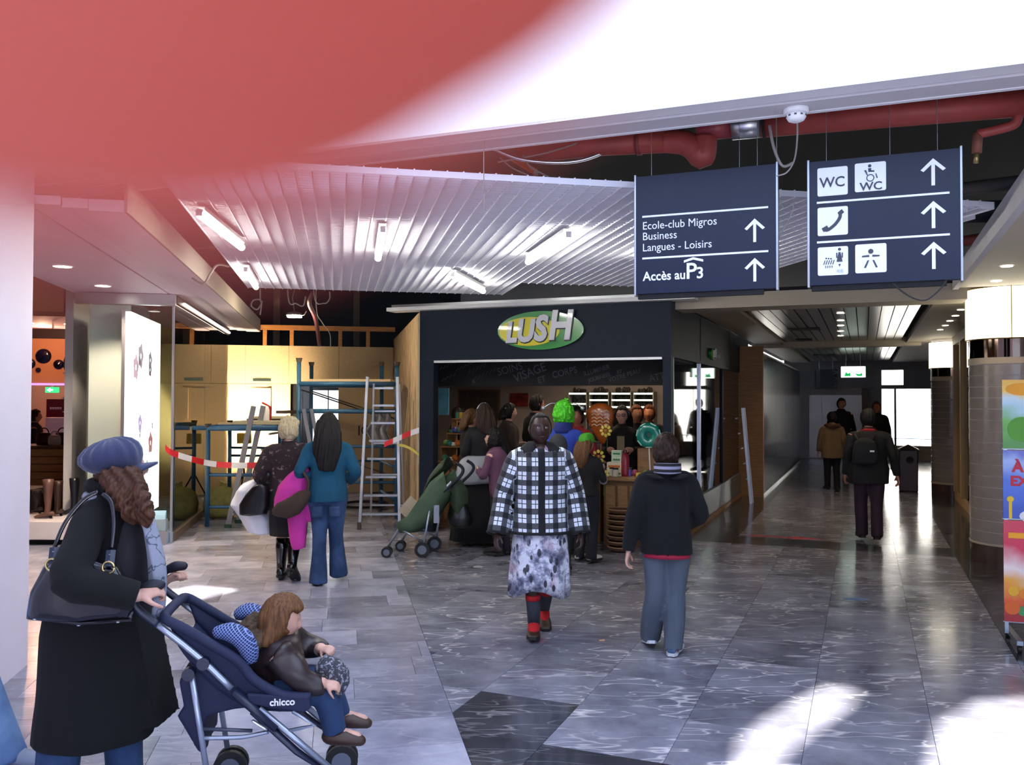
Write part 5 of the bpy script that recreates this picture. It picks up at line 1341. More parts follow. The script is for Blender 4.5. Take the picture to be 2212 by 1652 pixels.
# goods behind the glass of the right-hand shop
sh = thing('magazine_rack', 'tall rack of brown goods behind the shop glass at right', 'rack', FR.m @ T(3.9, 2.2, 0))
for s in (0, 3.6): MB().box((0.0, s, 0), (0.4, s + 0.03, 2.4)).obj('upright', m_tbl2, sh)
for k in range(8): MB().box((0.0, 0.031, 0.2 + 0.28 * k), (0.4, 3.599, 0.22 + 0.28 * k)).obj('shelf_board', m_tbl2, sh)
r = random.Random(5); colr = ['#6b4a34', '#8a6a4c', '#c4b49a', '#93402c', '#c9742e', '#4a3a30', '#b9b0a4']
for k in range(8):
    for j in range(14):
        c = colr[r.randrange(7)]
        hgt = r.uniform(0.14, 0.22)
        o = MB().box((0.03, 0, 0), (0.16, 0.17, hgt)).obj('boxed_good', M('boxed_' + c[1:], c, 0.6), None, sh.matrix_world @ T(0, 0.08 + j * 0.25, 0.2205 + 0.28 * k))
        tag(o, '%s boxed item, %s along shelf %s of the rack behind the right-hand glass' % ({'#6b4a34': 'brown', '#8a6a4c': 'tan', '#c4b49a': 'cream', '#93402c': 'rust', '#c9742e': 'orange', '#4a3a30': 'dark', '#b9b0a4': 'grey'}[c], ('first', 'second', 'third', 'fourth', 'fifth', 'sixth', 'seventh', 'eighth', 'ninth', 'tenth', 'eleventh', 'twelfth', 'thirteenth', 'fourteenth')[j], ('one', 'two', 'three', 'four', 'five', 'six', 'seven', 'eight')[k]), 'box', 'boxed goods on shelf %d' % (k + 1))
# floor stickers and scraps
fa = FR.loc(G(1690, 1160))
o = MB()
pts = [(-0.45, -0.05), (0.15, -0.05), (0.10, -0.13), (0.50, 0.0), (0.10, 0.13), (0.15, 0.05), (-0.45, 0.05), (-0.36, 0)]
o.prism(pts, 0.0008, 0.002)
tag(o.obj('floor_arrow', M('red_sticker', '#b02a3a', 0.4), None, FR.m @ T(fa.x, fa.y, 0)), 'red arrow sticker on the floor of the right passage', 'sticker')
g = G(1850, 1294)
tag(MB().prism([(0.12 * math.cos(a * math.pi / 8), 0.05 * math.sin(a * math.pi / 8)) for a in range(16)], 0.0008, 0.002).obj('floor_sticker', M('blue_sticker', '#4f6f9a', 0.4), None, Matrix.Translation((g.x, g.y, 0))), 'small blue sticker on the floor right of the boy', 'sticker')
g = G(1295, 1385)
tag(MB().grid(lambda u, v: (0.04 * u, 0.03 * v, 0.002 + 0.006 * u * v), 3, 3).obj('paper_scrap', M('tan_paper', '#b58a6a', 0.8), None, Matrix.Translation((g.x, g.y, 0)), solid=0.001), 'tiny tan paper scrap on the floor left of the boy', 'litter')
g = G(1022, 1226)
tag(MB().grid(lambda u, v: (0.10 * u, 0.06 * v, 0.002 + 0.01 * math.sin(3 * u) * v), 4, 3).obj('paper_scrap', M('grey_paper', '#9a9a9c', 0.8), None, Matrix.Translation((g.x, g.y, 0)), solid=0.001), 'pale scrap on the floor before the green stroller', 'litter')

# ------------------------------------------------------------------ left: shoe shop
m_org = M('orange_wall', '#c98a5c', 0.7); m_pinkc = M('pink_ceiling', '#b98088', 0.7)
SX0, SX1 = -3.2, -1.2
shop2 = struct(MB().box((-8.5, 12.2, 0), (-1.5, 12.3, 3.6)).obj('wall_shoe_back', M('shoe_back', '#c9a79a', 0.7), None, FL.m))
struct(MB().box((-9.0, -5.0, 0), (-8.9, 12.2, 3.6)).obj('wall_shoe_left', m_org, None, FL.m))
struct(MB().box((-9.0, -5.2, 0), (-0.56, -5.08, 3.6)).obj('wall_shoe_front', m_org, None, FL.m))
struct(MB().box((-1.5, 0.9, 0), (-1.4, 12.3, 3.6)).obj('wall_shoe_right', m_white, None, FL.m))
struct(MB().box((-1.39, 5.56, 0), (-0.1, 5.62, 3.6)).obj('wall_window_back', m_chip2, None, FL.m))
struct(MB().box((-9.0, -5.1, 3.42), (-1.2, 12.3, 3.5)).obj('ceiling_shoe', m_pinkc, None, FL.m))
bh = struct(MB().box((-8.9, 7.6, 2.08), (-1.6, 7.7, 2.98)).obj('wall_bulkhead', m_org, None, FL.m))
MB().box((-8.9, 7.58, 2.985), (-1.6, 7.72, 3.18)).obj('dark_band', M('dark_brown_band', '#2a1712', 0.7), bh)
MB().box((-8.9, 7.57, 2.04), (-1.6, 7.72, 2.079)).obj('light_band', emitter('violet_band', '#c08aff', 1.6), bh)
MB().box((-3.6, 0.9, 2.9), (-1.52, 1.6, 3.41)).obj('orange_beam', m_org, bh)
for i, (px, py, rr_) in enumerate(((92, 769, 15), (62, 785, 11), (125, 787, 10), (81, 799, 5), (60, 765, 4))):
    q = FL.hit_y(px, py, 7.55); r_ = rr_ / FPX * 19.0
    mb = MB().lathe([(0.0, 0.05), (r_ * 0.6, 0.042), (r_ * 0.92, 0.02), (r_, 0.0)], 24)
    tag(mb.obj('wall_disc', M('dark_blue_gloss', '#0d0e2a', 0.12), None, FL.m @ T(q.x, 7.598, q.z) @ RX(math.pi / 2), smooth=True), ('largest dark blue disc on the orange wall', 'dark blue disc at the left edge beside the pillar', 'dark blue disc right of the largest one', 'small dark disc below the largest one', 'tiny dark disc half behind the pillar')[i], 'wall disc', 'glossy discs on the orange wall')
es2 = thing('exit_sign', 'small green exit sign deep inside the shoe shop', 'exit sign', FL.m @ T(FL.hit_y(112, 842, 8.5).x, 8.5, FL.hit_y(112, 842, 8.5).z))
MB().box((-0.13, 0, -0.06), (0.13, 0.05, 0.06)).obj('light_box', emitter('exit_green2', '#3cc878', 1.6), es2)
quad_on(es2, [(-0.10, 0.0), (-0.03, 0.045), (-0.03, 0.015), (0.02, 0.015), (0.02, -0.015), (-0.03, -0.015), (-0.03, -0.045)], emitter('exit_white', '#eafff2', 2.6), 'arrow_mark', -0.004)
MB().box((-0.02, 0.02, 0.061), (0.02, 0.03, 3.42 - FL.hit_y(112, 842, 8.5).z)).obj('bracket', m_white, es2)
for i, (px, py) in enumerate(((100, 672), (62, 698), (92, 706), (122, 714), (72, 716), (146, 720), (150, 700))):
    g = G(px, py, 3.41)
    t = thing('shoe_shop_lamp', 'glowing ceiling spot in the shoe shop, %s' % ('biggest and nearest', 'beside the pillar', 'left of three in a row', 'middle of three in a row', 'farthest at left', 'right of three in a row', 'nearest the glass')[i], 'lamp', Matrix.Translation(g), 'shoe shop ceiling spots')
    MB().lathe([(0.0, 0.0), (0.11, 0.0), (0.11, -0.006), (0.0, -0.006)], 16).obj('lens', emitter('warm_spot', '#fff0d0', 8), t)
    if i in (0, 2, 5): light('shoe_light', 'POINT', (0, 0, -0.25), 60, (255, 200, 165), 0.1, t)
for i, (px, py) in enumerate(((135, 575), (222, 617), (322, 633))):
    g = G(px, py, SZ - 0.002)
    if i == 2: g = FL.p(-0.35, 0.4, SZ - 0.003)
    t = thing('entrance_downlight', '%s oval downlight in the lilac soffit' % ('nearest', 'middle', 'farthest')[i], 'lamp', Matrix.Translation(g), 'soffit downlights')
    MB().lathe([(0.0, 0.0), (0.085, 0.0), (0.085, -0.005), (0.0, -0.005)], 18).obj('lens', emitter('warm_spot2', '#fff6e6', 9), t)
    MB().lathe([(0.086, 0.0), (0.10, 0.0), (0.10, -0.006), (0.086, -0.006)], 18, cap=False).obj('ring', m_white, t)
    light('soffit_spot', 'SPOT', (0, 0, -0.03), 240, (255, 232, 205), 0.06, t, aim=(0, 0, -1), spot=math.radians(110))
# white plinth with boots
pa, pb = D(57, 1180, 10.5), D(178, 1180, 10.5)
pl = thing('display_plinth', 'low white display plinth with boots in the shoe shop entrance', 'plinth', Matrix.Translation((pa.x - 0.5, 10.45, 0)))
W_ = pb.x - pa.x + 0.5
MB().box((0, 0, 0.07), (W_, 0.88, 0.285)).obj('body', M('plinth_white', '#e9dfe2', 0.5), pl, bevel=0.006)
MB().box((0.15, 0.1, 0.0), (W_ - 0.1, 0.8, 0.069)).obj('recessed_base', m_dark, pl)
def boot(px, py, Y, h, col, label, rot=0.0, heel=True):
    q = D(px, py, Y)
    mt = M('leather_' + col[1:], col, 0.35)
    t = thing('boot', label, 'boot', Matrix.Translation((q.x, Y, 0.286)) @ RZ(rot), 'boots on display')
    rings = []
    for z, rx_, ry_, ox in ((0.035, 0.036, 0.05, 0.0), (0.08, 0.034, 0.042, -0.005), (0.14, 0.034, 0.04, 0.0), (0.26, 0.045, 0.05, 0.0), (h * 0.85, 0.058, 0.06, 0.0), (h, 0.062, 0.064, 0.0)):
        rings.append([Vector((ox + rx_ * math.cos(2 * math.pi * k / 14), ry_ * math.sin(2 * math.pi * k / 14), z)) for k in range(14)])
    MB().rings(rings).obj('shaft', mt, t, smooth=True)
    MB().tube([(0.04, 0, 0.06), (-0.03, 0, 0.05), (-0.10, 0, 0.03), (-0.15, 0, 0.02)], [0.04, 0.042, 0.036, 0.02], 12, flat=0.7, dome=True).obj('foot', mt, t, smooth=True)
    MB().tube([(0.03, 0, 0.05), (0.045, 0, 0.0)], [0.022, 0.014], 8).obj('heel', m_dark, t)
boot(103, 1126, 10.75, 0.48, '#6b4a40', 'tall brown boot standing on the white plinth')
boot(124, 1120, 10.95, 0.44, '#3a241c', 'dark brown boot behind the tall brown one', 0.3)
boot(160, 1126, 11.15, 0.46, '#20262e', 'black ankle-strap boot near the glass', 0.5)
boot(80, 1110, 11.2, 0.30, '#1c1512', 'short dark boot at the left of the plinth', -0.2)
ot = thing('ottoman', 'dark brown cube seat behind the plinth', 'seat', Matrix.Translation((D(70, 1090, 12.2).x, 12.2, 0)))
MB().box((-0.45, -0.3, 0.05), (0.18, 0.3, 0.52)).obj('cushion', M('brown_leather', '#2a1a16', 0.5), ot, bevel=0.03)
for x in (-0.40, 0.13):
    for y in (-0.25, 0.25): MB().box((x - 0.02, y - 0.02, 0), (x + 0.02, y + 0.02, 0.049)).obj('leg', m_dark, ot)
sl_ = thing('slat_counter', 'wooden slatted counter in the shoe shop', 'counter', Matrix.Translation((D(57, 1040, 13.4).x - 0.6, 13.4, 0)))
W_ = D(143, 1040, 13.4).x - D(57, 1040, 13.4).x + 0.6
MB().box((0, 0.03, 0), (W_, 0.6, 1.0)).obj('body', m_tbl2, sl_)
for k in range(8): MB().box((0, 0, 0.06 + 0.117 * k), (W_, 0.029, 0.165 + 0.117 * k)).obj('slat', wood('slat_oak', '#a87c4e', '#c79a64'), sl_)
MB().box((-0.02, -0.02, 1.001), (W_ + 0.02, 0.62, 1.04)).obj('top_board', m_tbl2, sl_)
r = random.Random(3)
for i, (px, py, Y, s, c, lab) in enumerate(((95, 945, 13.7, 0.24, '#2a1d18', 'brown handbag at the left on the slatted counter'), (118, 945, 13.6, 0.20, '#c9c0b8', 'pale handbag in the middle of the slatted counter'), (135, 945, 13.8, 0.24, '#15100e', 'black handbag at the right end of the slatted counter'),
                                           (160, 800, 14.2, 0.34, '#6b5a44', 'olive bag on the upper rack behind the glass'), (165, 850, 14.4, 0.28, '#4a3a30', 'brown bag on the middle rack behind the glass'), (158, 880, 14.0, 0.30, '#1f1c1e', 'black bag on the lower rack behind the glass'))):
    q = D(px, py, Y)
    zb = 1.041 if i < 3 else q.z
    t = thing('handbag', lab, 'handbag', Matrix.Translation((q.x, Y, zb)), 'bags on display')
    mt = M('bag_' + c[1:], c, 0.4, bump=0.2, bscale=30)
    rings = [[Vector((s * a * math.copysign(abs(math.cos(2 * math.pi * k / 16)) ** 0.6, math.cos(2 * math.pi * k / 16)), s * 0.35 * a * math.sin(2 * math.pi * k / 16), s * z)) for k in range(16)] for a, z in ((0.45, 0.0), (0.52, 0.15), (0.5, 0.5), (0.42, 0.75), (0.2, 0.8))]
    MB().rings(rings).obj('body', mt, t, smooth=True)
    MB().tube([(s * 0.3 * math.cos(a * math.pi / 8), 0, s * (0.75 + 0.35 * math.sin(a * math.pi / 8))) for a in range(9)], 0.01, 6).obj('handle', mt, t, smooth=True)
rk = thing('bag_rack', 'pale rack of shelves standing behind the glass', 'rack', Matrix.Translation((D(140, 1000, 14.0).x, 13.9, 0)))
for z in (0.4, 0.95, D(150, 885, 14).z - 0.02, D(150, 855, 14.4).z - 0.02, D(150, 803, 14.2).z - 0.02): MB().box((0, 0, z - 0.02), (0.75, 0.7, z)).obj('shelf_board', m_white, rk)
MB().box((-0.02, 0.6, 0), (0.77, 0.72, 3.2)).obj('back_panel', M('cream_panel', '#e8d2b0', 0.6), rk)
cnt = thing('red_display', 'dark red lit display panel deep in the shoe shop', 'display', FL.m @ T(FL.hit_y(98, 890, 9.5).x, 9.5, 0))
MB().box((0, 0, 0.0), (0.55, 0.4, 1.35)).obj('cabinet', m_white, cnt)
MB().box((0.02, 0.0, 1.36), (0.42, 0.03, FL.hit_y(98, 862, 9.5).z)).obj('screen', M('dark_red_screen', '#6e1220', 0.4), cnt)
MB().box((0.43, 0.0, 1.36), (0.75, 0.03, FL.hit_y(98, 850, 9.5).z)).obj('side_panel', M('pale_blue_panel', '#c9cfe8', 0.5), cnt)
for _k in range(5):
    MB().box((0.09 + 0.05 * _k, -0.004, FL.hit_y(98, 884, 9.5).z), (0.13 + 0.05 * _k, -0.0005, FL.hit_y(98, 884, 9.5).z + 0.05)).obj('white_mark', m_white, cnt)
# light box with blossom picture inside the shop window
lx = -0.42
y0, y1 = FL.hit_x(282, 800, lx).y, FL.hit_x(346, 800, lx).y
z1 = FL.hit_x(282, 672, lx).z; z0 = FL.hit_x(282, 1130, lx).z
lb = thing('light_box', 'tall white light box with blossom pictures in the shop window', 'light box', FL.m @ T(lx, y0, z0))
MB().box((-0.06, 0, 0), (0, y1 - y0, z1 - z0)).obj('lit_face', emitter('lightbox_white', '#fffdfa', 2.4), lb)
MB().box((-0.10, -0.02, -0.02), (-0.061, y1 - y0 + 0.02, z1 - z0 + 0.02)).obj('case', m_silver, lb)
hL, wL = z1 - z0, y1 - y0
for i, (u, v, sc_, c) in enumerate(((0.30, 0.80, 0.10, '#9a7080'), (0.62, 0.79, 0.07, '#a88a98'), (0.62, 0.74, 0.06, '#8a6a7a'), (0.15, 0.74, 0.10, '#b89aa4'), (0.30, 0.47, 0.07, '#b06ac0'), (0.30, 0.42, 0.04, '#a088b0'), (0.66, 0.36, 0.09, '#c87a80'), (0.25, 0.28, 0.12, '#d09aa0'), (0.55, 0.24, 0.06, '#c0a0a8'), (0.72, 0.45, 0.03, '#b0a0a8'))):
    t2 = MB(); a0 = i * 1.3
    for k in range(5):
        a = a0 + k * 2 * math.pi / 5
        n = len(t2.v); pr_ = [(0.003, u * wL + 1.7 * sc_ * (0.5 * math.cos(a) + 0.5 * math.cos(a + b) * 0.8), v * hL + 1.9 * sc_ * (0.5 * math.sin(a) + 0.5 * math.sin(a + b) * 0.8)) for b in (0, 1.2, 2.4, 3.6, 4.8)]
        t2.v += pr_; t2.f.append(tuple(range(n, n + 5)))
    t2.obj('blossom_print', emitter('blossom_' + c[1:], c, 1.3), lb)
bro = thing('leaflet_holder', 'clear holder with pale blue leaflets at the glass corner', 'leaflet holder', FL.m @ T(-0.30, -0.22, 0))
MB().box((0.0, 0, 0.0), (0.28, 0.16, 0.16)).obj('foot', m_silver, bro)
MB().box((0.01, 0.02, 0.161), (0.27, 0.14, 0.30)).obj('pocket', M('grey_acrylic', '#8fa0a8', 0.3), bro)
for k in range(3): MB().box((0.02, 0.03 + 0.03 * k, 0.301), (0.26, 0.05 + 0.03 * k, 0.36 + 0.02 * k)).obj('leaflet', M('pale_blue_paper', '#b9dff0', 0.6), bro)

# ------------------------------------------------------------------ people: shared builders
def fuse(mb, voxel, smooth=2, disp=None, name='body', mat=None):
    """join overlapping closed shapes into one continuous skin"""
    me = bpy.data.meshes.new('tmp'); me.from_pydata(mb.v, [], mb.f); me.update()
    bm = bmesh.new(); bm.from_mesh(me); bmesh.ops.recalc_face_normals(bm, faces=bm.faces); bm.to_mesh(me); bm.free()
    o = bpy.data.objects.new('tmp', me)
    r = o.modifiers.new('r', 'REMESH'); r.mode = 'VOXEL'; r.voxel_size = voxel; r.use_smooth_shade = True
    if smooth:
        s = o.modifiers.new('s', 'SMOOTH'); s.factor = 0.5; s.iterations = smooth
    out = baked(o)
    bpy.data.objects.remove(o); bpy.data.meshes.remove(me)
    if disp:
        n = len(out.vertices); co = np.empty(n * 3); no = np.empty(n * 3)
        out.vertices.foreach_get('co', co); out.vertices.foreach_get('normal', no)
        co = co.reshape(-1, 3); no = no.reshape(-1, 3)
        d = disp(co)
        co = co + no * d[:, None]
        out.vertices.foreach_set('co', co.ravel()); out.update()
    out.shade_smooth()
    out.name = name
    out.materials.clear()
    if mat: out.materials.append(mat)
    return out
def put(name, me, parent=None, m=None):
    o = bpy.data.objects.new(name, me); COL.objects.link(o)
    return finish(o, parent, m)
def wrinkles(amp=0.006, f=9.0, stretch=(1, 1, 0.5), seed=0.0):
    """soft cloth folds from a few crossed waves (cheap, all in numpy)"""
    rs = np.random.RandomState(int(seed * 100) + 5)
    ks = rs.normal(size=(9, 3)) * np.array(stretch) * f; ph = rs.uniform(0, 6.28, 9); ks2 = rs.normal(size=(4, 3)) * 3.0
    def fn(co):
        w = np.sin(co @ ks2.T).sum(axis=1) * 0.8
        a = np.zeros(len(co))
        for k, p in zip(ks, ph): a += np.sin(co @ k + p + w)
        a /= 3.0
        return amp * (np.abs(a) ** 0.8 * np.sign(a) - 0.15)
    return fn
def fluff(amp=0.012, f=38.0, seed=0.0):
    def fn(co):
        out = np.empty(len(co))
        for i, c in enumerate(co):
            out[i] = noise.noise(Vector((c[0] * f + seed, c[1] * f, c[2] * f * 0.45))) + 0.5 * noise.noise(Vector((c[0] * f * 2.3, c[1] * f * 2.3 + seed, c[2] * f)))
        return out * amp
    return fn
def hairwaves(amp=0.004, n=34.0, seed=0.0, c=(0, 0)):
    def fn(co):
        a = np.arctan2(co[:, 0] - c[0], co[:, 1] - c[1])
        return amp * (np.sin(a * n + 3 * np.sin(co[:, 2] * 9 + seed)) * 0.7 + np.sin(a * n * 0.37 + co[:, 2] * 14 + seed))
    return fn
def ell(c, rx, ry, seg=20, ax=None, ay=None, p=1.0, fold=0.0, nf=7, ph=0.0):
    ax = ax or Vector((1, 0, 0)); ay = ay or Vector((0, 1, 0)); c = Vector(c); out = []
    for k in range(seg):
        a = 2 * math.pi * k / seg
        ca, sa = math.cos(a), math.sin(a)
        f = 1 + fold * math.sin(nf * a + ph)
        out.append(c + ax * (rx * f * math.copysign(abs(ca) ** p, ca)) + ay * (ry * f * math.copysign(abs(sa) ** p, sa)))
    return out
def head_pts(c, R, s=1.0, grow=0.0, region=None, face=True, nu=32, nv=22):
    """closed head-shaped skin; region(x,y,z) picks where 'grow' applies (hair), elsewhere it sinks inside"""
    rings = []
    for j in range(1, nv):
        th = math.pi * j / nv; z = math.cos(th); r = math.sin(th); ring = []
        for i in range(nu):
            a = 2 * math.pi * i / nu; x = r * math.cos(a); y = r * math.sin(a)
            px, py, pz = 0.079 * x, 0.098 * y, 0.120 * z
            low = max(0.0, -z)
            px *= 1 - 0.30 * low * low
            if y < 0: py *= 1 - 0.55 * max(0, low - 0.25)
            else: py *= 1 - 0.10 * low
            if z > 0.2 and y > 0: py *= 1 - 0.10 * (z - 0.2)
            d = 0.0
            if face:
                g = lambda cx, cz, sx, sz: math.exp(-((x - cx) / sx) ** 2 - ((z - cz) / sz) ** 2) if y > 0 else 0.0
                d += 0.024 * g(0, -0.18, 0.13, 0.14) + 0.012 * g(0, 0.02, 0.10, 0.20)
                d -= 0.010 * (g(0.36, 0.08, 0.17, 0.13) + g(-0.36, 0.08, 0.17, 0.13))
                d += 0.005 * g(0, 0.27, 0.5, 0.10) + 0.007 * g(0, -0.47, 0.25, 0.07) + 0.006 * g(0, -0.60, 0.24, 0.06) - 0.003 * g(0, -0.535, 0.22, 0.025) + 0.007 * g(0, -0.82, 0.22, 0.14)
                d += 0.005 * (g(0.52, -0.18, 0.2, 0.2) + g(-0.52, -0.18, 0.2, 0.2))
            if region is not None:
                d = grow if region(x, y, z) else -0.02
            q = Vector((px, py + (0.0), pz)); n = Vector((x / 0.079, y / 0.098, z / 0.120)).normalized()
            if face: n = (n + Vector((0, 1, 0)) * (1.0 if d > 0 else 0)).normalized()
            ring.append(c + R @ ((q + n * d) * s))
        rings.append(ring)
    return rings
def frame_of(d, up):
    d = d.normalized(); x = up - d * up.dot(d)
    if x.length < 1e-5: x = d.orthogonal()
    x.normalize(); return d, x, d.cross(x)
def hand_parts(mb, w, d, up, s, curl=0.35, thumb=1, spread=0.10):
    """palm and five bent fingers; w wrist, d direction, up = back of the hand, thumb side +1/-1"""
    d, n, l = frame_of(Vector(d), Vector(up))          # n: back of hand, l: sideways
    l = l * thumb
    w = Vector(w)
    mb.rings([ell(w - d * 0.015 * s, 0.026 * s, 0.019 * s, 12, l, n), ell(w + d * 0.03 * s, 0.036 * s, 0.017 * s, 12, l, n, 0.8), ell(w + d * 0.075 * s, 0.041 * s, 0.014 * s, 12, l, n, 0.8), ell(w + d * 0.092 * s, 0.038 * s, 0.011 * s, 12, l, n, 0.8)])
    for k, (off, ln) in enumerate(((0.030, 0.070), (0.010, 0.080), (-0.011, 0.075), (-0.031, 0.058))):
        p = w + d * 0.082 * s + l * off * s; a = spread * (off / 0.03); dd = (d + l * a).normalized(); pts = [p]
        ang = 0.0
        for seg_, fr_ in enumerate((0.42, 0.32, 0.26)):
            ang += curl * (0.9 + 0.5 * seg_)
            dirv = dd * math.cos(ang) - n * math.sin(ang)
            p = p + dirv * ln * fr_ * s; pts.append(p)
        mb.tube(pts, [0.0098 * s, 0.0092 * s, 0.0085 * s, 0.0072 * s], 8, dome=True)
    p = w + d * 0.025 * s + l * 0.028 * s
    td = (d * 0.65 + l * 0.75 - n * (0.25 + curl * 0.3)).normalized()
    mb.tube([p, p + td * 0.034 * s, p + td * 0.034 * s + (td + d * 0.5 - n * curl * 0.6).normalized() * 0.03 * s, p + td * 0.034 * s + (td + d * 0.8 - n * curl).normalized() * 0.052 * s], [0.013 * s, 0.0115 * s, 0.0105 * s, 0.0085 * s], 8, dome=True)
TORSO = [(0.80, 0.10, 0.09), (0.86, 0.150, 0.112), (0.93, 0.166, 0.118), (1.00, 0.152, 0.108), (1.08, 0.136, 0.100), (1.16, 0.142, 0.106), (1.25, 0.160, 0.115), (1.33, 0.165, 0.106), (1.37, 0.140, 0.092), (1.41, 0.095, 0.074), (1.45, 0.060, 0.058)]
class Body:
    """joints of one figure, 1.70 m tall before scaling; faces local +y"""
    def __init__(s, height=1.65, lean=0.0, side=0.0, head=(0, 0), el=None, er=None, wl=None, wr=None, kl=None, kr=None, al=None, ar=None, width=1.0, seat=None, crouch=0.0, headoff=(0, 0, 0), toes=None):
        s.k = height / 1.70; s.lean = lean; s.width = width
        s.pel = Vector((0, 0, 0.93 - crouch)) if seat is None else Vector(seat)
        s.rot = Matrix.Rotation(-lean, 3, 'X') @ Matrix.Rotation(side, 3, 'Y')
        u = lambda x, y, z: s.pel + s.rot @ (Vector((x, y, z)) - Vector((0, 0, 0.93)))
        s.up = u
        s.hc = u(0, 0.02, 1.575) + Vector(headoff); s.R = Matrix.Rotation(head[0], 3, 'Z') @ Matrix.Rotation(-head[1], 3, 'X')
        s.neck = u(0, -0.012, 1.43)
        s.sh = {-1: u(-0.172 * width, -0.01, 1.350), 1: u(0.172 * width, -0.01, 1.350)}
        s.el = {-1: Vector(el or (-0.235 * width, -0.03, 1.10)), 1: Vector(er or (0.235 * width, -0.03, 1.10))}
        s.wr = {-1: Vector(wl or (-0.25 * width, 0.05, 0.86)), 1: Vector(wr or (0.25 * width, 0.05, 0.86))}
        s.hip = {-1: s.pel + Vector((-0.088, 0, -0.05)), 1: s.pel + Vector((0.088, 0, -0.05))}
        s.kn = {-1: Vector(kl or (-0.092, 0.02, 0.49)), 1: Vector(kr or (0.092, 0.02, 0.49))}
        s.an = {-1: Vector(al or (-0.095, -0.03, 0.085)), 1: Vector(ar or (0.095, -0.03, 0.085))}
        s.toe = {}
        for i, q in enumerate((-1, 1)):
            t = (toes or {}).get(q)
            s.toe[q] = s.an[q] + (Vector(t) if t else Vector((0.02 * q, 0.17, -0.06)))
    def torso_rings(s, grow=0.0, z0=0.0, z1=9, gx=1.0, gy=1.0, extra=None):
        ax = s.rot @ Vector((1, 0, 0)); ay = s.rot @ Vector((0, 1, 0))
        rings = []
        for z, rx, ry in (extra or TORSO):
            if z < z0 or z > z1: continue
            rings.append(ell(s.up(0, 0, z), (rx * s.width * gx + grow), (ry * gy + grow), 22, ax, ay, 0.92))
        return rings
    def body_mesh(s, mat, voxel=0.009, hands=True, curl=(0.35, 0.35), hdir=None, hup=None):
        mb = MB()
        mb.rings(s.torso_rings())
        mb.tube([s.up(0, -0.01, 1.40), s.neck, s.hc - s.R @ Vector((0, 0.012, 0.075))], [0.062, 0.052, 0.050], 14)
        mb.rings(head_pts(s.hc, s.R))
        for q in (-1, 1):
            e = s.hc + s.R @ Vector((0.079 * q, -0.008, -0.008))
            mb.tube([e + s.R @ Vector((0, 0, -0.028)), e + s.R @ Vector((0.007 * q, -0.008, 0)), e + s.R @ Vector((0.004 * q, -0.012, 0.026))], [0.006, 0.012, 0.009], 8, dome=True)
            sh = s.sh[q]
            mb.tube([s.up(0.09 * q * s.width, -0.01, 1.365), sh, sh.lerp(s.el[q], 0.5), s.el[q], s.el[q].lerp(s.wr[q], 0.35), s.wr[q]], [0.06, 0.055, 0.046, 0.038, 0.038, 0.025], 12)
            hd = Vector((hdir or {}).get(q, s.wr[q] - s.el[q])); hu = Vector((hup or {}).get(q, (q, 0.2, 0.1)))
            hand_parts(mb, s.wr[q], hd, hu, 1.0, curl[0 if q < 0 else 1], thumb=(1 if Vector(hd).cross(hu).dot(Vector((0, 1, 0))) > 0 else -1))
            mb.tube([s.pel + Vector((0.06 * q, 0, 0.0)), s.hip[q], s.hip[q].lerp(s.kn[q], 0.45), s.kn[q], s.kn[q].lerp(s.an[q], 0.35), s.an[q]], [0.085, 0.090, 0.072, 0.052, 0.050, 0.034], 14)
            mb.tube([s.an[q] + Vector((0, -0.03, -0.03)), s.an[q].lerp(s.toe[q], 0.5) + Vector((0, 0, 0.005)), s.toe[q]], [0.030, 0.031, 0.020], 12, flat=0.7, dome=True)
        me = fuse(mb, voxel, 2, name='person', mat=mat)
        return s.scale(me)
    # clothing ------------------------------------------------------------
    def scale(s, me):
        me.transform(Matrix.Scale(s.k, 4)); return me
    def top(s, mat, grow=0.022, hem=0.86, flare=0.0, sleeve=(0.066, 0.060, 0.054, 0.050, 0.046), cut=0.0, voxel=0.012, amp=0.005, f=9, name='jacket', collar=True, seed=1.0, belly=0.0, neck=1.43, short=None):
        mb = MB(); ax = s.rot @ Vector((1, 0, 0)); ay = s.rot @ Vector((0, 1, 0)); rings = []
        prof = [t for t in TORSO if t[0] >= max(hem, 0.93) - 0.001 and t[0] < neck]
        base = TORSO[2]
        if hem < 0.93: prof = [(hem, base[1] + flare, base[2] + flare), (hem * 0.5 + 0.465, base[1] + flare * 0.5, base[2] + flare * 0.5)] + prof
        for z, rx, ry in prof:
            b = belly * math.exp(-((z - 1.02) / 0.16) ** 2)
            rings.append(ell(s.up(0, b * 0.5, z), max(rx, 0.142 if z < 1.3 else 0) * s.width + grow, ry + grow + b * 0.6, 24, ax, ay, 0.9))
        rings.append(ell(s.up(0, -0.005, neck), 0.070 + grow * 0.5, 0.062 + grow * 0.5, 24, ax, ay))
        if collar: rings.append(ell(s.up(0, -0.012, neck + 0.035), 0.062 + grow * 0.5, 0.062 + grow * 0.5, 24, ax, ay))
        mb.rings(rings)
        for q in (-1, 1):
            w = s.wr[q].lerp(s.el[q], cut)
            pts = [s.up(0.07 * q * s.width, -0.01, 1.37), s.sh[q] + Vector((0, 0, -0.004)), s.sh[q].lerp(s.el[q], 0.5), s.el[q], s.el[q].lerp(w, 0.5), w]
            r = [sleeve[0] * 0.80, sleeve[0] * 0.90, sleeve[1], sleeve[2], sleeve[3], sleeve[4]]
            if short is not None:
                pts = pts[:2] + [s.sh[q].lerp(s.el[q], short * 0.5), s.sh[q].lerp(s.el[q], short)]; r = r[:4]
            mb.tube(spline(pts, 3), r, 14)
        return s.scale(fuse(mb, voxel, 2, wrinkles(amp, f, seed=seed), name, mat))
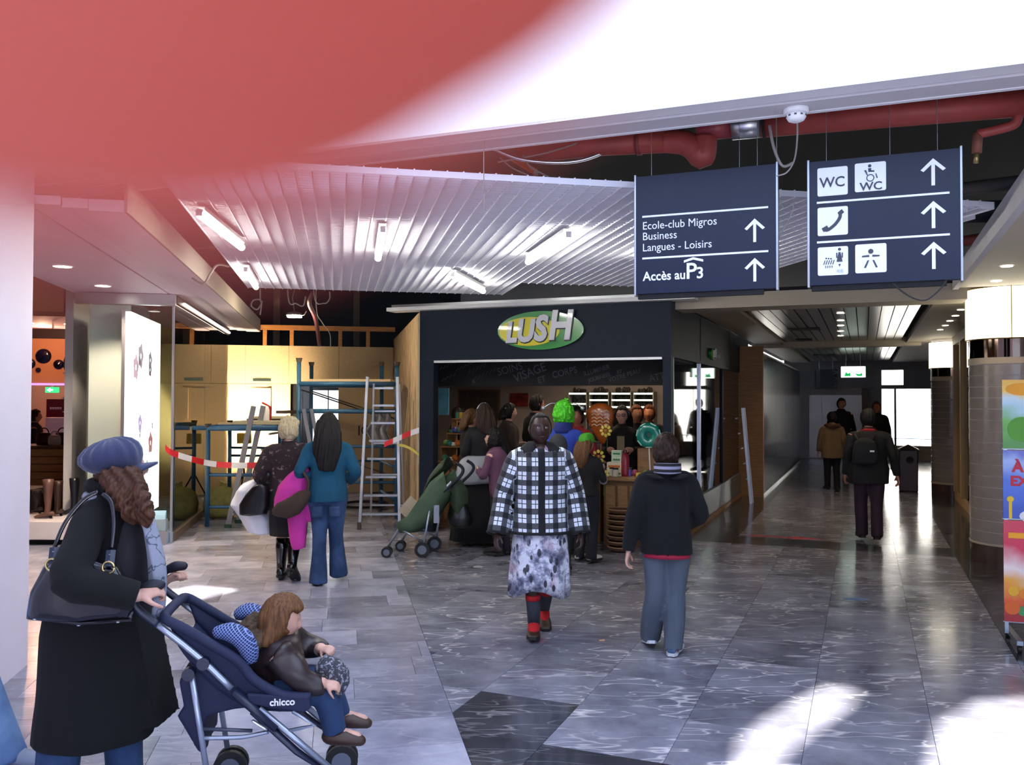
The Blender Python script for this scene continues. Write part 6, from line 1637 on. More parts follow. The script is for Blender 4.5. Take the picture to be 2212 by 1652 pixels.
    def trousers(s, mat, grow=0.016, r=(0.108, 0.094, 0.074, 0.070, 0.072), waist=1.02, drop=0.0, voxel=0.012, amp=0.005, name='trousers', seed=2.0, hem=0.03):
        mb = MB()
        ax = s.rot @ Vector((1, 0, 0)); ay = s.rot @ Vector((0, 1, 0))
        mb.rings([ell(s.pel + Vector((0, 0, -0.13)), 0.08 * s.width + grow, 0.085 + grow, 20, Vector((1, 0, 0)), Vector((0, 1, 0)))] + s.torso_rings(grow, 0.85, waist))
        for q in (-1, 1):
            a = s.an[q] + (s.an[q] - s.kn[q]).normalized() * (hem)
            mb.tube(spline([s.pel + Vector((0.075 * q, 0, -0.02)), s.hip[q] + Vector((0.004 * q, 0, -0.05)), s.hip[q].lerp(s.kn[q], 0.5), s.kn[q], s.kn[q].lerp(a, 0.5), a], 3), [r[0], r[0], r[1], r[2], r[3], r[4]], 14)
        return s.scale(fuse(mb, voxel, 2, wrinkles(amp, 8, (1, 1, 0.8), seed), name, mat))
    def shoe(s, q, mat, sole=None, parent=None, heel=0.0, r=0.042, low=1.0):
        a, t = s.an[q], s.toe[q]; d = (t - a); d.z = 0; d = d.normalized() if d.length > 1e-4 else Vector((0, 1, 0))
        full = (t - a).normalized()
        up = Vector((0, 0, 1)); lat = d.cross(up)
        fwd = Vector((full.x, full.y, full.z + 0.33)).normalized()          # slope of the sole
        nrm = lat.cross(fwd) * -1
        if nrm.z < 0: nrm = -nrm
        b = a - nrm * 0.045 - fwd * 0.055
        mb = MB(); rg = []
        for u, rx, h in ((-0.012, 0.024, 0.06), (0.0, 0.038, 0.085), (0.04, 0.044, 0.105), (0.08, 0.045, 0.105), (0.13, 0.047, 0.080), (0.19, 0.052, 0.062), (0.24, 0.048, 0.050), (0.275, 0.028, 0.034)):
            c = b + fwd * u; h *= low
            rg.append([c + lat * (rx * math.cos(x)) + nrm * ((h * 0.5 + h * 0.5 * math.sin(x)) if math.sin(x) > 0 else h * 0.5 + h * 0.5 * math.sin(x)) for x in [2 * math.pi * k / 14 for k in range(14)]])
        mb.rings(rg)
        me = mb.mesh('shoe', mat, True); s.scale(me); o = put('shoe', me, parent)
        sb = MB(); pts = [(-0.014, 0.024), (0.02, 0.044), (0.09, 0.042), (0.17, 0.052), (0.24, 0.050), (0.28, 0.026)]
        loop = [b + fwd * u + lat * w - nrm * 0.0 for u, w in pts] + [b + fwd * u - lat * w for u, w in reversed(pts)]
        n = len(loop); sb.v = [tuple(p + nrm * 0.012) for p in loop] + [tuple(p - nrm * 0.012) for p in loop]
        sb.f = [tuple(range(n)), tuple(n + i for i in reversed(range(n)))] + [(i, n + i, n + (i + 1) % n, (i + 1) % n) for i in range(n)]
        if heel: sb.tube([b + fwd * 0.03 + nrm * 0.01, b + fwd * 0.03 - nrm * heel], [0.026, 0.013], 8)
        ms = sb.mesh('sole', sole or MATS.get('black_rubber')); s.scale(ms); put('sole', ms, o)
        return o
    def hair(s, mat, style='short', length=0.3, vol=0.016, seed=0.0, voxel=0.008, name='hair', amp=0.004, flat=1.0, bulk=0.085, line=0.60):
        mb = MB()
        def reg(x, y, z):
            if y > 0: return z > 0.50 - 0.25 * (1 - y) and not (z < 0.55 and abs(x) < 0.5)
            return z > (-0.62 if style != 'crop' else -0.45) or (style == 'long')
        def reg_side(x, y, z):
            if y > 0.55: return z > line
            if y > 0.0: return z > line - 1.1 * (0.55 - y) * 1.6
            return z > -0.75
        mb.rings(head_pts(s.hc, s.R, 1.0, vol, reg_side, False))
        if style == 'long':
            rg = []
            nst = 9
            for k in range(nst):
                f_ = k / (nst - 1)
                z = 0.06 - f_ * length
                back = -0.045 - bulk * math.sin(min(1, f_ * length / 0.26) * math.pi * 0.5)
                rx = 0.088 + vol + 0.035 * math.sin(f_ * math.pi) * flat - 0.035 * max(0, f_ - 0.7) / 0.3
                ry = 0.058 + vol * 0.5 - 0.018 * f_
                c = s.hc + (s.R @ Vector((0, back, 0))) * 1.0 + Vector((0, 0, z))
                rg.append(ell(c, rx, ry, 22, s.R @ Vector((1, 0, 0)), s.R @ Vector((0, 1, 0))))
            mb.rings(rg)
        c0 = s.hc
        return s.scale(fuse(mb, voxel, 1, hairwaves(amp, 30, seed, (c0.x, c0.y - 0.03)), name, mat))
def skin_mat(name, col, rough=0.5):
    if name in MATS: return MATS[name]
    t = NT(name); c = lin(col)
    f = t.noise(t.obj(), 22, 3)
    t.link(t.ramp(f, [(0.3, tuple(x * 0.88 for x in c[:3]) + (1,)), (0.7, tuple(min(1, x * 1.1) for x in c[:3]) + (1,))]), t.b.inputs['Base Color'])
    t.b.inputs['Roughness'].default_value = rough
    pass
    MATS[name] = t.m; return t.m
sk_pale = skin_mat('skin_pale', '#c99a86'); sk_tan = skin_mat('skin_tan', '#b37d63'); sk_dark = skin_mat('skin_deep_brown', '#3a231c', 0.4)
def cloth(name, col, rough=0.85, var=0.10, bump=0.25, bscale=220.0, sheen=0.0, vscale=5.0):
    return M(name, col, rough, var=var, vscale=vscale, bump=bump, bscale=bscale, sheen=sheen)
def hairm(name, c1, c2):
    if name in MATS: return MATS[name]
    t = NT(name); mp = t.add('ShaderNodeMapping'); t.link(t.obj(), mp.inputs[0]); mp.inputs['Scale'].default_value = (60, 60, 4)
    n = t.noise(mp.outputs[0], 2.0, 4.0, 0.6)
    t.link(t.ramp(n, [(0.3, lin(c1)), (0.7, lin(c2))]), t.b.inputs['Base Color']); t.b.inputs['Roughness'].default_value = 0.6; t.b.inputs['Specular IOR Level'].default_value = 0.25
    t.bump(n, 0.5, 0.006); MATS[name] = t.m; return t.m
h_black = hairm('hair_black', '#0c0a0a', '#1f1a18'); h_dkbrown = hairm('hair_dark_brown', '#1a110d', '#3a261c'); h_brown = hairm('hair_brown', '#3a2418', '#6b4630'); h_blond = hairm('hair_pale_blond', '#a8946e', '#e0d0aa'); h_light = hairm('hair_light_brown', '#3f2a19', '#6e4a2c')
def place(x, y, heading):
    """a standing point in the place: feet on the floor, heading 0 = away from the viewer, clockwise positive"""
    return Matrix.Translation((x, y, 0)) @ RZ(-math.radians(heading))
def at_px(px, py, heading):
    g = G(px, py); return place(g.x, g.y, heading)
def person(B, m, label, skin, voxel=0.009, group=None, **kw):
    o = put('person', B.body_mesh(skin, voxel, **kw), None, m)
    return tag(o, label, 'person', group)
def eyes(B, p, iris='#2a1710', white='#e6dcd4'):
    for q in (-1, 1):
        c = B.hc + B.R @ Vector((0.029 * q, 0.082, 0.010))
        mb = MB().lathe([(0.0005, -0.0075), (0.006, -0.006), (0.0100, -0.003), (0.0108, 0.0), (0.0100, 0.003), (0.006, 0.006), (0.0005, 0.0075)], 12, Matrix.Translation(c))
        me = mb.mesh('eye', M('eye_white', white, 0.2), True); B.scale(me); e = put('eye', me, p)
        c2 = c + B.R @ Vector((0.001 * q, 0.0100, 0.001))
        mb = MB().lathe([(0.0005, -0.0058), (0.004, -0.0042), (0.0058, 0.0), (0.004, 0.0042), (0.0005, 0.0058)], 10, Matrix.Translation(c2))
        me = mb.mesh('iris', M('iris_' + iris[1:], iris, 0.2), True); B.scale(me); put('iris', me, e)

# ------------------------------------------------------------------ the woman in plaid
def plaid_mat():
    t = NT('plaid_wool')
    at = t.add('ShaderNodeAttribute'); at.attribute_name = 'weave'
    sx = t.add('ShaderNodeSeparateXYZ'); t.link(at.outputs['Vector'], sx.inputs[0])
    def bands(sock, period, off):
        f = t.math('FRACT', t.math('ADD', t.math('DIVIDE', sock, period), off))
        big = t.math('MULTIPLY', t.math('GREATER_THAN', f, 0.38), t.math('LESS_THAN', f, 0.97))
        ln = t.math('MULTIPLY', t.math('GREATER_THAN', f, 0.66), t.math('LESS_THAN', f, 0.715))
        return big, ln
    bu, lu = bands(sx.outputs[0], 0.100, 0.23); bv, lv = bands(sx.outputs[1], 0.106, 0.1)
    s = t.math('ADD', bu, bv)                       # 0 dark, 1 grey, 2 white
    c = t.mix(t.math('MINIMUM', s, 1.0), lin('#17181d'), lin('#4a4b50'))
    c = t.mix(t.math('MULTIPLY', bu, bv), c, lin('#dfe4ee'))
    c = t.mix(t.math('MINIMUM', t.math('ADD', t.math('MULTIPLY', lu, bv), t.math('MULTIPLY', lv, bu)), 1.0), c, lin('#1a1b20'))
    c = t.mix(t.math('LESS_THAN', t.math('ABSOLUTE', sx.outputs[2]), 0.5), c, lin('#101116'))
    t.link(c, t.b.inputs['Base Color']); t.b.inputs['Roughness'].default_value = 0.9; t.b.inputs['Sheen Weight'].default_value = 0.1
    return t.m
g = G(1166, 1372); hgt = H - (884 - 866) / FPX * g.y
B1 = Body(hgt * 0.985, lean=0.0, el=(-0.265, -0.02, 1.08), er=(0.275, -0.02, 1.08), wl=(-0.30, 0.06, 0.80), wr=(0.325, 0.06, 0.80), kl=(-0.07, -0.02, 0.46), al=(-0.055, -0.30, 0.115), kr=(0.065, 0.08, 0.47), ar=(0.045, 0.02, 0.075), width=1.02, head=(0.10, -0.05), toes={-1: (0.0, 0.13, -0.09), 1: (0.02, 0.17, -0.05)})
m1 = place(g.x, g.y, 180 - 3)
p1_ = person(B1, m1, 'woman in black and white plaid jacket and floral skirt walking towards us', sk_dark, 0.0065)
eyes(B1, p1_)
mp_ = plaid_mat()
jk = B1.top(mp_, grow=0.040, hem=0.80, flare=0.030, sleeve=(0.088, 0.082, 0.078, 0.078, 0.080), cut=-0.03, amp=0.006, seed=3, voxel=0.009, collar=False)
at = jk.attributes.new('weave', 'FLOAT_VECTOR', 'POINT'); k1 = B1.k
vals = []
for v in jk.vertices:
    c = v.co / k1; best = None
    for q in (-1, 1):
        a, e, w = B1.sh[q], B1.el[q], B1.wr[q]
        for p, r, base in ((a, e, 0.0), (e, w, (e - a).length)):
            d = r - p; tt = max(0.0, min(1.0, (c - p).dot(d) / d.length_squared)); dist = (c - (p + d * tt)).length
            if best is None or dist < best[0]: best = (dist, q, base + tt * d.length, (c - (p + d * tt)).dot(Vector((1, 0, 0))))
    if best[0] < 0.105 and abs(c.x) > 0.185 + 0.02 * (c.z < 1.2): vals += [best[3] + 0.5 + 0.03, 1.0 - best[2], 1.0]
    else: vals += [c.x if c.y < 0 else c.x, c.z, 0.0 if (abs(c.x) < 0.026 and c.y > 0) else 1.0]
at.data.foreach_set('vector', vals)
jo = put('plaid_jacket', jk, p1_); jo['label'] = 'black and white plaid zip jacket'
blk = cloth('black_trim', '#0f1013')
def hemring(B, z, rx, ry, r, parent, mat, name='hem_band'):
    rg = ell((0, 0, z), rx, ry, 28, p=0.9); me = MB().tube(rg + [rg[0]], r, 6).mesh(name, mat, True); B.scale(me); put(name, me, parent)
hemring(B1, 0.80, 0.166 * 1.08 + 0.075, 0.118 + 0.072, 0.012, jo, blk)
for q in (-1, 1):
    d = (B1.wr[q] - B1.el[q]).normalized(); w = B1.wr[q] + d * 0.012
    a, n, l = frame_of(d, Vector((1, 0, 0))); rg = ell(w, 0.080, 0.080, 20, n, l)
    me = MB().tube(rg + [rg[0]], 0.010, 6).mesh('cuff_band', blk, True); B1.scale(me); put('cuff_band', me, jo)
mb = MB()                                                            # turned-down black collar
def colfn(u, v):
    a = math.radians(25) + (2 * math.pi - math.radians(50)) * u + math.pi / 2
    r = 0.070 + 0.055 * v; return Vector((r * 1.25 * math.cos(a), r * math.sin(a) * 1.0 - 0.01, 1.475 - 0.055 * v - 0.035 * v * abs(math.sin((a - math.pi / 2) / 2)) * 0 - (0.04 * v if math.sin(a) > 0.5 else 0)))
mb.grid(colfn, 24, 4); me = mb.mesh('collar', blk, True); B1.scale(me); co_ = put('collar', me, jo); finish(co_, solid=0.016)
me = MB().box((0.03, 0.055, 1.40), (0.075, 0.075, 1.47), Matrix.Rotation(0.5, 4, 'Y') @ T(-0.66, 0, 0.15)).mesh('shirt_collar', M('pink_shirt', '#a88aa2', 0.7)); 
me = MB().tube([(-0.05, 0.052, 1.452), (-0.035, 0.078, 1.415), (-0.015, 0.098, 1.375)], [0.016, 0.02, 0.012], 8, flat=0.4).mesh('shirt_collar', M('pink_shirt', '#a88aa2', 0.7), True); B1.scale(me); put('shirt_collar', me, jo)
def floral():
    t = NT('floral_print'); oc = t.obj()
    w = t.noise(oc, 12.0, 4, 0.65)
    c = t.ramp(w, [(0.36, lin('#55556a')), (0.48, lin('#9c9eb2')), (0.56, lin('#dcdce6'))])
    pk = t.ramp(t.noise(oc, 5.0, 2.0), [(0.58, 0.0), (0.66, 0.8)])
    c = t.mix(pk, c, lin('#b295a6'))
    v = t.add('ShaderNodeTexVoronoi'); v.inputs['Scale'].default_value = 15.0
    mpp = t.add('ShaderNodeMapping'); t.link(oc, mpp.inputs[0]); mpp.inputs['Rotation'].default_value = (0.4, 0.5, 0.3); mpp.inputs['Scale'].default_value = (1.5, 1.0, 0.7); t.link(mpp.outputs[0], v.inputs['Vector'])
    leaf = t.ramp(v.outputs['Distance'], [(0.30, 0.95), (0.36, 0.0)])
    msk = t.ramp(t.noise(oc, 8.0, 1.0), [(0.42, 0.0), (0.50, 1.0)])
    c = t.mix(t.math('MULTIPLY', leaf, msk), c, lin('#26242e'))
    ln = t.ramp(t.noise(oc, 11.0, 2.0), [(0.485, 0.0), (0.5, 0.8), (0.515, 0.0)])
    c = t.mix(ln, c, lin('#5a586a'))
    t.link(c, t.b.inputs['Base Color']); t.b.inputs['Roughness'].default_value = 0.75
    MATS['floral_print'] = t.m; return t.m
def skirt(B, prof, mat, name='skirt', nf=9, seg=72, hem_wave=0.0, cx=0.0, thick=0.006, ry=0.8, yo=0.0):
    rings = []
    for i, (z, r, fold) in enumerate(prof):
        rg = []
        for k in range(seg):
            a = 2 * math.pi * k / seg
            f = 1 + fold * (math.sin(nf * a + 1.0) + 0.5 * math.sin((nf * 2 + 1) * a))
            rg.append(Vector((cx + r * f * math.cos(a), yo + r * f * ry * math.sin(a), z - (hem_wave * math.sin(3 * a + 0.6) if i == 0 else 0))))
        rings.append(rg)
    inner = [[Vector((cx + (p.x - cx) * 0.95, yo + (p.y - yo) * 0.95, p.z + 0.004)) for p in rings[0]], [Vector((cx + (p.x - cx) * 0.9, yo + (p.y - yo) * 0.9, p.z)) for p in rings[1]]]
    me = MB().rings(list(reversed(rings)) + inner).mesh(name, mat, True); B.scale(me); return me
o = put('floral_skirt', skirt(B1, [(0.335, 0.235, 0.045), (0.45, 0.232, 0.035), (0.6, 0.222, 0.022), (0.75, 0.208, 0.012), (0.86, 0.19, 0.004)], floral(), hem_wave=0.035, ry=0.75), p1_)
o['label'] = 'grey-white skirt with floral print'
m_sockr = cloth('sock_red', '#b5161c'); m_sockg = cloth('sock_charcoal', '#2b2f38')
for q in (-1, 1):
    a, kn = B1.an[q], B1.kn[q]
    def leg(f0, f1, r0, r1, mt, nm, par):
        me = MB().tube([kn.lerp(a, f0), kn.lerp(a, (f0 + f1) / 2), kn.lerp(a, f1)], [r0, (r0 + r1) / 2, r1], 14).mesh(nm, mt, True); B1.scale(me); return put(nm, me, par)
    sk1 = leg(0.42, 1.0, 0.056, 0.046, m_sockg, 'sock', p1_)
    leg(0.36, 0.46, 0.0585, 0.058, m_sockr, 'red_sock_band', sk1)
    d = B1.toe[q] - a
    me = MB().tube([a + Vector((0, -0.01, 0.012)), a.lerp(B1.toe[q], 0.45) + Vector((0, 0, 0.012)), a.lerp(B1.toe[q], 0.75)], [0.047, 0.045, 0.03], 12, dome=True).mesh('red_sock_foot', m_sockr, True); B1.scale(me); put('red_sock_foot', me, sk1)
    B1.shoe(q, M('brown_shoe', '#3a2418', 0.5), M('dark_sole', '#14110f', 0.6), p1_, low=0.5)
hr = B1.hair(h_black, 'crop', vol=0.009, amp=0.0015, line=0.72); put('hair', hr, p1_)
me = MB().tube([B1.hc + B1.R @ Vector((0, -0.085, 0.03)), B1.hc + B1.R @ Vector((0, -0.125, 0.035))], [0.035, 0.02], 10, dome=True).mesh('hair_bun', h_black, True); B1.scale(me); put('hair_bun', me, p1_)
me = MB().tube([B1.hc + B1.R @ Vector((-0.022, 0.088, -0.060)), B1.hc + B1.R @ Vector((0, 0.097, -0.057)), B1.hc + B1.R @ Vector((0.022, 0.088, -0.060))], [0.004, 0.0075, 0.004], 8, dome=True).mesh('lips', M('lips_brown', '#4a2622', 0.4), True); B1.scale(me); put('lips', me, p1_)

# ------------------------------------------------------------------ the boy seen from behind
g = G(1440, 1412); hgt = H - (940 - 867) / FPX * g.y
B2 = Body(hgt, el=(-0.255, -0.05, 1.06), er=(0.27, 0.02, 1.08), wl=(-0.295, -0.03, 0.80), wr=(0.17, 0.16, 0.98), kl=(-0.09, -0.01, 0.46), al=(-0.115, 0.14, 0.10), kr=(0.065, 0.03, 0.47), ar=(0.045, -0.04, 0.07), width=0.98, head=(-0.12, -0.15), toes={-1: (-0.01, 0.15, -0.09), 1: (0.05, 0.165, -0.05)})
p2_ = person(B2, place(g.x, g.y, 6), 'boy in black hooded sweater and grey trousers walking away from us', sk_pale, 0.0065)
put('hoodie', B2.top(cloth('black_fleece', '#090a0e', 1.0, sheen=0.0), grow=0.038, hem=0.78, flare=0.012, sleeve=(0.082, 0.075, 0.068, 0.064, 0.054), amp=0.009, f=7, seed=4), p2_)
m_stripe = NT('striped_lining'); oc = m_stripe.obj(); sx = m_stripe.add('ShaderNodeSeparateXYZ'); m_stripe.link(oc, sx.inputs[0])
f_ = m_stripe.math('FRACT', m_stripe.math('MULTIPLY', sx.outputs[2], 26.0)); m_stripe.link(m_stripe.mix(m_stripe.math('GREATER_THAN', f_, 0.5), lin('#14151c'), lin('#8d8aa0')), m_stripe.b.inputs['Base Color'])
m_stripe.b.inputs['Roughness'].default_value = 0.9
mb = MB(); rg = []
for k in range(9):                                                     # hood lying on the back
    f_ = k / 8; a = math.pi * (0.10 + 0.8 * f_)
    rg.append(ell((0.125 * math.cos(a) * 1.05, -0.075 - 0.10 * math.sin(a), 1.425 - 0.055 * math.sin(a)), 0.050, 0.042, 10))
mb.rings(rg)
me = fuse(mb, 0.01, 2, wrinkles(0.004, 12), 'hood', MATS['black_fleece']); B2.scale(me); ho = put('hood', me, p2_)
me = MB().grid(lambda u, v: (0.105 * math.cos(math.pi * (0.1 + 0.8 * u)), -0.065 - (0.085 + 0.055 * v) * math.sin(math.pi * (0.1 + 0.8 * u)), 1.490 - 0.075 * v), 16, 5).mesh('hood_lining', m_stripe.m, True); B2.scale(me); l_ = put('hood_lining', me, ho); finish(l_, solid=0.012); l_['label'] = 'grey striped lining'
put('trousers', B2.trousers(cloth('slate_trousers', '#4c5663', 0.8), grow=0.022, r=(0.112, 0.100, 0.088, 0.084, 0.086), amp=0.009, seed=5), p2_)
me = MB().rings([ell((0, 0, 0.755), 0.186, 0.142, 24, p=0.9), ell((0, 0, 0.80), 0.188, 0.142, 24, p=0.9)]).mesh('shirt_hem', cloth('crimson_shirt', '#a01c3c'), True); B2.scale(me); put('shirt_hem', me, p2_)
for q in (-1, 1): B2.shoe(q, M('blue_trainer', '#4a6488', 0.6), M('white_sole', '#c9ccd2', 0.6), p2_)
shag = fluff(0.012, 40)
mb = MB(); mb.rings(head_pts(B2.hc, B2.R, 1.06, 0.022, lambda x, y, z: (z > -0.82 if y < 0.15 else z > 0.45), False))
me = fuse(mb, 0.007, 1, shag, 'hair', h_dkbrown); B2.scale(me); put('hair', me, p2_)

# ------------------------------------------------------------------ two women walking away on the left
g = G(706, 1262); hgt = H - (893 - 865) / FPX * g.y
B3 = Body(hgt, el=(-0.265, -0.08, 1.13), er=(0.27, -0.02, 1.12), wl=(-0.22, 0.10, 1.04), wr=(0.21, 0.17, 1.02), kl=(-0.075, 0.0, 0.48), al=(-0.085, -0.02, 0.07), kr=(0.075, 0.10, 0.50), ar=(0.095, 0.16, 0.11), width=1.02, head=(0.05, 0.0))
p3_ = person(B3, place(g.x, g.y, -6), 'woman with long black hair in teal hoodie and jeans seen from behind', sk_pale)
put('hoodie', B3.top(cloth('teal_fleece', '#0c4a66', 0.95), grow=0.030, hem=0.82, flare=0.004, sleeve=(0.078, 0.070, 0.064, 0.062, 0.056), amp=0.007, seed=6), p3_)
def denim(name, col, worn):
    if name in MATS: return MATS[name]
    t = NT(name); f = t.noise(t.obj(), 4.0, 3); t.link(t.ramp(f, [(0.42, lin(col)), (0.70, lin(worn))]), t.b.inputs['Base Color']); t.b.inputs['Roughness'].default_value = 0.85
    t.bump(t.noise(t.obj(), 300.0, 2), 0.2, 0.002); MATS[name] = t.m; return t.m
m_denim = denim('blue_denim', '#1d365a', '#3f5c86')
tj = put('jeans', B3.trousers(m_denim, grow=0.016, r=(0.108, 0.092, 0.070, 0.076, 0.094), waist=1.03, amp=0.005, hem=0.05), p3_)
for q in (-1, 1):
    me = MB().grid(lambda u, v, q=q: (q * 0.085 + (u - 0.5) * 0.11, -0.112 - 0.022 * math.cos((u - 0.5) * 2.2) - 0.006 * math.sin(v * 3), 0.68 + 0.11 * v), 5, 5).mesh('back_pocket', m_denim, True); B3.scale(me); pk = put('back_pocket', me, tj); finish(pk, solid=0.006)
    B3.shoe(q, M('brown_heel', '#4a2f26', 0.5), None, p3_, heel=0.03)
hr = put('hair', B3.hair(h_black, 'long', 0.50, 0.018, 1.0, amp=0.004), p3_); hr['label'] = 'very long straight black hair'
iv3 = p3_.matrix_world.inverted()
m_pink = cloth('pink_wool', '#c9379c', 0.95)
# pink coat hung over her left arm, with a sleeve trailing down
pk_ = thing('pink_coat', 'bright pink coat carried over the arm of the teal woman', 'coat', p3_.matrix_world @ T(-0.30, 0.02, 0))
mb = MB()
rg = []
for z, cx, rx, ry in ((1.10, 0.06, 0.06, 0.08), (1.04, 0.02, 0.10, 0.10), (0.94, -0.03, 0.14, 0.11), (0.82, -0.05, 0.155, 0.11), (0.72, -0.06, 0.15, 0.10), (0.66, -0.05, 0.11, 0.08)): rg.append(ell((cx, 0, z), rx, ry, 22, fold=0.06, nf=5))
mb.rings(rg); mb.tube(spline([(0.02, 0.02, 0.80), (0.02, 0.0, 0.60), (0.03, 0.0, 0.42), (0.04, 0.0, 0.34)], 3), [0.10, 0.088, 0.075, 0.06], 14)
mb.tube(spline([(0.12, 0.02, 0.85), (0.15, 0.0, 0.72), (0.16, 0.0, 0.60)], 3), [0.08, 0.075, 0.05], 12)
me = fuse(mb, 0.011, 2, wrinkles(0.008, 9, seed=7), 'coat_body', m_pink); put('coat_body', me, pk_)
bg = thing('brown_bag', 'slouchy dark brown bag held against the pink coat', 'bag', p3_.matrix_world @ T(-0.30, -0.16, 0.78))
mb = MB().rings([ell((x, 0, z), r, r * 0.55, 16, Vector((0, 0, 1)), Vector((0, 1, 0))) for x, z, r in ((-0.20, -0.07, 0.03), (-0.15, -0.05, 0.08), (-0.05, -0.03, 0.105), (0.06, 0.02, 0.10), (0.13, 0.07, 0.06), (0.16, 0.10, 0.02))])
me = fuse(mb, 0.010, 2, wrinkles(0.010, 14, seed=8), 'bag_body', cloth('dark_brown_suede', '#38271f', 0.8)); put('bag_body', me, bg)
MB().tube(spline([(0.12, 0, 0.08), (0.14, 0.02, 0.20), (0.08, 0.06, 0.30), (0.04, 0.1, 0.33)], 4), 0.014, 8).obj('strap', MATS['dark_brown_suede'], bg, smooth=True)
# blond woman
g = G(622, 1252); hgt = H - (903 - 865) / FPX * g.y
B4 = Body(hgt, el=(-0.30, -0.06, 1.10), er=(0.25, -0.02, 1.12), wl=(-0.25, 0.12, 0.98), wr=(0.24, 0.08, 0.92), kl=(-0.075, 0.04, 0.48), al=(-0.08, 0.02, 0.085), kr=(0.075, -0.01, 0.47), ar=(0.09, -0.17, 0.16), width=1.15, head=(-0.5, -0.05), toes={1: (0.01, 0.11, -0.14), -1: (-0.01, 0.17, -0.06)})
p4_ = person(B4, place(g.x, g.y, 2), 'blond woman in dark flowered jacket, black skirt and knee boots from behind', sk_pale)
def speckle(name, base, dots, sc, th):
    if name in MATS: return MATS[name]
    t = NT(name); oc = t.obj(); n = t.noise(oc, sc, 4, 0.7); t.link(t.mix(t.ramp(n, [(th, 0.0), (th + 0.06, 1.0)]), lin(base), lin(dots)), t.b.inputs['Base Color']); t.b.inputs['Roughness'].default_value = 0.9
    MATS[name] = t.m; return t.m
put('jacket', B4.top(speckle('flowered_cloth', '#2a1c20', '#7d6a70', 16, 0.57), grow=0.036, hem=0.93, flare=0.0, sleeve=(0.084, 0.08, 0.074, 0.068, 0.056), amp=0.006, seed=9), p4_)
put('skirt', skirt(B4, [(0.47, 0.192, 0.008), (0.6, 0.20, 0.006), (0.8, 0.205, 0.003), (0.95, 0.205, 0.0), (1.02, 0.18, 0.0)], cloth('black_skirt', '#0b0c11', 0.85), ry=0.78), p4_)
m_boot = M('black_patent', '#0a0a0c', 0.14, coat=0.5, bump=0.25, bscale=25)
for q in (-1, 1):
    a, kn = B4.an[q], B4.kn[q]
    me = MB().tube([kn.lerp(a, 0.12), kn.lerp(a, 0.4), kn.lerp(a, 0.75), kn.lerp(a, 1.05)], [0.066, 0.066, 0.052, 0.046], 16).mesh('boot_shaft', m_boot, True); B4.scale(me); bs = put('boot_shaft', me, p4_)
    B4.shoe(q, m_boot, MATS['black_rubber'], p4_, heel=0.07)
tuft = fluff(0.018, 34, 3.0)
mb = MB(); mb.rings(head_pts(B4.hc, B4.R, 1.05, 0.024, lambda x, y, z: (z > -0.75 if y < 0.2 else z > 0.35), False))
me = fuse(mb, 0.008, 1, tuft, 'hair', h_blond); B4.scale(me); put('hair', me, p4_)
hb2 = thing('black_handbag', 'slouchy black handbag hanging from the blond woman\'s arm', 'handbag', p4_.matrix_world @ T(-0.30, -0.10, 0.84))
me = fuse(MB().rings([ell((x, 0, z), rx, 0.07, 18, Vector((1, 0, 0)), Vector((0, 1, 0)), 0.8) for x, z, rx in ((0.0, -0.20, 0.06), (-0.01, -0.19, 0.13), (0.0, -0.10, 0.145), (0.03, 0.0, 0.115), (0.06, 0.08, 0.07), (0.07, 0.10, 0.03))]), 0.01, 2, wrinkles(0.008, 12, seed=10), 'bag_body', M('black_leather', '#0d0e12', 0.3, bump=0.3, bscale=40)); put('bag_body', me, hb2)
MB().tube(spline([(0.02, 0, 0.06), (0.05, 0.0, 0.22), (0.09, 0.05, 0.30), (0.11, 0.1, 0.26)], 4), 0.012, 8).obj('strap', MATS['black_leather'], hb2, smooth=True)
wb2 = thing('white_bag', 'crumpled white plastic bag behind the black handbag', 'bag', p4_.matrix_world @ T(-0.40, 0.08, 0.76))
me = fuse(MB().rings([ell((x, 0, z), rx, rx * 0.7, 18) for x, z, rx in ((0.10, -0.34, 0.05), (0.10, -0.32, 0.12), (0.06, -0.20, 0.15), (-0.03, -0.05, 0.17), (-0.01, 0.10, 0.15), (0.06, 0.20, 0.09), (0.09, 0.24, 0.03))]), 0.011, 1, wrinkles(0.014, 14, seed=11), 'bag_body', M('white_plastic', '#e2e2ea', 0.3, bump=0.3, bscale=30)); put('bag_body', me, wb2)
MB().tube([(0.09, 0, 0.22), (0.13, 0.02, 0.30)], [0.03, 0.012], 8).obj('twisted_handle', MATS['white_plastic'], wb2)

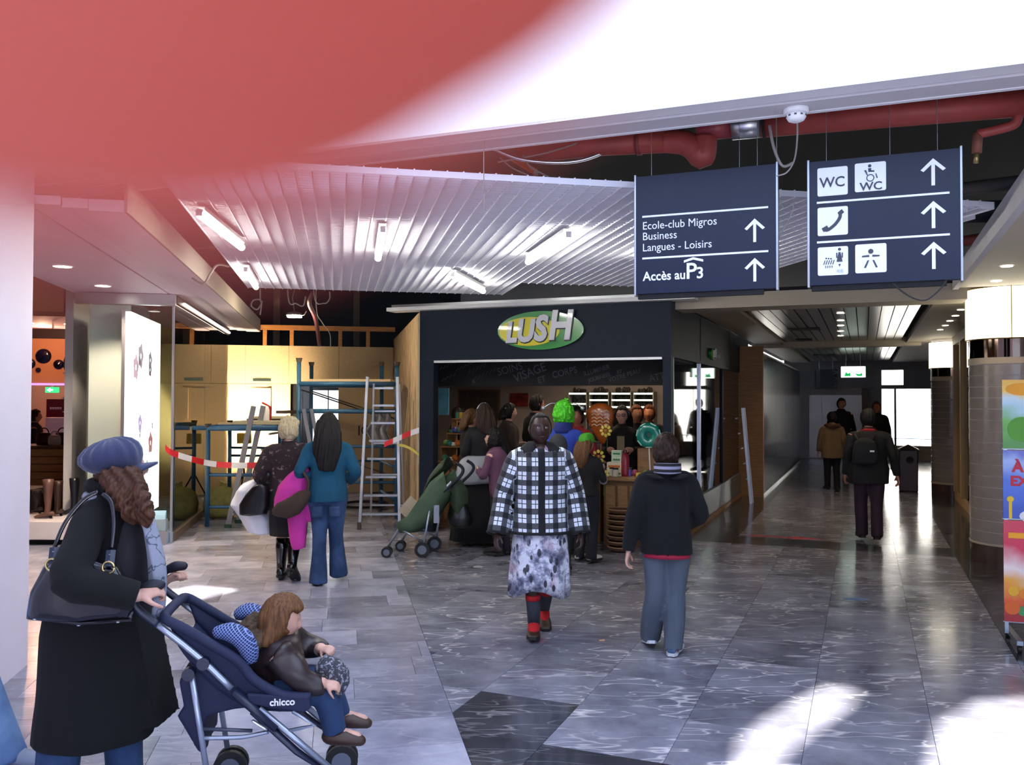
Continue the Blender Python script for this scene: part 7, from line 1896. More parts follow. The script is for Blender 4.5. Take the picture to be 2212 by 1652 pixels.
# ------------------------------------------------------------------ near stroller, child, woman in the knitted cap
LAT = Vector((-0.06, 0.41, 0))
YS = -0.26
def SN(px, py, lat=0.0):
    """picture point on the stroller's near side, moved lat widths across"""
    Y = 3.58
    for _ in range(4):
        p = D(px, py, Y); Y = 3.58 + 0.14 * (p.x + 1.5)
    return p + LAT * lat
m_navyf = cloth('navy_canvas', '#141c3c', 0.75, var=0.12)
m_tub = M('stroller_tube', '#9fa8b8', 0.3, metal=0.7); m_hub = M('stroller_plastic', '#151b33', 0.4)
org = SN(560, 1500, 0.5); org.z = 0
st = thing('stroller', 'navy blue stroller with silver frame in the foreground', 'stroller', Matrix.Translation(org))
def SL(px, py, lat=0.0): return SN(px, py, lat) - org
for l in (0, 1):
    MB().tube(spline([SL(338, 1347, l), SL(430, 1420, l), SL(500, 1487, l)], 3), 0.0135, 10).obj('push_bar', m_tub, st, smooth=True)
    MB().tube(spline([SL(340, 1349, l), SL(300, 1318, l), SL(289, 1296, l), SL(305, 1275, l), SL(326, 1266, l)], 5), 0.017, 10).obj('handle_shaft', m_hub, st, smooth=True)
    MB().tube(spline([SL(308, 1272, l), SL(328, 1264, l), SL(346, 1263, l)], 4), [0.019, 0.024, 0.02], 12, dome=True).obj('handle_grip', M('grip_foam', '#0d1020', 0.6), st, smooth=True)
    MB().tube([SL(505, 1492, l), SL(596, 1572, l)], [0.032, 0.030], 12, flat=0.6).obj('side_arm', m_hub, st, smooth=True)
    MB().tube([SL(560, 1530, l), SL(716, 1662, l)], 0.0135, 10).obj('front_leg', m_tub, st, smooth=True)
    MB().tube([SL(545, 1535, l), SL(640, 1622, l), SL(700, 1662, l)], [0.028, 0.026, 0.018], 10, flat=0.5).obj('leg_cover', m_hub, st, smooth=True)
    MB().tube([SL(414, 1458, l), SL(430, 1560, l), SL(452, 1700, l)], 0.0125, 10).obj('rear_leg', m_tub, st, smooth=True)
    MB().tube(spline([SL(440, 1594, l), SL(500, 1593, l), SL(535, 1590, l), SL(580, 1580, l)], 3), 0.009, 8).obj('lower_rail', m_tub, st, smooth=True)
    MB().tube([SL(440, 1574, l), SL(545, 1578, l)], 0.008, 8).obj('fold_rail', M('dark_grey_tube', '#4a4e5c', 0.4, metal=0.5), st, smooth=True)
    MB().tube([SL(632, 1536, l), SL(680, 1566, l), SL(622, 1578, l)], 0.009, 8).obj('seat_strut', m_tub, st, smooth=True)
    for px, py in ((440, 1432), (408, 1455)): 
        c = SL(px, py, l); MB().tube([c - LAT.normalized() * 0.018, c + LAT.normalized() * 0.018], 0.026, 12).obj('hub', m_hub, st)
    for k, (px, zc) in enumerate(((728, 0.075), (462, 0.075))):
        for o_ in (-0.028, 0.028):
            c = SL(px, 1690, l); c.z = zc; c = c + LAT.normalized() * o_
            d_ = LAT.normalized()
            w_ = MB().tube([c - d_ * 0.014, c + d_ * 0.014], 0.075, 20).obj('wheel', M('black_rubber', '#151517', 0.6), st)
            MB().tube([c - d_ * 0.0155, c + d_ * 0.0155], 0.045, 14).obj('wheel_disc', M('grey_hubcap', '#6a7080', 0.4), w_)
# seat shell: a trough of canvas
stn = [((378, 1395), (356, 1338)), ((412, 1440), (398, 1360)), ((452, 1482), (452, 1392)), ((500, 1520), (512, 1428)), ((545, 1538), (548, 1470)), ((605, 1542), (608, 1502)), ((668, 1540), (670, 1508))]
rg = []
for b, t in stn:
    N0, N1 = SL(*t, 0.03), SL(*b, 0.10); F1, F0 = SL(*b, 0.90), SL(*t, 0.97)
    rg.append(spline([N0, N0.lerp(N1, 0.6) + LAT * 0.0, N1, N1.lerp(F1, 0.5), F1, F0.lerp(F1, 0.6), F0], 3))
mb = MB(); n0 = len(rg[0])
for r_ in rg: mb.v += [tuple(p) for p in r_]
for a in range(len(rg) - 1):
    for i in range(n0 - 1): mb.f.append((a * n0 + i, a * n0 + i + 1, (a + 1) * n0 + i + 1, (a + 1) * n0 + i))
seat = mb.obj('seat_shell', m_navyf, st, smooth=True, solid=0.018); sd_ = seat.modifiers.new('round', 'SUBSURF'); sd_.levels = 1; sd_.render_levels = 1
rim = [SL(*t, 0.03) for b, t in stn[::-1]] + [SL(350, 1333, 0.25), SL(352, 1330, 0.5), SL(350, 1333, 0.75)] + [SL(*t, 0.97) for b, t in stn]
MB().tube(spline(rim, 4), 0.021, 10).obj('padded_rim', m_navyf, st, smooth=True)
def check_mat():
    t = NT('checked_pad'); oc = t.obj(); sx = t.add('ShaderNodeSeparateXYZ'); t.link(oc, sx.inputs[0])
    a = t.math('FRACT', t.math('MULTIPLY', t.math('ADD', sx.outputs[0], sx.outputs[2]), 70.0)); b = t.math('FRACT', t.math('MULTIPLY', t.math('SUBTRACT', sx.outputs[0], sx.outputs[2]), 70.0))
    ln = t.math('MAXIMUM', t.math('GREATER_THAN', a, 0.78), t.math('GREATER_THAN', b, 0.78))
    t.link(t.mix(ln, lin('#16244e'), lin('#7f93c8')), t.b.inputs['Base Color']); t.b.inputs['Roughness'].default_value = 0.8
    return t.m
mck = check_mat()
for l, pts in ((0.14, [(455, 1375), (490, 1372), (520, 1388), (535, 1415), (538, 1440)]), (0.80, [(478, 1372), (510, 1362), (538, 1375), (555, 1400)])):
    P = [SL(x, y, l) for x, y in pts]
    me = fuse(MB().tube(spline(P, 3), [0.03, 0.055, 0.06, 0.055, 0.035], 14, flat=0.7, up=LAT.normalized().cross(Vector((0, 0, 1)))), 0.009, 2, None, 'checked_pad', mck)
    put('checked_pad', me, st)
# front side panel with print
A_ = [SL(533, 1497, -0.02), SL(668, 1502, -0.02), SL(672, 1530, -0.02), SL(655, 1538, -0.02), SL(535, 1520, -0.02)]
mb = MB(); n = len(A_); mb.v = [tuple(p) for p in A_] + [tuple(p + LAT * 0.06) for p in A_]
mb.f = [tuple(range(n)), tuple(n + i for i in reversed(range(n)))] + [(i, n + i, n + (i + 1) % n, (i + 1) % n) for i in range(n)]
fp = mb.obj('side_panel', m_navyf, st, bevel=0.008)
yaw_s = math.atan2(0.14, 1)
lettering('chicco', 0.040, m_white, fp, Matrix.Translation(SL(583, 1522, -0.03)) @ RZ(yaw_s) @ RX(math.pi / 2), 0.001, 0.001, name='print')
pp = SL(563, 1560, -0.075)
pt_ = MB().tube([pp + Vector((-0.022, 0, 0.014)), pp + Vector((0.022, 0.003, -0.014))], 0.013, 10, dome=True, flat=0.4).obj('badge', m_silver, st, smooth=True)
# folded bag behind the seat
Bp = [(378, 1478), (412, 1442), (505, 1486), (545, 1538), (500, 1545), (440, 1560), (436, 1640), (424, 1634), (376, 1556), (390, 1538)]
mb = MB()
rings = []
for l, g_ in ((0.08, 0.9), (0.12, 1.0), (0.5, 1.02), (0.88, 1.0), (0.92, 0.9)):
    c = SL(440, 1520, l); rings.append([c + (SL(x, y, l) - c) * g_ for x, y in Bp])
me = fuse(mb.rings(rings), 0.012, 2, wrinkles(0.006, 9, seed=12), 'rear_bag', m_navyf); put('rear_bag', me, st)
# child in the stroller
co = SN(590, 1500, 0.5); co.z = 0
def CL(px, py, lat=0.5): return SN(px, py, lat) - co
mb = MB()
hc = CL(597, 1362, 0.45); Rh = RZ(-math.radians(72)).to_3x3() @ Matrix.Rotation(-0.25, 3, 'X')
mb.rings(head_pts(hc, Rh, 0.80)); mb.tube([CL(598, 1420), hc + Vector((0, 0, -0.05))], 0.035, 12)
ax, ay = Vector((0.14, -1, 0)).normalized(), Vector((1, 0.14, 0)).normalized()
mb.rings([ell(CL(582, 1520), 0.10, 0.085, 18, ax, ay), ell(CL(585, 1480), 0.11, 0.09, 18, ax, ay), ell(CL(592, 1440), 0.105, 0.08, 18, ax, ay), ell(CL(598, 1412), 0.08, 0.06, 18, ax, ay), ell(CL(600, 1402), 0.04, 0.04, 18, ax, ay)])
jn = {0: ((590, 1425, 0.18), (645, 1478, 0.12), (700, 1486, 0.15)), 1: ((605, 1425, 0.78), (660, 1450, 0.80), (686, 1437, 0.62))}
for k in jn:
    a, b, c = [CL(x, y, l) for x, y, l in jn[k]]
    mb.tube([a, b, c], [0.038, 0.032, 0.024], 10); hand_parts(mb, c, (c - b) + Vector((0.02, -0.01, -0.01)), (0.1, -0.6, 0.8), 0.62, 0.7)
lg = {0: ((590, 1520, 0.30), (690, 1515, 0.28), (722, 1605, 0.28)), 1: ((590, 1520, 0.70), (692, 1518, 0.66), (735, 1596, 0.66))}
for k in lg:
    a, b, c = [CL(x, y, l) for x, y, l in lg[k]]
    mb.tube([a, b, c], [0.055, 0.045, 0.032], 10); mb.tube([c, c + Vector((0.09, 0.01, -0.02))], [0.03, 0.022], 10, dome=True)
child = put('person', fuse(mb, 0.006, 2, None, 'person', sk_pale), None, Matrix.Translation(co)); tag(child, 'small child in brown padded jacket leaning forward in the navy stroller', 'person')
mb = MB()
mb.rings([ell(CL(580, 1505), 0.125, 0.105, 20, ax, ay), ell(CL(582, 1475), 0.14, 0.115, 20, ax, ay), ell(CL(590, 1440), 0.135, 0.105, 20, ax, ay), ell(CL(597, 1412), 0.11, 0.085, 20, ax, ay), ell(CL(600, 1396), 0.065, 0.06, 20, ax, ay)])
for k in jn:
    a, b, c = [CL(x, y, l) for x, y, l in jn[k]]
    mb.tube(spline([a, b, b.lerp(c, 0.92)], 4), [0.068, 0.062, 0.05, 0.042], 12)
m_puff = M('brown_padded', '#2a1e1e', 0.38, var=0.1)
put('padded_jacket', fuse(mb, 0.009, 2, wrinkles(0.014, 15, (0.7, 0.7, 1.5), 13), 'padded_jacket', m_puff), child)
mb = MB(); mb.tube(spline([CL(545, 1395, 0.30), CL(525, 1385, 0.5), CL(545, 1378, 0.75), CL(575, 1385, 0.85)], 4), [0.03, 0.045, 0.045, 0.03], 12, dome=True); mb.tube(spline([CL(540, 1408, 0.2), CL(548, 1395, 0.3), CL(560, 1392, 0.4)], 3), 0.032, 10, dome=True)
put('fur_collar', fuse(mb, 0.007, 0, fluff(0.016, 60, 2.0), 'fur_collar', M('brown_fur', '#4a3826', 0.9, var=0.5, vscale=60)), child)
mb = MB(); mb.rings(head_pts(hc, Rh, 0.84, 0.022, lambda x, y, z: (z > -0.9 if y < 0.25 else z > 0.42), False))
mb.rings([ell(hc + Rh @ Vector((0, -0.02 - 0.01 * k, 0)) + Vector((-0.004 * k, 0, -0.03 - 0.02 * k)), 0.085, 0.07 - 0.004 * k, 20, Rh @ Vector((1, 0, 0)), Rh @ Vector((0, 1, 0))) for k in range(5)])
put('hair', fuse(mb, 0.007, 2, hairwaves(0.003, 30, 2.0, (hc.x, hc.y)), 'hair', hairm('hair_child', '#43291a', '#7d5532')), child)
mb = MB()
for k in lg:
    a, b, c = [CL(x, y, l) for x, y, l in lg[k]]
    mb.tube(spline([a, b, c], 5), [0.075, 0.065, 0.052, 0.048], 12)
put('jeans', fuse(mb, 0.010, 2, wrinkles(0.006, 12, seed=14), 'jeans', m_denim), child)
for k in lg:
    c = CL(*lg[k][2])
    o = MB().tube([c + Vector((-0.02, 0, -0.015)), c + Vector((0.04, 0, -0.02)), c + Vector((0.10, 0.01, -0.035))], [0.042, 0.042, 0.03], 12, flat=0.8, dome=True).obj('shoe', M('brown_shoe', '#3a2418', 0.5), child, smooth=True)
bagc = SN(715, 1475, 0.30)
ck = thing('knitted_purse', 'grey patterned purse held by the child', 'purse', Matrix.Translation(bagc))
mb = MB().rings([ell((x, 0, z), r, r * 0.8, 16, Vector((0.5, 0, 0.86)), Vector((0, 1, 0))) for x, z, r in ((-0.07, 0.045, 0.02), (-0.05, 0.04, 0.05), (0.0, 0.01, 0.062), (0.04, -0.03, 0.06), (0.055, -0.07, 0.04), (0.05, -0.085, 0.015))])
put('purse_body', fuse(mb, 0.008, 2, None, 'purse_body', speckle('grey_knit', '#34343c', '#8f8f98', 70, 0.52)), ck)
MB().tube(spline([(-0.05, 0, 0.06), (0.0, 0, 0.045), (0.045, 0, 0.0)], 4), 0.006, 6).obj('clasp', m_hub, ck)

# --- woman in the knitted cap
X0, Y0 = -1.815, 3.80
m5 = place(X0, Y0, 82); k5 = 0.93; iv5 = m5.inverted()
def W5(px, py, Y): return (iv5 @ D(px, py, Y + YS)) / k5
el_r, wr_r = W5(150, 1255, 3.70), W5(296, 1288, 3.80)
el_l, wr_l = W5(215, 1255, 4.30), W5(352, 1262, 4.27)
B5 = Body(1.70 * k5, lean=0.11, el=el_l, wl=wr_l, er=el_r, wr=wr_r, kl=(-0.09, 0.10, 0.48), al=(-0.09, 0.12, 0.085), kr=(0.09, -0.10, 0.47), ar=(0.09, -0.13, 0.09), head=(0.22, -0.06), headoff=(0, 0.02, -0.01))
p5_ = person(B5, m5, 'woman in navy knitted cap and long black coat pushing the stroller', sk_pale, 0.0065, hdir={1: W5(318, 1272, 3.83) - wr_r + Vector((0, 0.05, 0)), -1: W5(372, 1245, 4.27) - wr_l}, hup={1: (0.5, 0.1, 0.9), -1: (0, 0.2, 0.9)}, curl=(0.75, 0.75))
m_coat = cloth('black_wool_coat', '#050608', 1.0, var=0.05, sheen=0.0)
mb = MB(); k = k5
prof = [(0.285, 0.010, 0.225, 0.225), (0.305, 0.010, 0.252, 0.24), (0.38, 0.012, 0.248, 0.24), (0.52, 0.015, 0.238, 0.23), (0.744, 0.005, 0.222, 0.215), (0.98, 0.005, 0.185, 0.200), (1.10, 0.03, 0.160, 0.195), (1.20, 0.045, 0.140, 0.195), (1.275, 0.06, 0.115, 0.165), (1.32, 0.07, 0.085, 0.115), (1.365, 0.075, 0.068, 0.075), (1.40, 0.078, 0.070, 0.075)]
mb.rings([ell((0, cy, z), rx, ry, 30, fold=(0.03 if z < 0.5 else 0.012), nf=6, ph=0.6) for z, cy, ry, rx in prof])
for q in (-1, 1):
    sh, e, w = B5.sh[q] * k, B5.el[q] * k, B5.wr[q] * k
    mb.tube(spline([B5.up(0.06 * q, 0, 1.36) * k, sh, sh.lerp(e, 0.5), e, e.lerp(w, 0.5), w], 3), [0.06, 0.072, 0.074, 0.072, 0.068, 0.064], 16)
mb.rings([[Vector((x, y, z)) for x, y, z in ((-0.12, 0.18, z), (0.10, 0.16, z), (0.13, 0.20 + f_, z - 0.01), (-0.10, 0.24 + f_, z))] for z, f_ in ((0.36, 0.10), (0.5, 0.07), (0.7, 0.03), (0.85, 0.0))])
ct_ = put('long_coat', fuse(mb, 0.010, 3, wrinkles(0.005, 7, (1, 1, 0.4), 15), 'long_coat', m_coat), p5_)
me = MB().tube(spline([(0.07, 0.06, 1.36), (0.05, 0.0, 1.375), (-0.02, -0.015, 1.38), (-0.07, 0.03, 1.37)], 4), 0.030, 10, dome=True).mesh('coat_collar', m_coat, True); put('coat_collar', me, ct_)
me = MB().rings([ell((0.0, cy, z), rx, ry, 22) for z, cy, ry, rx in ((0.80, 0.13, 0.10, 0.14), (0.95, 0.135, 0.11, 0.15), (1.10, 0.15, 0.10, 0.15), (1.2, 0.15, 0.07, 0.13), (1.28, 0.12, 0.05, 0.09))]).mesh('grey_top', cloth('grey_jersey', '#2b2931'), True); put('grey_top', me, p5_)
def scarf_m():
    t = NT('scarf_print'); n = t.ramp(t.noise(t.obj(), 14.0, 3), [(0.47, 0.0), (0.5, 1.0), (0.53, 0.0)]); t.link(t.mix(n, lin('#8a8e9c'), lin('#2c3448')), t.b.inputs['Base Color']); t.b.inputs['Roughness'].default_value = 0.85; return t.m
msf = scarf_m()
sc_ = [[W5(278, 1040, 3.95), W5(305, 1090, 3.90), W5(330, 1160, 3.90), W5(345, 1240, 3.90), W5(342, 1330, 3.92)], [W5(300, 1050, 4.02), W5(318, 1120, 4.0), W5(332, 1200, 3.98), W5(335, 1290, 3.98)]]
sf = None
for i, pts in enumerate(sc_):
    me = MB().tube(spline([Vector(p) * k for p in pts], 5), [0.02, 0.03, 0.036, 0.036, 0.034], 10, flat=0.35, up=Vector((0, 0, 1))).mesh('scarf_end', msf, True)
    put('scarf_end', me, p5_)
me = MB().tube(spline([B5.neck * k + Vector(p) for p in ((0.08, 0.02, -0.02), (0.05, -0.055, 0.0), (-0.05, -0.055, 0.0), (-0.08, 0.02, -0.02), (0, 0.09, -0.04), (0.08, 0.02, -0.02))], 4), 0.026, 10).mesh('scarf_loop', msf, True); put('scarf_loop', me, p5_)
mb = MB()
for q in (-1, 1):
    a = B5.an[q] * k; kn = B5.kn[q] * k
    mb.tube([B5.hip[q] * k, kn, a + Vector((0, 0, -0.02))], [0.09, 0.085, 0.082], 14)
put('jeans', fuse(mb, 0.012, 2, wrinkles(0.005, 9, seed=16), 'jeans', m_denim), p5_)
for q in (-1, 1): B5.shoe(q, M('dark_boot', '#1a1614', 0.5), None, p5_)
# long wavy hair falling in front of the shoulder
hcw = B5.hc * k; Rw = B5.R
mb = MB(); mb.rings(head_pts(hcw, Rw, k * 1.02, 0.016, lambda x, y, z: (z > -0.9 if y < 0.35 else z > 0.6), False))
hp_ = lambda px, py, Y: iv5 @ D(px, py, Y + YS)
for i, (a, b, c, d) in enumerate((((250, 1025), (262, 1060), (275, 1100), (290, 1125)), ((268, 1030), (285, 1065), (300, 1100), (312, 1132)), ((285, 1025), (300, 1060), (312, 1095), (322, 1130)), ((235, 1030), (250, 1062), (262, 1085), (272, 1100)))):
    for Yq in (3.88, 3.95, 4.02):
        mb.tube(spline([hp_(*a, Yq + 0.06), hp_(*b, Yq + 0.01), hp_(*c, Yq - 0.02 + 0.02 * (i % 2)), hp_(*d, Yq)], 5), [0.036, 0.034, 0.032, 0.030, 0.014], 10, dome=True)
def wv(co): return 0.006 * np.sin(co[:, 1] * 110 + 6 * np.sin(co[:, 2] * 26)) + 0.004 * np.sin(co[:, 1] * 240 + co[:, 0] * 150 + 5 * np.sin(co[:, 2] * 20))
put('hair', fuse(mb, 0.006, 1, wv, 'hair', hairm('hair_auburn', '#2a1710', '#5c3824')), p5_)
# the cap
def wear(c, o):
    mw = c.matrix_world.copy(); c.parent = o; c.matrix_parent_inverse = Matrix(); c.matrix_local = o.matrix_world.inverted() @ mw
hat = thing('knitted_cap', None, None, m5 @ Matrix.Translation(hcw + Rw @ Vector((0, -0.012, 0.045))) @ Rw.to_4x4() @ RX(math.radians(11)))
wear(hat, p5_); hat['label'] = 'navy cable-knit cap with a peak'
m_knit = NT('navy_knit'); t = m_knit; n = t.noise(t.obj(), 160.0, 2); t.b.inputs['Base Color'].default_value = lin('#2b304f'); t.b.inputs['Roughness'].default_value = 0.95; t.b.inputs['Sheen Weight'].default_value = 0.3; t.bump(n, 0.6, 0.004); m_knit = t.m
mb = MB(); seg = 96; rings = []
for r_, z, dy in ((0.088, -0.052, 0.0), (0.100, -0.040, -0.006), (0.122, -0.015, -0.018), (0.132, 0.015, -0.024), (0.124, 0.045, -0.024), (0.098, 0.070, -0.020), (0.060, 0.086, -0.015), (0.02, 0.092, -0.012)):
    rib = min(1, (0.09 - z) / 0.1)
    rings.append([Vector((r_ * (1 + 0.022 * math.cos(14 * a)) * math.cos(a) * 0.93, r_ * (1 + 0.022 * math.cos(14 * a)) * math.sin(a) + dy, z + 0.003 * math.cos(14 * a))) for a in [2 * math.pi * i / seg for i in range(seg)]])
MB().rings(rings).obj('crown', m_knit, hat, smooth=True)
MB().rings([[Vector((0.088 * s_ * math.cos(a) * 0.95, 0.094 * s_ * math.sin(a), z)) for a in [2 * math.pi * i / 32 for i in range(32)]] for s_, z in ((0.99, -0.068), (1.03, -0.060), (1.03, -0.048), (0.99, -0.042))]).obj('band', m_knit, hat, smooth=True)
MB().grid(lambda u, v: (0.078 * math.sin((u - 0.5) * 2.2) * (1 + 0.1 * v), 0.080 * math.cos((u - 0.5) * 2.2) + 0.075 * v * math.cos((u - 0.5) * 2.4), -0.050 - 0.012 * v - 0.02 * (u - 0.5) ** 2 * 4 * (0.4 + 0.6 * v)), 16, 6).obj('peak', m_knit, hat, smooth=True, solid=0.010)
# shoulder bag
hb = thing('shoulder_bag', 'large shiny black leather shoulder bag hanging on her elbow', 'handbag', Matrix.Translation(D(170, 1340, 3.80 + YS)))
ob = D(170, 1340, 3.80 + YS)
def HB(px, py, Y=3.80): return D(px, py, Y + 0.06 + YS) - ob
m_bagl = M('black_glossy_leather', '#0b0c14', 0.22, var=0.2, bump=0.35, bscale=22, coat=0.3)
outl = [(60, 1335), (170, 1348), (285, 1340), (292, 1315), (275, 1255), (255, 1222), (200, 1205), (130, 1200), (95, 1225), (68, 1280)]
rings = []
for Yq, g_ in ((3.70, 0.80), (3.715, 0.93), (3.77, 1.0), (3.83, 1.0), (3.875, 0.93), (3.89, 0.80)):
    c = HB(170, 1285, Yq); rings.append([c + (HB(x, y, Yq) - c) * g_ for x, y in outl])
bb = put('bag_body', fuse(MB().rings(rings), 0.010, 2, wrinkles(0.007, 11, (1, 1, 1), 17), 'bag_body', m_bagl), hb)
MB().tube([HB(62, 1334, 3.735), HB(170, 1347, 3.715), HB(285, 1339, 3.735)], 0.006, 6).obj('piping', m_bagl, hb)
for i, (px, py) in enumerate(((75, 1337), (170, 1350), (255, 1343))):
    c = HB(px, py, 3.72); MB().lathe([(0, -0.004), (0.007, -0.002), (0.007, 0.002), (0, 0.004)], 10, Matrix.Translation(c)).obj('foot_stud', m_silver, hb)
m_gold = M('pale_brass', '#c9b47a', 0.25, metal=0.9)
for i, (px, py) in enumerate(((112, 1220), (234, 1226))):
    c = HB(px, py, 3.69)
    MB().tube([c + Vector((0.024 * math.cos(a * math.pi / 8), 0, 0.024 * math.sin(a * math.pi / 8))) for a in range(17)], 0.0045, 8).obj('ring', m_gold, hb, smooth=True)
    b0, b1 = HB(px + 2, py - 3, 3.69), HB(px + 6, py - 38, 3.72)
    MB().tube([b0, b1], 0.018, 4, flat=0.3).obj('strap_tab', M('navy_leather', '#1a2338', 0.35), hb)
    for f_ in (0.35, 0.75):
        c2 = b0.lerp(b1, f_) + Vector((0, -0.009, 0)); MB().lathe([(0, -0.003), (0.004, 0), (0, 0.003)], 8, Matrix.Translation(c2)).obj('eyelet', m_silver, hb)
for Yq, pts in ((3.74, [(240, 1190), (246, 1130), (240, 1085), (222, 1066)]), (3.78, [(118, 1182), (140, 1130), (180, 1080), (212, 1062)])):
    MB().tube(spline([HB(x, y, Yq + 0.012 * i) for i, (x, y) in enumerate(pts)], 4), 0.009, 8, flat=0.5).obj('strap', m_bagl, hb, smooth=True)

# ------------------------------------------------------------------ passer-by at the left edge: jeans leg and grey shoe
g = G(40, 1642)
B6 = Body(1.72, lean=-0.08, kl=(-0.09, 0.05, 0.48), al=(-0.09, -0.08, 0.085), kr=(0.09, 0.22, 0.50), ar=(0.09, 0.36, 0.09), el=(-0.22, -0.08, 1.1), wl=(-0.20, -0.10, 0.88), er=(0.22, -0.1, 1.1), wr=(0.21, -0.12, 0.88))
m6 = place(g.x - 0.34, g.y - 0.10, 86)
p6_ = person(B6, m6, 'passer-by in pale jeans at the left edge, only a leg in view', sk_pale, 0.01)
put('sweater', B6.top(cloth('grey_sweater', '#6a6c74'), seed=18, voxel=0.014), p6_)
put('jeans', B6.trousers(denim('pale_denim', '#4a6a9a', '#7fa0cc'), r=(0.108, 0.096, 0.082, 0.084, 0.094), seed=19), p6_)
for q in (-1, 1): B6.shoe(q, M('grey_suede_shoe', '#8d98ac', 0.8), M('pale_sole', '#a9a39a', 0.7), p6_)
put('hair', B6.hair(h_brown, 'crop'), p6_)

# ------------------------------------------------------------------ green stroller by the shop
def PX(px, py, Y): return D(px, py, Y)
go = G(900, 1200); go.z = 0
gs = thing('green_stroller', 'olive green stroller parked in front of the shop', 'stroller', Matrix.Translation(go))
YN, YF = 9.75, 10.15                                   # near and far side
def GS(px, py, f=0.0):
    p = D(px, py, YN); return p + Vector((0.10, 0.42, 0)) * f - go
m_olive = cloth('olive_canvas', '#4a6048', 0.75, var=0.15); m_olive2 = cloth('olive_canvas_dark', '#33422f', 0.8)
for f in (0, 1):
    MB().tube([GS(928, 1100, f), GS(912, 1195, f)], 0.014, 8).obj('rear_leg', m_tub, gs, smooth=True)
    MB().tube([GS(975, 1040, f), GS(938, 1080, f), GS(860, 1145, f), GS(838, 1180, f)], 0.014, 8).obj('main_tube', m_tub, gs, smooth=True)
    MB().tube([GS(862, 1140, f), GS(915, 1172, f)], 0.010, 8).obj('fold_strut', m_tub, gs, smooth=True)
    MB().tube(spline([GS(958, 1062, f), GS(990, 1033, f), GS(1000, 1018, f), GS(997, 1008, f), GS(985, 1000, f)], 4), 0.018, 8).obj('handle', M('grip_foam', '#0d1020', 0.6), gs, smooth=True)
    for px, py, rr in ((912, 1188, 0.085), (836, 1186, 0.06)):
        for o_ in ((-0.03, 0.03) if rr < 0.07 else (0.0,)):
            c = GS(px, py, f) + Vector((0, o_, 0)); c.z = rr
            w_ = MB().tube([c - Vector((0, 0.02, 0)), c + Vector((0, 0.02, 0))], rr, 20).obj('wheel', M('black_rubber', '#151517', 0.6), gs)
            MB().tube([c - Vector((0, 0.0215, 0)), c + Vector((0, 0.0215, 0))], rr * 0.6, 14).obj('wheel_disc', M('grey_hubcap', '#6a7080', 0.4), w_)
stn = [((968, 1062), (958, 1018)), ((945, 1090), (930, 1040)), ((920, 1125), (905, 1078)), ((890, 1148), (880, 1115)), ((862, 1150), (858, 1128))]
mb = MB(); rg = []
for b, t in stn:
    N0, N1 = GS(*t, 0.0), GS(*b, 0.06); F1, F0 = GS(*b, 0.94), GS(*t, 1.0)
    rg.append(spline([N0, N1, F1, F0], 4))
n0 = len(rg[0])
for r_ in rg: mb.v += [tuple(p) for p in r_]
for a in range(len(rg) - 1):
    for i in range(n0 - 1): mb.f.append((a * n0 + i, a * n0 + i + 1, (a + 1) * n0 + i + 1, (a + 1) * n0 + i))
mb.obj('seat_shell', m_olive, gs, smooth=True, solid=0.02)
hood = MB().grid(lambda u, v: GS(955 - 40 * math.sin(v * 1.5) , 1010 + 55 * v - 12 * math.sin(math.pi * u), u) + Vector((0, 0, 0.05 * math.sin(math.pi * u))), 10, 8); hood.obj('canopy', m_olive2, gs, smooth=True, solid=0.012)
bk = MB().rings([ell(GS(970, 1035, 0.5) + Vector((0, 0, -0.02)), 0.06, 0.2, 16), ell(GS(978, 1060, 0.5), 0.10, 0.21, 16), ell(GS(980, 1090, 0.5), 0.10, 0.2, 16), ell(GS(978, 1115, 0.5), 0.05, 0.15, 16)])
put('rear_pocket', fuse(bk, 0.015, 2, wrinkles(0.008, 9, seed=20), 'rear_pocket', m_olive2), gs)
MB().box((-0.10, -0.01, -0.10), (0.04, 0.01, 0.12), Matrix.Translation(GS(872, 1105, 0.5)) @ RY(0.7)).obj('cream_blanket', cloth('cream_blanket', '#b7a890'), gs)
MB().box((-0.03, -0.006, -0.10), (0.03, 0.006, 0.10), Matrix.Translation(GS(943, 1110, 0.0) + Vector((0, -0.01, 0)))).obj('side_tag', M('pale_grey_tag', '#9298a8', 0.6), gs)
bb_ = thing('net_bag', 'black bag hanging on the handle of the green stroller', 'bag', Matrix.Translation(GS(985, 1110, 0.4) + go))
put('bag_body', fuse(MB().rings([ell((0, 0, z), r, r * 0.8, 16) for z, r in ((-0.16, 0.05), (-0.15, 0.13), (-0.05, 0.15), (0.08, 0.12), (0.14, 0.06))]), 0.014, 2, wrinkles(0.012, 13, seed=21), 'bag_body', MATS['black_leather']), bb_)
MB().tube(spline([(0, 0, 0.12), (-0.03, 0, 0.25), (0.02, 0, 0.36)], 3), 0.010, 6).obj('strap', MATS['black_leather'], bb_)

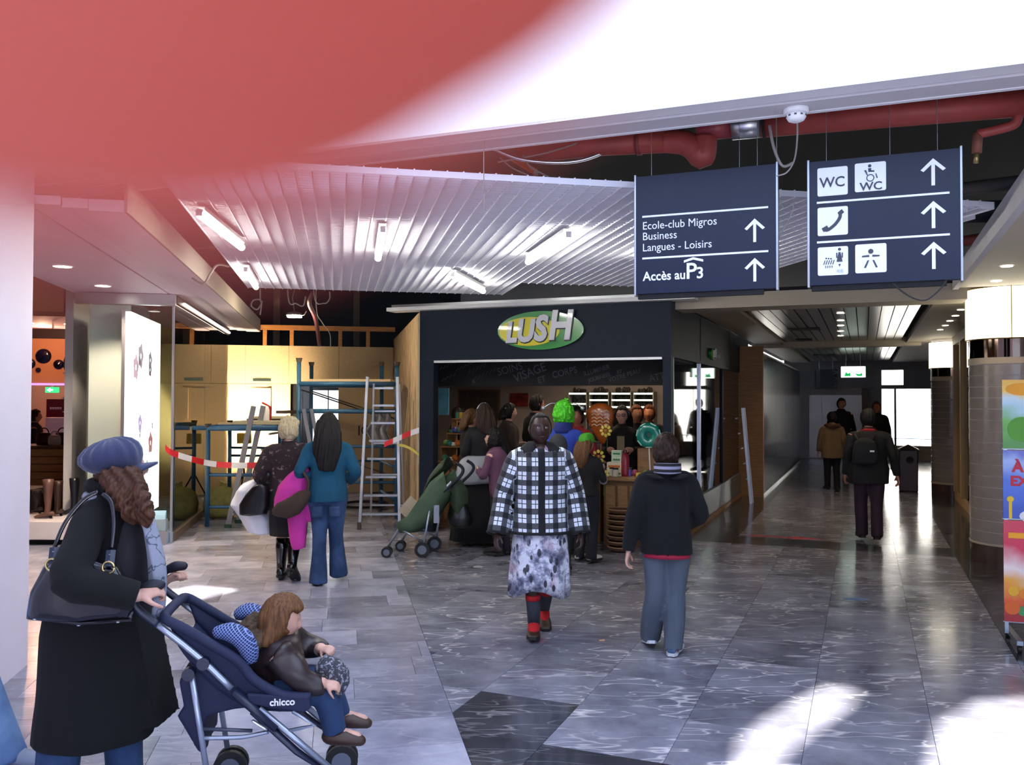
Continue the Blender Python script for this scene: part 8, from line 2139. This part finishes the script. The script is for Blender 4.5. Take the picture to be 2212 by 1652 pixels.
# ------------------------------------------------------------------ people in and around the shop, in the passage
def crowd(px, top, Y, heading, label, skin, hair, hstyle='crop', hlen=0.3, topc='#0e0f13', legc='#14151c', head=(0, 0), width=1.0, hem=0.82, extra=None, pose=None, vox=0.013, shoes='#15120f', topn='jacket', hvol=0.016, grow=0.03):
    p = D(px, top, Y); hgt = p.z
    B = Body(hgt / 1.012 if True else hgt, head=head, width=width, **(pose or {}))
    m = place(p.x, Y, heading)
    o = person(B, m, label, skin, vox, group=None)
    nm = 'knit_' + topc[1:]
    put(topn, B.top(cloth(nm, topc), grow=grow, hem=hem, seed=px % 7 + 0.3, voxel=0.016, amp=0.006), o)
    put('trousers', B.trousers(cloth('leg_' + legc[1:], legc), seed=px % 5 + 0.1, voxel=0.016), o)
    for q in (-1, 1): B.shoe(q, M('crowd_shoe_' + shoes[1:], shoes, 0.6), MATS['black_rubber'], o)
    if hair is not None: put('hair', B.hair(hair, hstyle, hlen, hvol, px * 0.1, voxel=0.010), o)
    return o, B
bent = dict(el=(-0.25, 0.0, 1.10), er=(0.25, 0.0, 1.10), wl=(-0.16, 0.20, 1.12), wr=(0.16, 0.20, 1.12))
def band(B, o, mat, name='headband', r=0.007, lift=0.0, tilt=0.0):
    pts = [B.hc + B.R @ Vector((0.097 * math.cos(a), -0.01 + tilt * math.sin(a), 0.136 * math.sin(a) + lift)) for a in [math.pi * k / 12 for k in range(13)]]
    me = MB().tube(pts, r, 6).mesh(name, mat, True); B.scale(me); return put(name, me, o)
m_hband = M('silver_band', '#b9bcc4', 0.25, metal=0.7)
# woman in the long black skirt with a grey jacket around her waist
o, B = crowd(1046, 868, 10.7, -20, 'woman from behind with silver headband, black top and long black skirt', sk_tan, h_dkbrown, 'long', 0.30, '#0c0c10', '#0b0b0e', hem=0.9, topn='top', pose=bent, width=0.95)
band(B, o, m_hband)
put('long_skirt', skirt(B, [(0.06, 0.36, 0.02), (0.3, 0.33, 0.015), (0.6, 0.28, 0.01), (0.85, 0.22, 0.004), (1.0, 0.19, 0)], cloth('black_long_skirt', '#08080b'), ry=0.85, cx=-0.06), o)
mb = MB().rings([ell((-0.08, -0.04, z), rx, ry, 24, fold=0.03, nf=5) for z, rx, ry in ((0.74, 0.26, 0.21), (0.77, 0.285, 0.23), (0.86, 0.28, 0.23), (0.95, 0.26, 0.22), (1.02, 0.22, 0.19), (1.07, 0.15, 0.13))])
me = fuse(mb, 0.013, 2, wrinkles(0.008, 8, seed=22), 'waist_jacket', M('silver_grey_cloth', '#9a9ea6', 0.5)); B.scale(me); wj = put('waist_jacket', me, o); wj['label'] = 'silver-grey jacket tied round the waist'
# mauve sweater woman
o, B = crowd(1082, 925, 9.9, -60, 'woman in mauve sweater with dark curly hair bending towards the left', sk_pale, None, topc='#5f3a52', legc='#241a26', head=(0.2, -0.25), pose=dict(lean=0.18, el=(-0.24, 0.12, 1.08), wl=(-0.12, 0.28, 1.14), er=(0.25, 0.10, 1.06), wr=(0.14, 0.30, 1.10)), hem=0.80, topn='sweater')
mb = MB(); mb.rings(head_pts(B.hc, B.R, 1.08, 0.03, lambda x, y, z: (z > -0.9 if y < 0.2 else z > 0.45), False)); me = fuse(mb, 0.010, 1, fluff(0.018, 45, 4), 'hair', h_black); B.scale(me); put('hair', me, o)
me = MB().tube(ell(B.wr[1] + Vector((0, 0, 0.0)), 0.04, 0.04, 14) + [ell(B.wr[1], 0.04, 0.04, 14)[0]], 0.012, 6).mesh('bracelet', M('gold_bangle', '#c8a850', 0.3, metal=0.8)); B.scale(me); put('bracelet', me, o)
crowd(988, 876, 13.3, 60, 'dark-haired man in black coat at the left stand in the shop', sk_tan, h_black, topc='#0b0b0f', pose=bent, hem=0.70)
crowd(1016, 880, 11.3, 75, 'woman with light brown hair and black coat in profile inside the shop', sk_tan, h_light, 'long', 0.22, '#0b0b0e', pose=bent, hem=0.62)
crowd(1098, 868, 12.2, 70, 'dark-haired woman with tan collar in profile inside the shop', sk_pale, h_black, 'long', 0.16, '#2c221e', pose=bent)
crowd(1158, 850, 12.6, 60, 'tall man in black jacket turning right inside the shop', sk_tan, h_black, topc='#0a0b0e', pose=bent, width=1.1)
o, B = crowd(1205, 940, 8.9, 10, 'person in dark grey hood right behind the plaid woman', sk_tan, None, topc='#2c2e33', legc='#15161b', width=0.95, topn='hoodie', pose=bent)
mb = MB(); mb.rings(head_pts(B.hc, B.R, 1.12, 0.03, lambda x, y, z: (z > -0.95 if y < 0.3 else z > 0.35), False)); me = fuse(mb, 0.012, 2, wrinkles(0.004, 14), 'hood', MATS['knit_2c2e33']); B.scale(me); put('hood', me, o)
# green wig and blue jacket
o, B = crowd(1217, 868, 10.0, 15, 'person with bright green wig and blue jacket seen from behind', sk_tan, None, topc='#2c48b0', legc='#1a1c28', width=0.98, pose=bent, hem=0.86)
mb = MB(); mb.rings(head_pts(B.hc, B.R, 1.10, 0.03, lambda x, y, z: z > -0.8 if y < 0.4 else z > 0.3, False))
mb.tube(spline([B.hc + Vector((0, 0, 0.12)), B.hc + Vector((0.02, 0, 0.16)), B.hc + Vector((0.05, -0.01, 0.185))], 3), [0.03, 0.02, 0.006], 8)
me = fuse(mb, 0.009, 0, fluff(0.022, 60, 6.0), 'green_wig', M('wig_green', '#4fc81e', 0.6, var=0.35, vscale=40)); B.scale(me); put('green_wig', me, o)
me = MB().rings([ell(B.neck + Vector((0, -0.01, z)), r, r * 0.95, 20) for z, r in ((-0.06, 0.12), (-0.02, 0.115), (0.03, 0.10), (0.06, 0.095))]).mesh('blue_collar', cloth('navy_collar', '#1b2c74'), True); B.scale(me); put('blue_collar', me, o)
bp_ = B.hc + Vector((0, 0, 0.06))
for q in (-1, 1):
    me = MB().tube(spline([B.hc + Vector((0.06 * q, 0, 0.12)), B.hc + Vector((0.14 * q, -0.03, 0.13)), B.hc + Vector((0.22 * q, -0.05, 0.08))], 4), 0.006, 6).mesh('bopper_wire', m_silver, True); B.scale(me); bw = put('bopper_wire', me, o)
    me = MB().lathe([(0.001, -0.026), (0.018, -0.018), (0.026, 0), (0.018, 0.018), (0.001, 0.026)], 12, Matrix.Translation(B.hc + Vector((0.225 * q, -0.05, 0.075)))).mesh('bopper_ball', m_silver, True); B.scale(me); put('bopper_ball', me, bw)
crowd(1247, 876, 11.2, -150, 'woman in red top behind the green wig', skin_mat('skin_warm', '#9a5a44'), h_black, topc='#8a1c22', pose=bent)
# girl in green cap
g_ = G(1262, 1214)
o, B = crowd(1266, 935, g_.y, 35, 'girl in green cap and black shirt with long brown hair', sk_pale, h_light, 'long', 0.36, '#0a0a0d', '#12141c', pose=dict(el=(-0.22, 0.05, 1.08), er=(0.24, 0.04, 1.10), wl=(-0.15, 0.25, 1.10), wr=(0.12, 0.27, 1.12)), hem=0.88, shoes='#d8d2c4', topn='t_shirt', head=(-0.2, -0.1))
cap = thing('green_cap', None, None, o.matrix_world @ Matrix.Translation(B.hc * B.k) @ B.R.to_4x4() @ Matrix.Scale(B.k, 4))
wear(cap, o); m_capg = cloth('cap_green', '#3f9a1e', 0.8)
MB().lathe([(0.102, 0.015), (0.106, 0.05), (0.100, 0.095), (0.075, 0.130), (0.04, 0.145), (0.002, 0.148)], 24).obj('crown', m_capg, cap, Matrix.Diagonal((0.93, 1.1, 1, 1)), smooth=True)
MB().grid(lambda u, v: (0.085 * math.sin((u - 0.5) * 2.3), 0.10 * math.cos((u - 0.5) * 2.3) + 0.075 * v * math.cos((u - 0.5) * 2.6), 0.03 - 0.015 * v), 12, 4).obj('peak', m_capg, cap, smooth=True, solid=0.006)
MB().lathe([(0.0, 0.0), (0.012, 0.0), (0.010, 0.006), (0, 0.008)], 10, Matrix.Translation((0, 0, 0.147))).obj('button', m_capg, cap)
for q in (1,):
    me = MB().tube([B.sh[q].lerp(B.el[q], 0.75), B.el[q], B.el[q].lerp(B.wr[q], 0.9)], [0.055, 0.058, 0.05], 12).mesh('grey_sleeve', cloth('grey_sleeve', '#8a8d96'), True); B.scale(me); put('grey_sleeve', me, o)
o, B = crowd(1344, 874, 11.7, -165, 'woman with long dark hair, glasses and black jacket behind the counter', sk_pale, h_black, 'long', 0.42, '#0b0b10', '#101016', pose=bent, hem=0.66, hvol=0.02)
band(B, o, m_hband)
for q in (-1, 1):
    c = B.hc + B.R @ Vector((0.033 * q, 0.105, 0.008)); me = MB().tube([c + B.R @ Vector((0.024 * math.cos(a), 0, 0.019 * math.sin(a))) for a in [2 * math.pi * k / 12 for k in range(13)]], 0.0035, 5).mesh('spectacle_rim', m_dark); B.scale(me); put('spectacle_rim', me, o)
me = MB().box((-0.05, 0.135, 0.95), (0.05, 0.150, 1.30)).mesh('cream_front', cloth('cream_front', '#8f8a68')); B.scale(me); put('cream_front', me, o)
warm = skin_mat('skin_lamplight_tint', '#b8754e')  # orange lamplight put into the skin colour
crowd(1374, 872, 12.3, 170, 'woman with auburn hair and lamplight-coloured skin behind the counter', warm, hairm('hair_auburn2', '#3a1a0e', '#7a3f20'), 'long', 0.2, '#1a1214', pose=bent)
crowd(1402, 872, 12.9, -165, 'smiling woman with hair up at the right of the shop', warm, hairm('hair_auburn2', '#3a1a0e', '#7a3f20'), topc='#17181e', pose=bent)
crowd(1307, 922, 12.2, 170, 'child with yellow flower headdress behind the counter', sk_tan, h_black, topc='#17152e', pose=bent)
crowd(1290, 872, 13.1, 120, 'dark-haired woman half hidden by the orange balloon', sk_tan, h_black, 'long', 0.2, '#17181c', pose=bent)
# passage walkers
walk = dict(kl=(-0.09, 0.08, 0.49), al=(-0.08, 0.10, 0.10), kr=(0.09, -0.03, 0.48), ar=(0.08, -0.16, 0.12), el=(-0.26, -0.06, 1.10), wl=(-0.28, 0.02, 0.86), er=(0.28, -0.08, 1.10), wr=(0.33, -0.04, 0.86))
g_ = G(1868, 1170)
o, B = crowd(1876, 880, g_.y, 18, 'person in black jacket and purple trousers walking away down the passage', sk_tan, h_black, topc='#08080b', legc='#2a1626', width=1.22, pose=walk, hem=0.74, hvol=0.02, vox=0.012, grow=0.04)
me = MB().tube(spline([B.neck + Vector(p) for p in ((0.09, 0.0, -0.02), (0.05, -0.07, 0.0), (-0.05, -0.07, 0.0), (-0.09, 0.0, -0.02))], 4), 0.022, 8).mesh('red_scarf', cloth('red_scarf', '#9a1520')); B.scale(me); put('red_scarf', me, o)
bp2 = thing('rucksack', 'small black rucksack on the back of the purple-trousered walker', 'rucksack', o.matrix_world @ T(-0.06, -0.23, 0.98))
put('pack', fuse(MB().rings([ell((0, 0, z), rx, ry, 18, p=0.8) for z, rx, ry in ((0, 0.10, 0.04), (0.02, 0.15, 0.07), (0.15, 0.15, 0.08), (0.28, 0.12, 0.06), (0.33, 0.05, 0.03))]), 0.012, 2, None, 'pack', cloth('rucksack_black', '#101014')), bp2)
MB().box((0.05, -0.085, 0.16), (0.10, -0.078, 0.18)).obj('reflector', m_white, bp2)
for s in (-1, 1): MB().tube(spline([(0.08 * s, 0.0, 0.30), (0.11 * s, 0.10, 0.36), (0.12 * s, 0.20, 0.34)], 3), 0.015, 6).obj('strap', MATS['rucksack_black'], bp2)
g_ = G(1793, 1062)
o, B = crowd(1797, 888, g_.y, 10, 'woman in beige coat with fur-trimmed hood walking away', sk_tan, h_black, topc='#6f5a42', legc='#101014', width=1.10, pose=dict(kl=(-0.09, 0.05, 0.48), al=(-0.08, 0.08, 0.1)), hem=0.72, grow=0.045, hvol=0.02, topn='coat')
me = fuse(MB().tube(spline([B.neck + Vector(p) for p in ((0.13, 0.02, -0.03), (0.10, -0.12, -0.01), (0, -0.17, -0.03), (-0.10, -0.12, -0.01), (-0.13, 0.02, -0.03))], 4), 0.042, 10, dome=True), 0.012, 1, fluff(0.012, 50, 1), 'fur_hood', M('fur_brown', '#5a4030', 0.9, var=0.4, vscale=50)); B.scale(me); put('fur_hood', me, o)
o, B = crowd(1817, 858, 20.5, 185, 'man in dark jacket standing before the lift doors', sk_tan, h_black, topc='#1c141c', legc='#15141a', width=1.12)
o, B = crowd(1893, 866, 20.0, 200, 'man in black coat coming towards us beside the bright window', warm, hairm('hair_auburn2', '#3a1a0e', '#7a3f20'), topc='#0c0c10', legc='#101016', width=1.05, hem=0.6)
# shoe shop customer deep at left
crowd(74, 882, 14.6, 60, 'dark silhouette of a customer deep inside the shoe shop', sk_tan, h_dkbrown, topc='#14101a', legc='#14101a')

# ------------------------------------------------------------------ the photographer's finger over the lens
def fpt(px, py, dist): 
    d = ray(px, py); return CAMP + d * (dist / d.y)
_t = NT('skin_finger'); _t.b.inputs['Base Color'].default_value = lin('#9a3e30'); _t.b.inputs['Roughness'].default_value = 0.6
_t.b.inputs['Subsurface Weight'].default_value = 0.35; _t.b.inputs['Subsurface Radius'].default_value = (0.010, 0.0028, 0.0022); _t.b.inputs['Subsurface Scale'].default_value = 0.6
m_fing = _t.m
tip = fpt(40, -1330, 0.0079)
ax_ = Vector((-0.55, 0.02, 0.83)).normalized()                       # finger points down to the right across the lens
mb = MB()
base = tip + ax_ * 0.062
mb.tube([tip + ax_ * (-0.001), tip + ax_ * 0.008, tip + ax_ * 0.022, tip + ax_ * 0.042, base, base + Vector((-0.020, 0.004, -0.004))], [0.0078, 0.0082, 0.0085, 0.0088, 0.0095, 0.0100], 24, dome=True)
kn_ = base + Vector((-0.030, -0.004, -0.008))
for k_ in range(3):                                                      # the other fingers folded away from the lens
    a0 = kn_ + Vector((-0.004, -0.018 * (k_ + 1) * 0.35, -0.019 * (k_ + 1)))
    mb.tube([a0 + Vector((-0.02, 0, 0)), a0, a0 + Vector((0.012, 0.012, 0.004)), a0 + Vector((0.006, 0.026, 0.004)), a0 + Vector((-0.010, 0.022, 0.002))], [0.0095, 0.0100, 0.0092, 0.0088, 0.0078], 14, dome=True)
mb.rings([ell(kn_ + Vector((x, y, z)), rx, ry, 18, Vector((0, -0.25, 1)).normalized(), Vector((0.2, 1, 0)).normalized(), 0.8) for x, y, z, rx, ry in ((0.0, -0.004, -0.028, 0.036, 0.012), (-0.03, -0.008, -0.030, 0.042, 0.014), (-0.065, -0.012, -0.034, 0.040, 0.015), (-0.09, -0.016, -0.038, 0.032, 0.016), (-0.13, -0.02, -0.045, 0.028, 0.020), (-0.2, -0.03, -0.06, 0.034, 0.026))])
mb.tube([kn_ + Vector((-0.05, -0.012, -0.055)), kn_ + Vector((-0.035, -0.026, -0.075)), kn_ + Vector((-0.012, -0.030, -0.085))], [0.014, 0.012, 0.009], 12, dome=True)
fo = kn_ + Vector((-0.09, -0.016, -0.038))
mb.v = [tuple(Vector(v) - fo) for v in mb.v]
hand = put('hand', fuse(mb, 0.0022, 3, None, 'hand', m_fing), None, Matrix.Translation(fo))
tag(hand, 'blurred pink fingertip covering the upper left corner of the view', 'hand')
nl_ = tip + ax_ * 0.004 + Vector((0, 0.0066, 0))
MB().rings([ell(nl_ - fo + ax_ * t_, rx, 0.0016, 12, Vector((0.83, 0, 0.55)), Vector((0, 1, 0))) for t_, rx in ((-0.003, 0.003), (0.0, 0.005), (0.006, 0.0055), (0.010, 0.0045))]).obj('fingernail', M('nail', '#e0b0a4', 0.3), hand, smooth=True)
cuff = MB().rings([ell(kn_ - fo + Vector((x, y, z)), rx, ry, 18, Vector((0, -0.25, 1)).normalized(), Vector((0.2, 1, 0)).normalized()) for x, y, z, rx, ry in ((-0.14, -0.021, -0.047, 0.036, 0.028), (-0.16, -0.024, -0.051, 0.038, 0.030), (-0.25, -0.038, -0.07, 0.045, 0.036))]).obj('sleeve', cloth('dark_sleeve', '#22242c'), hand, smooth=True)

bpy.data.scenes.remove(WORK)
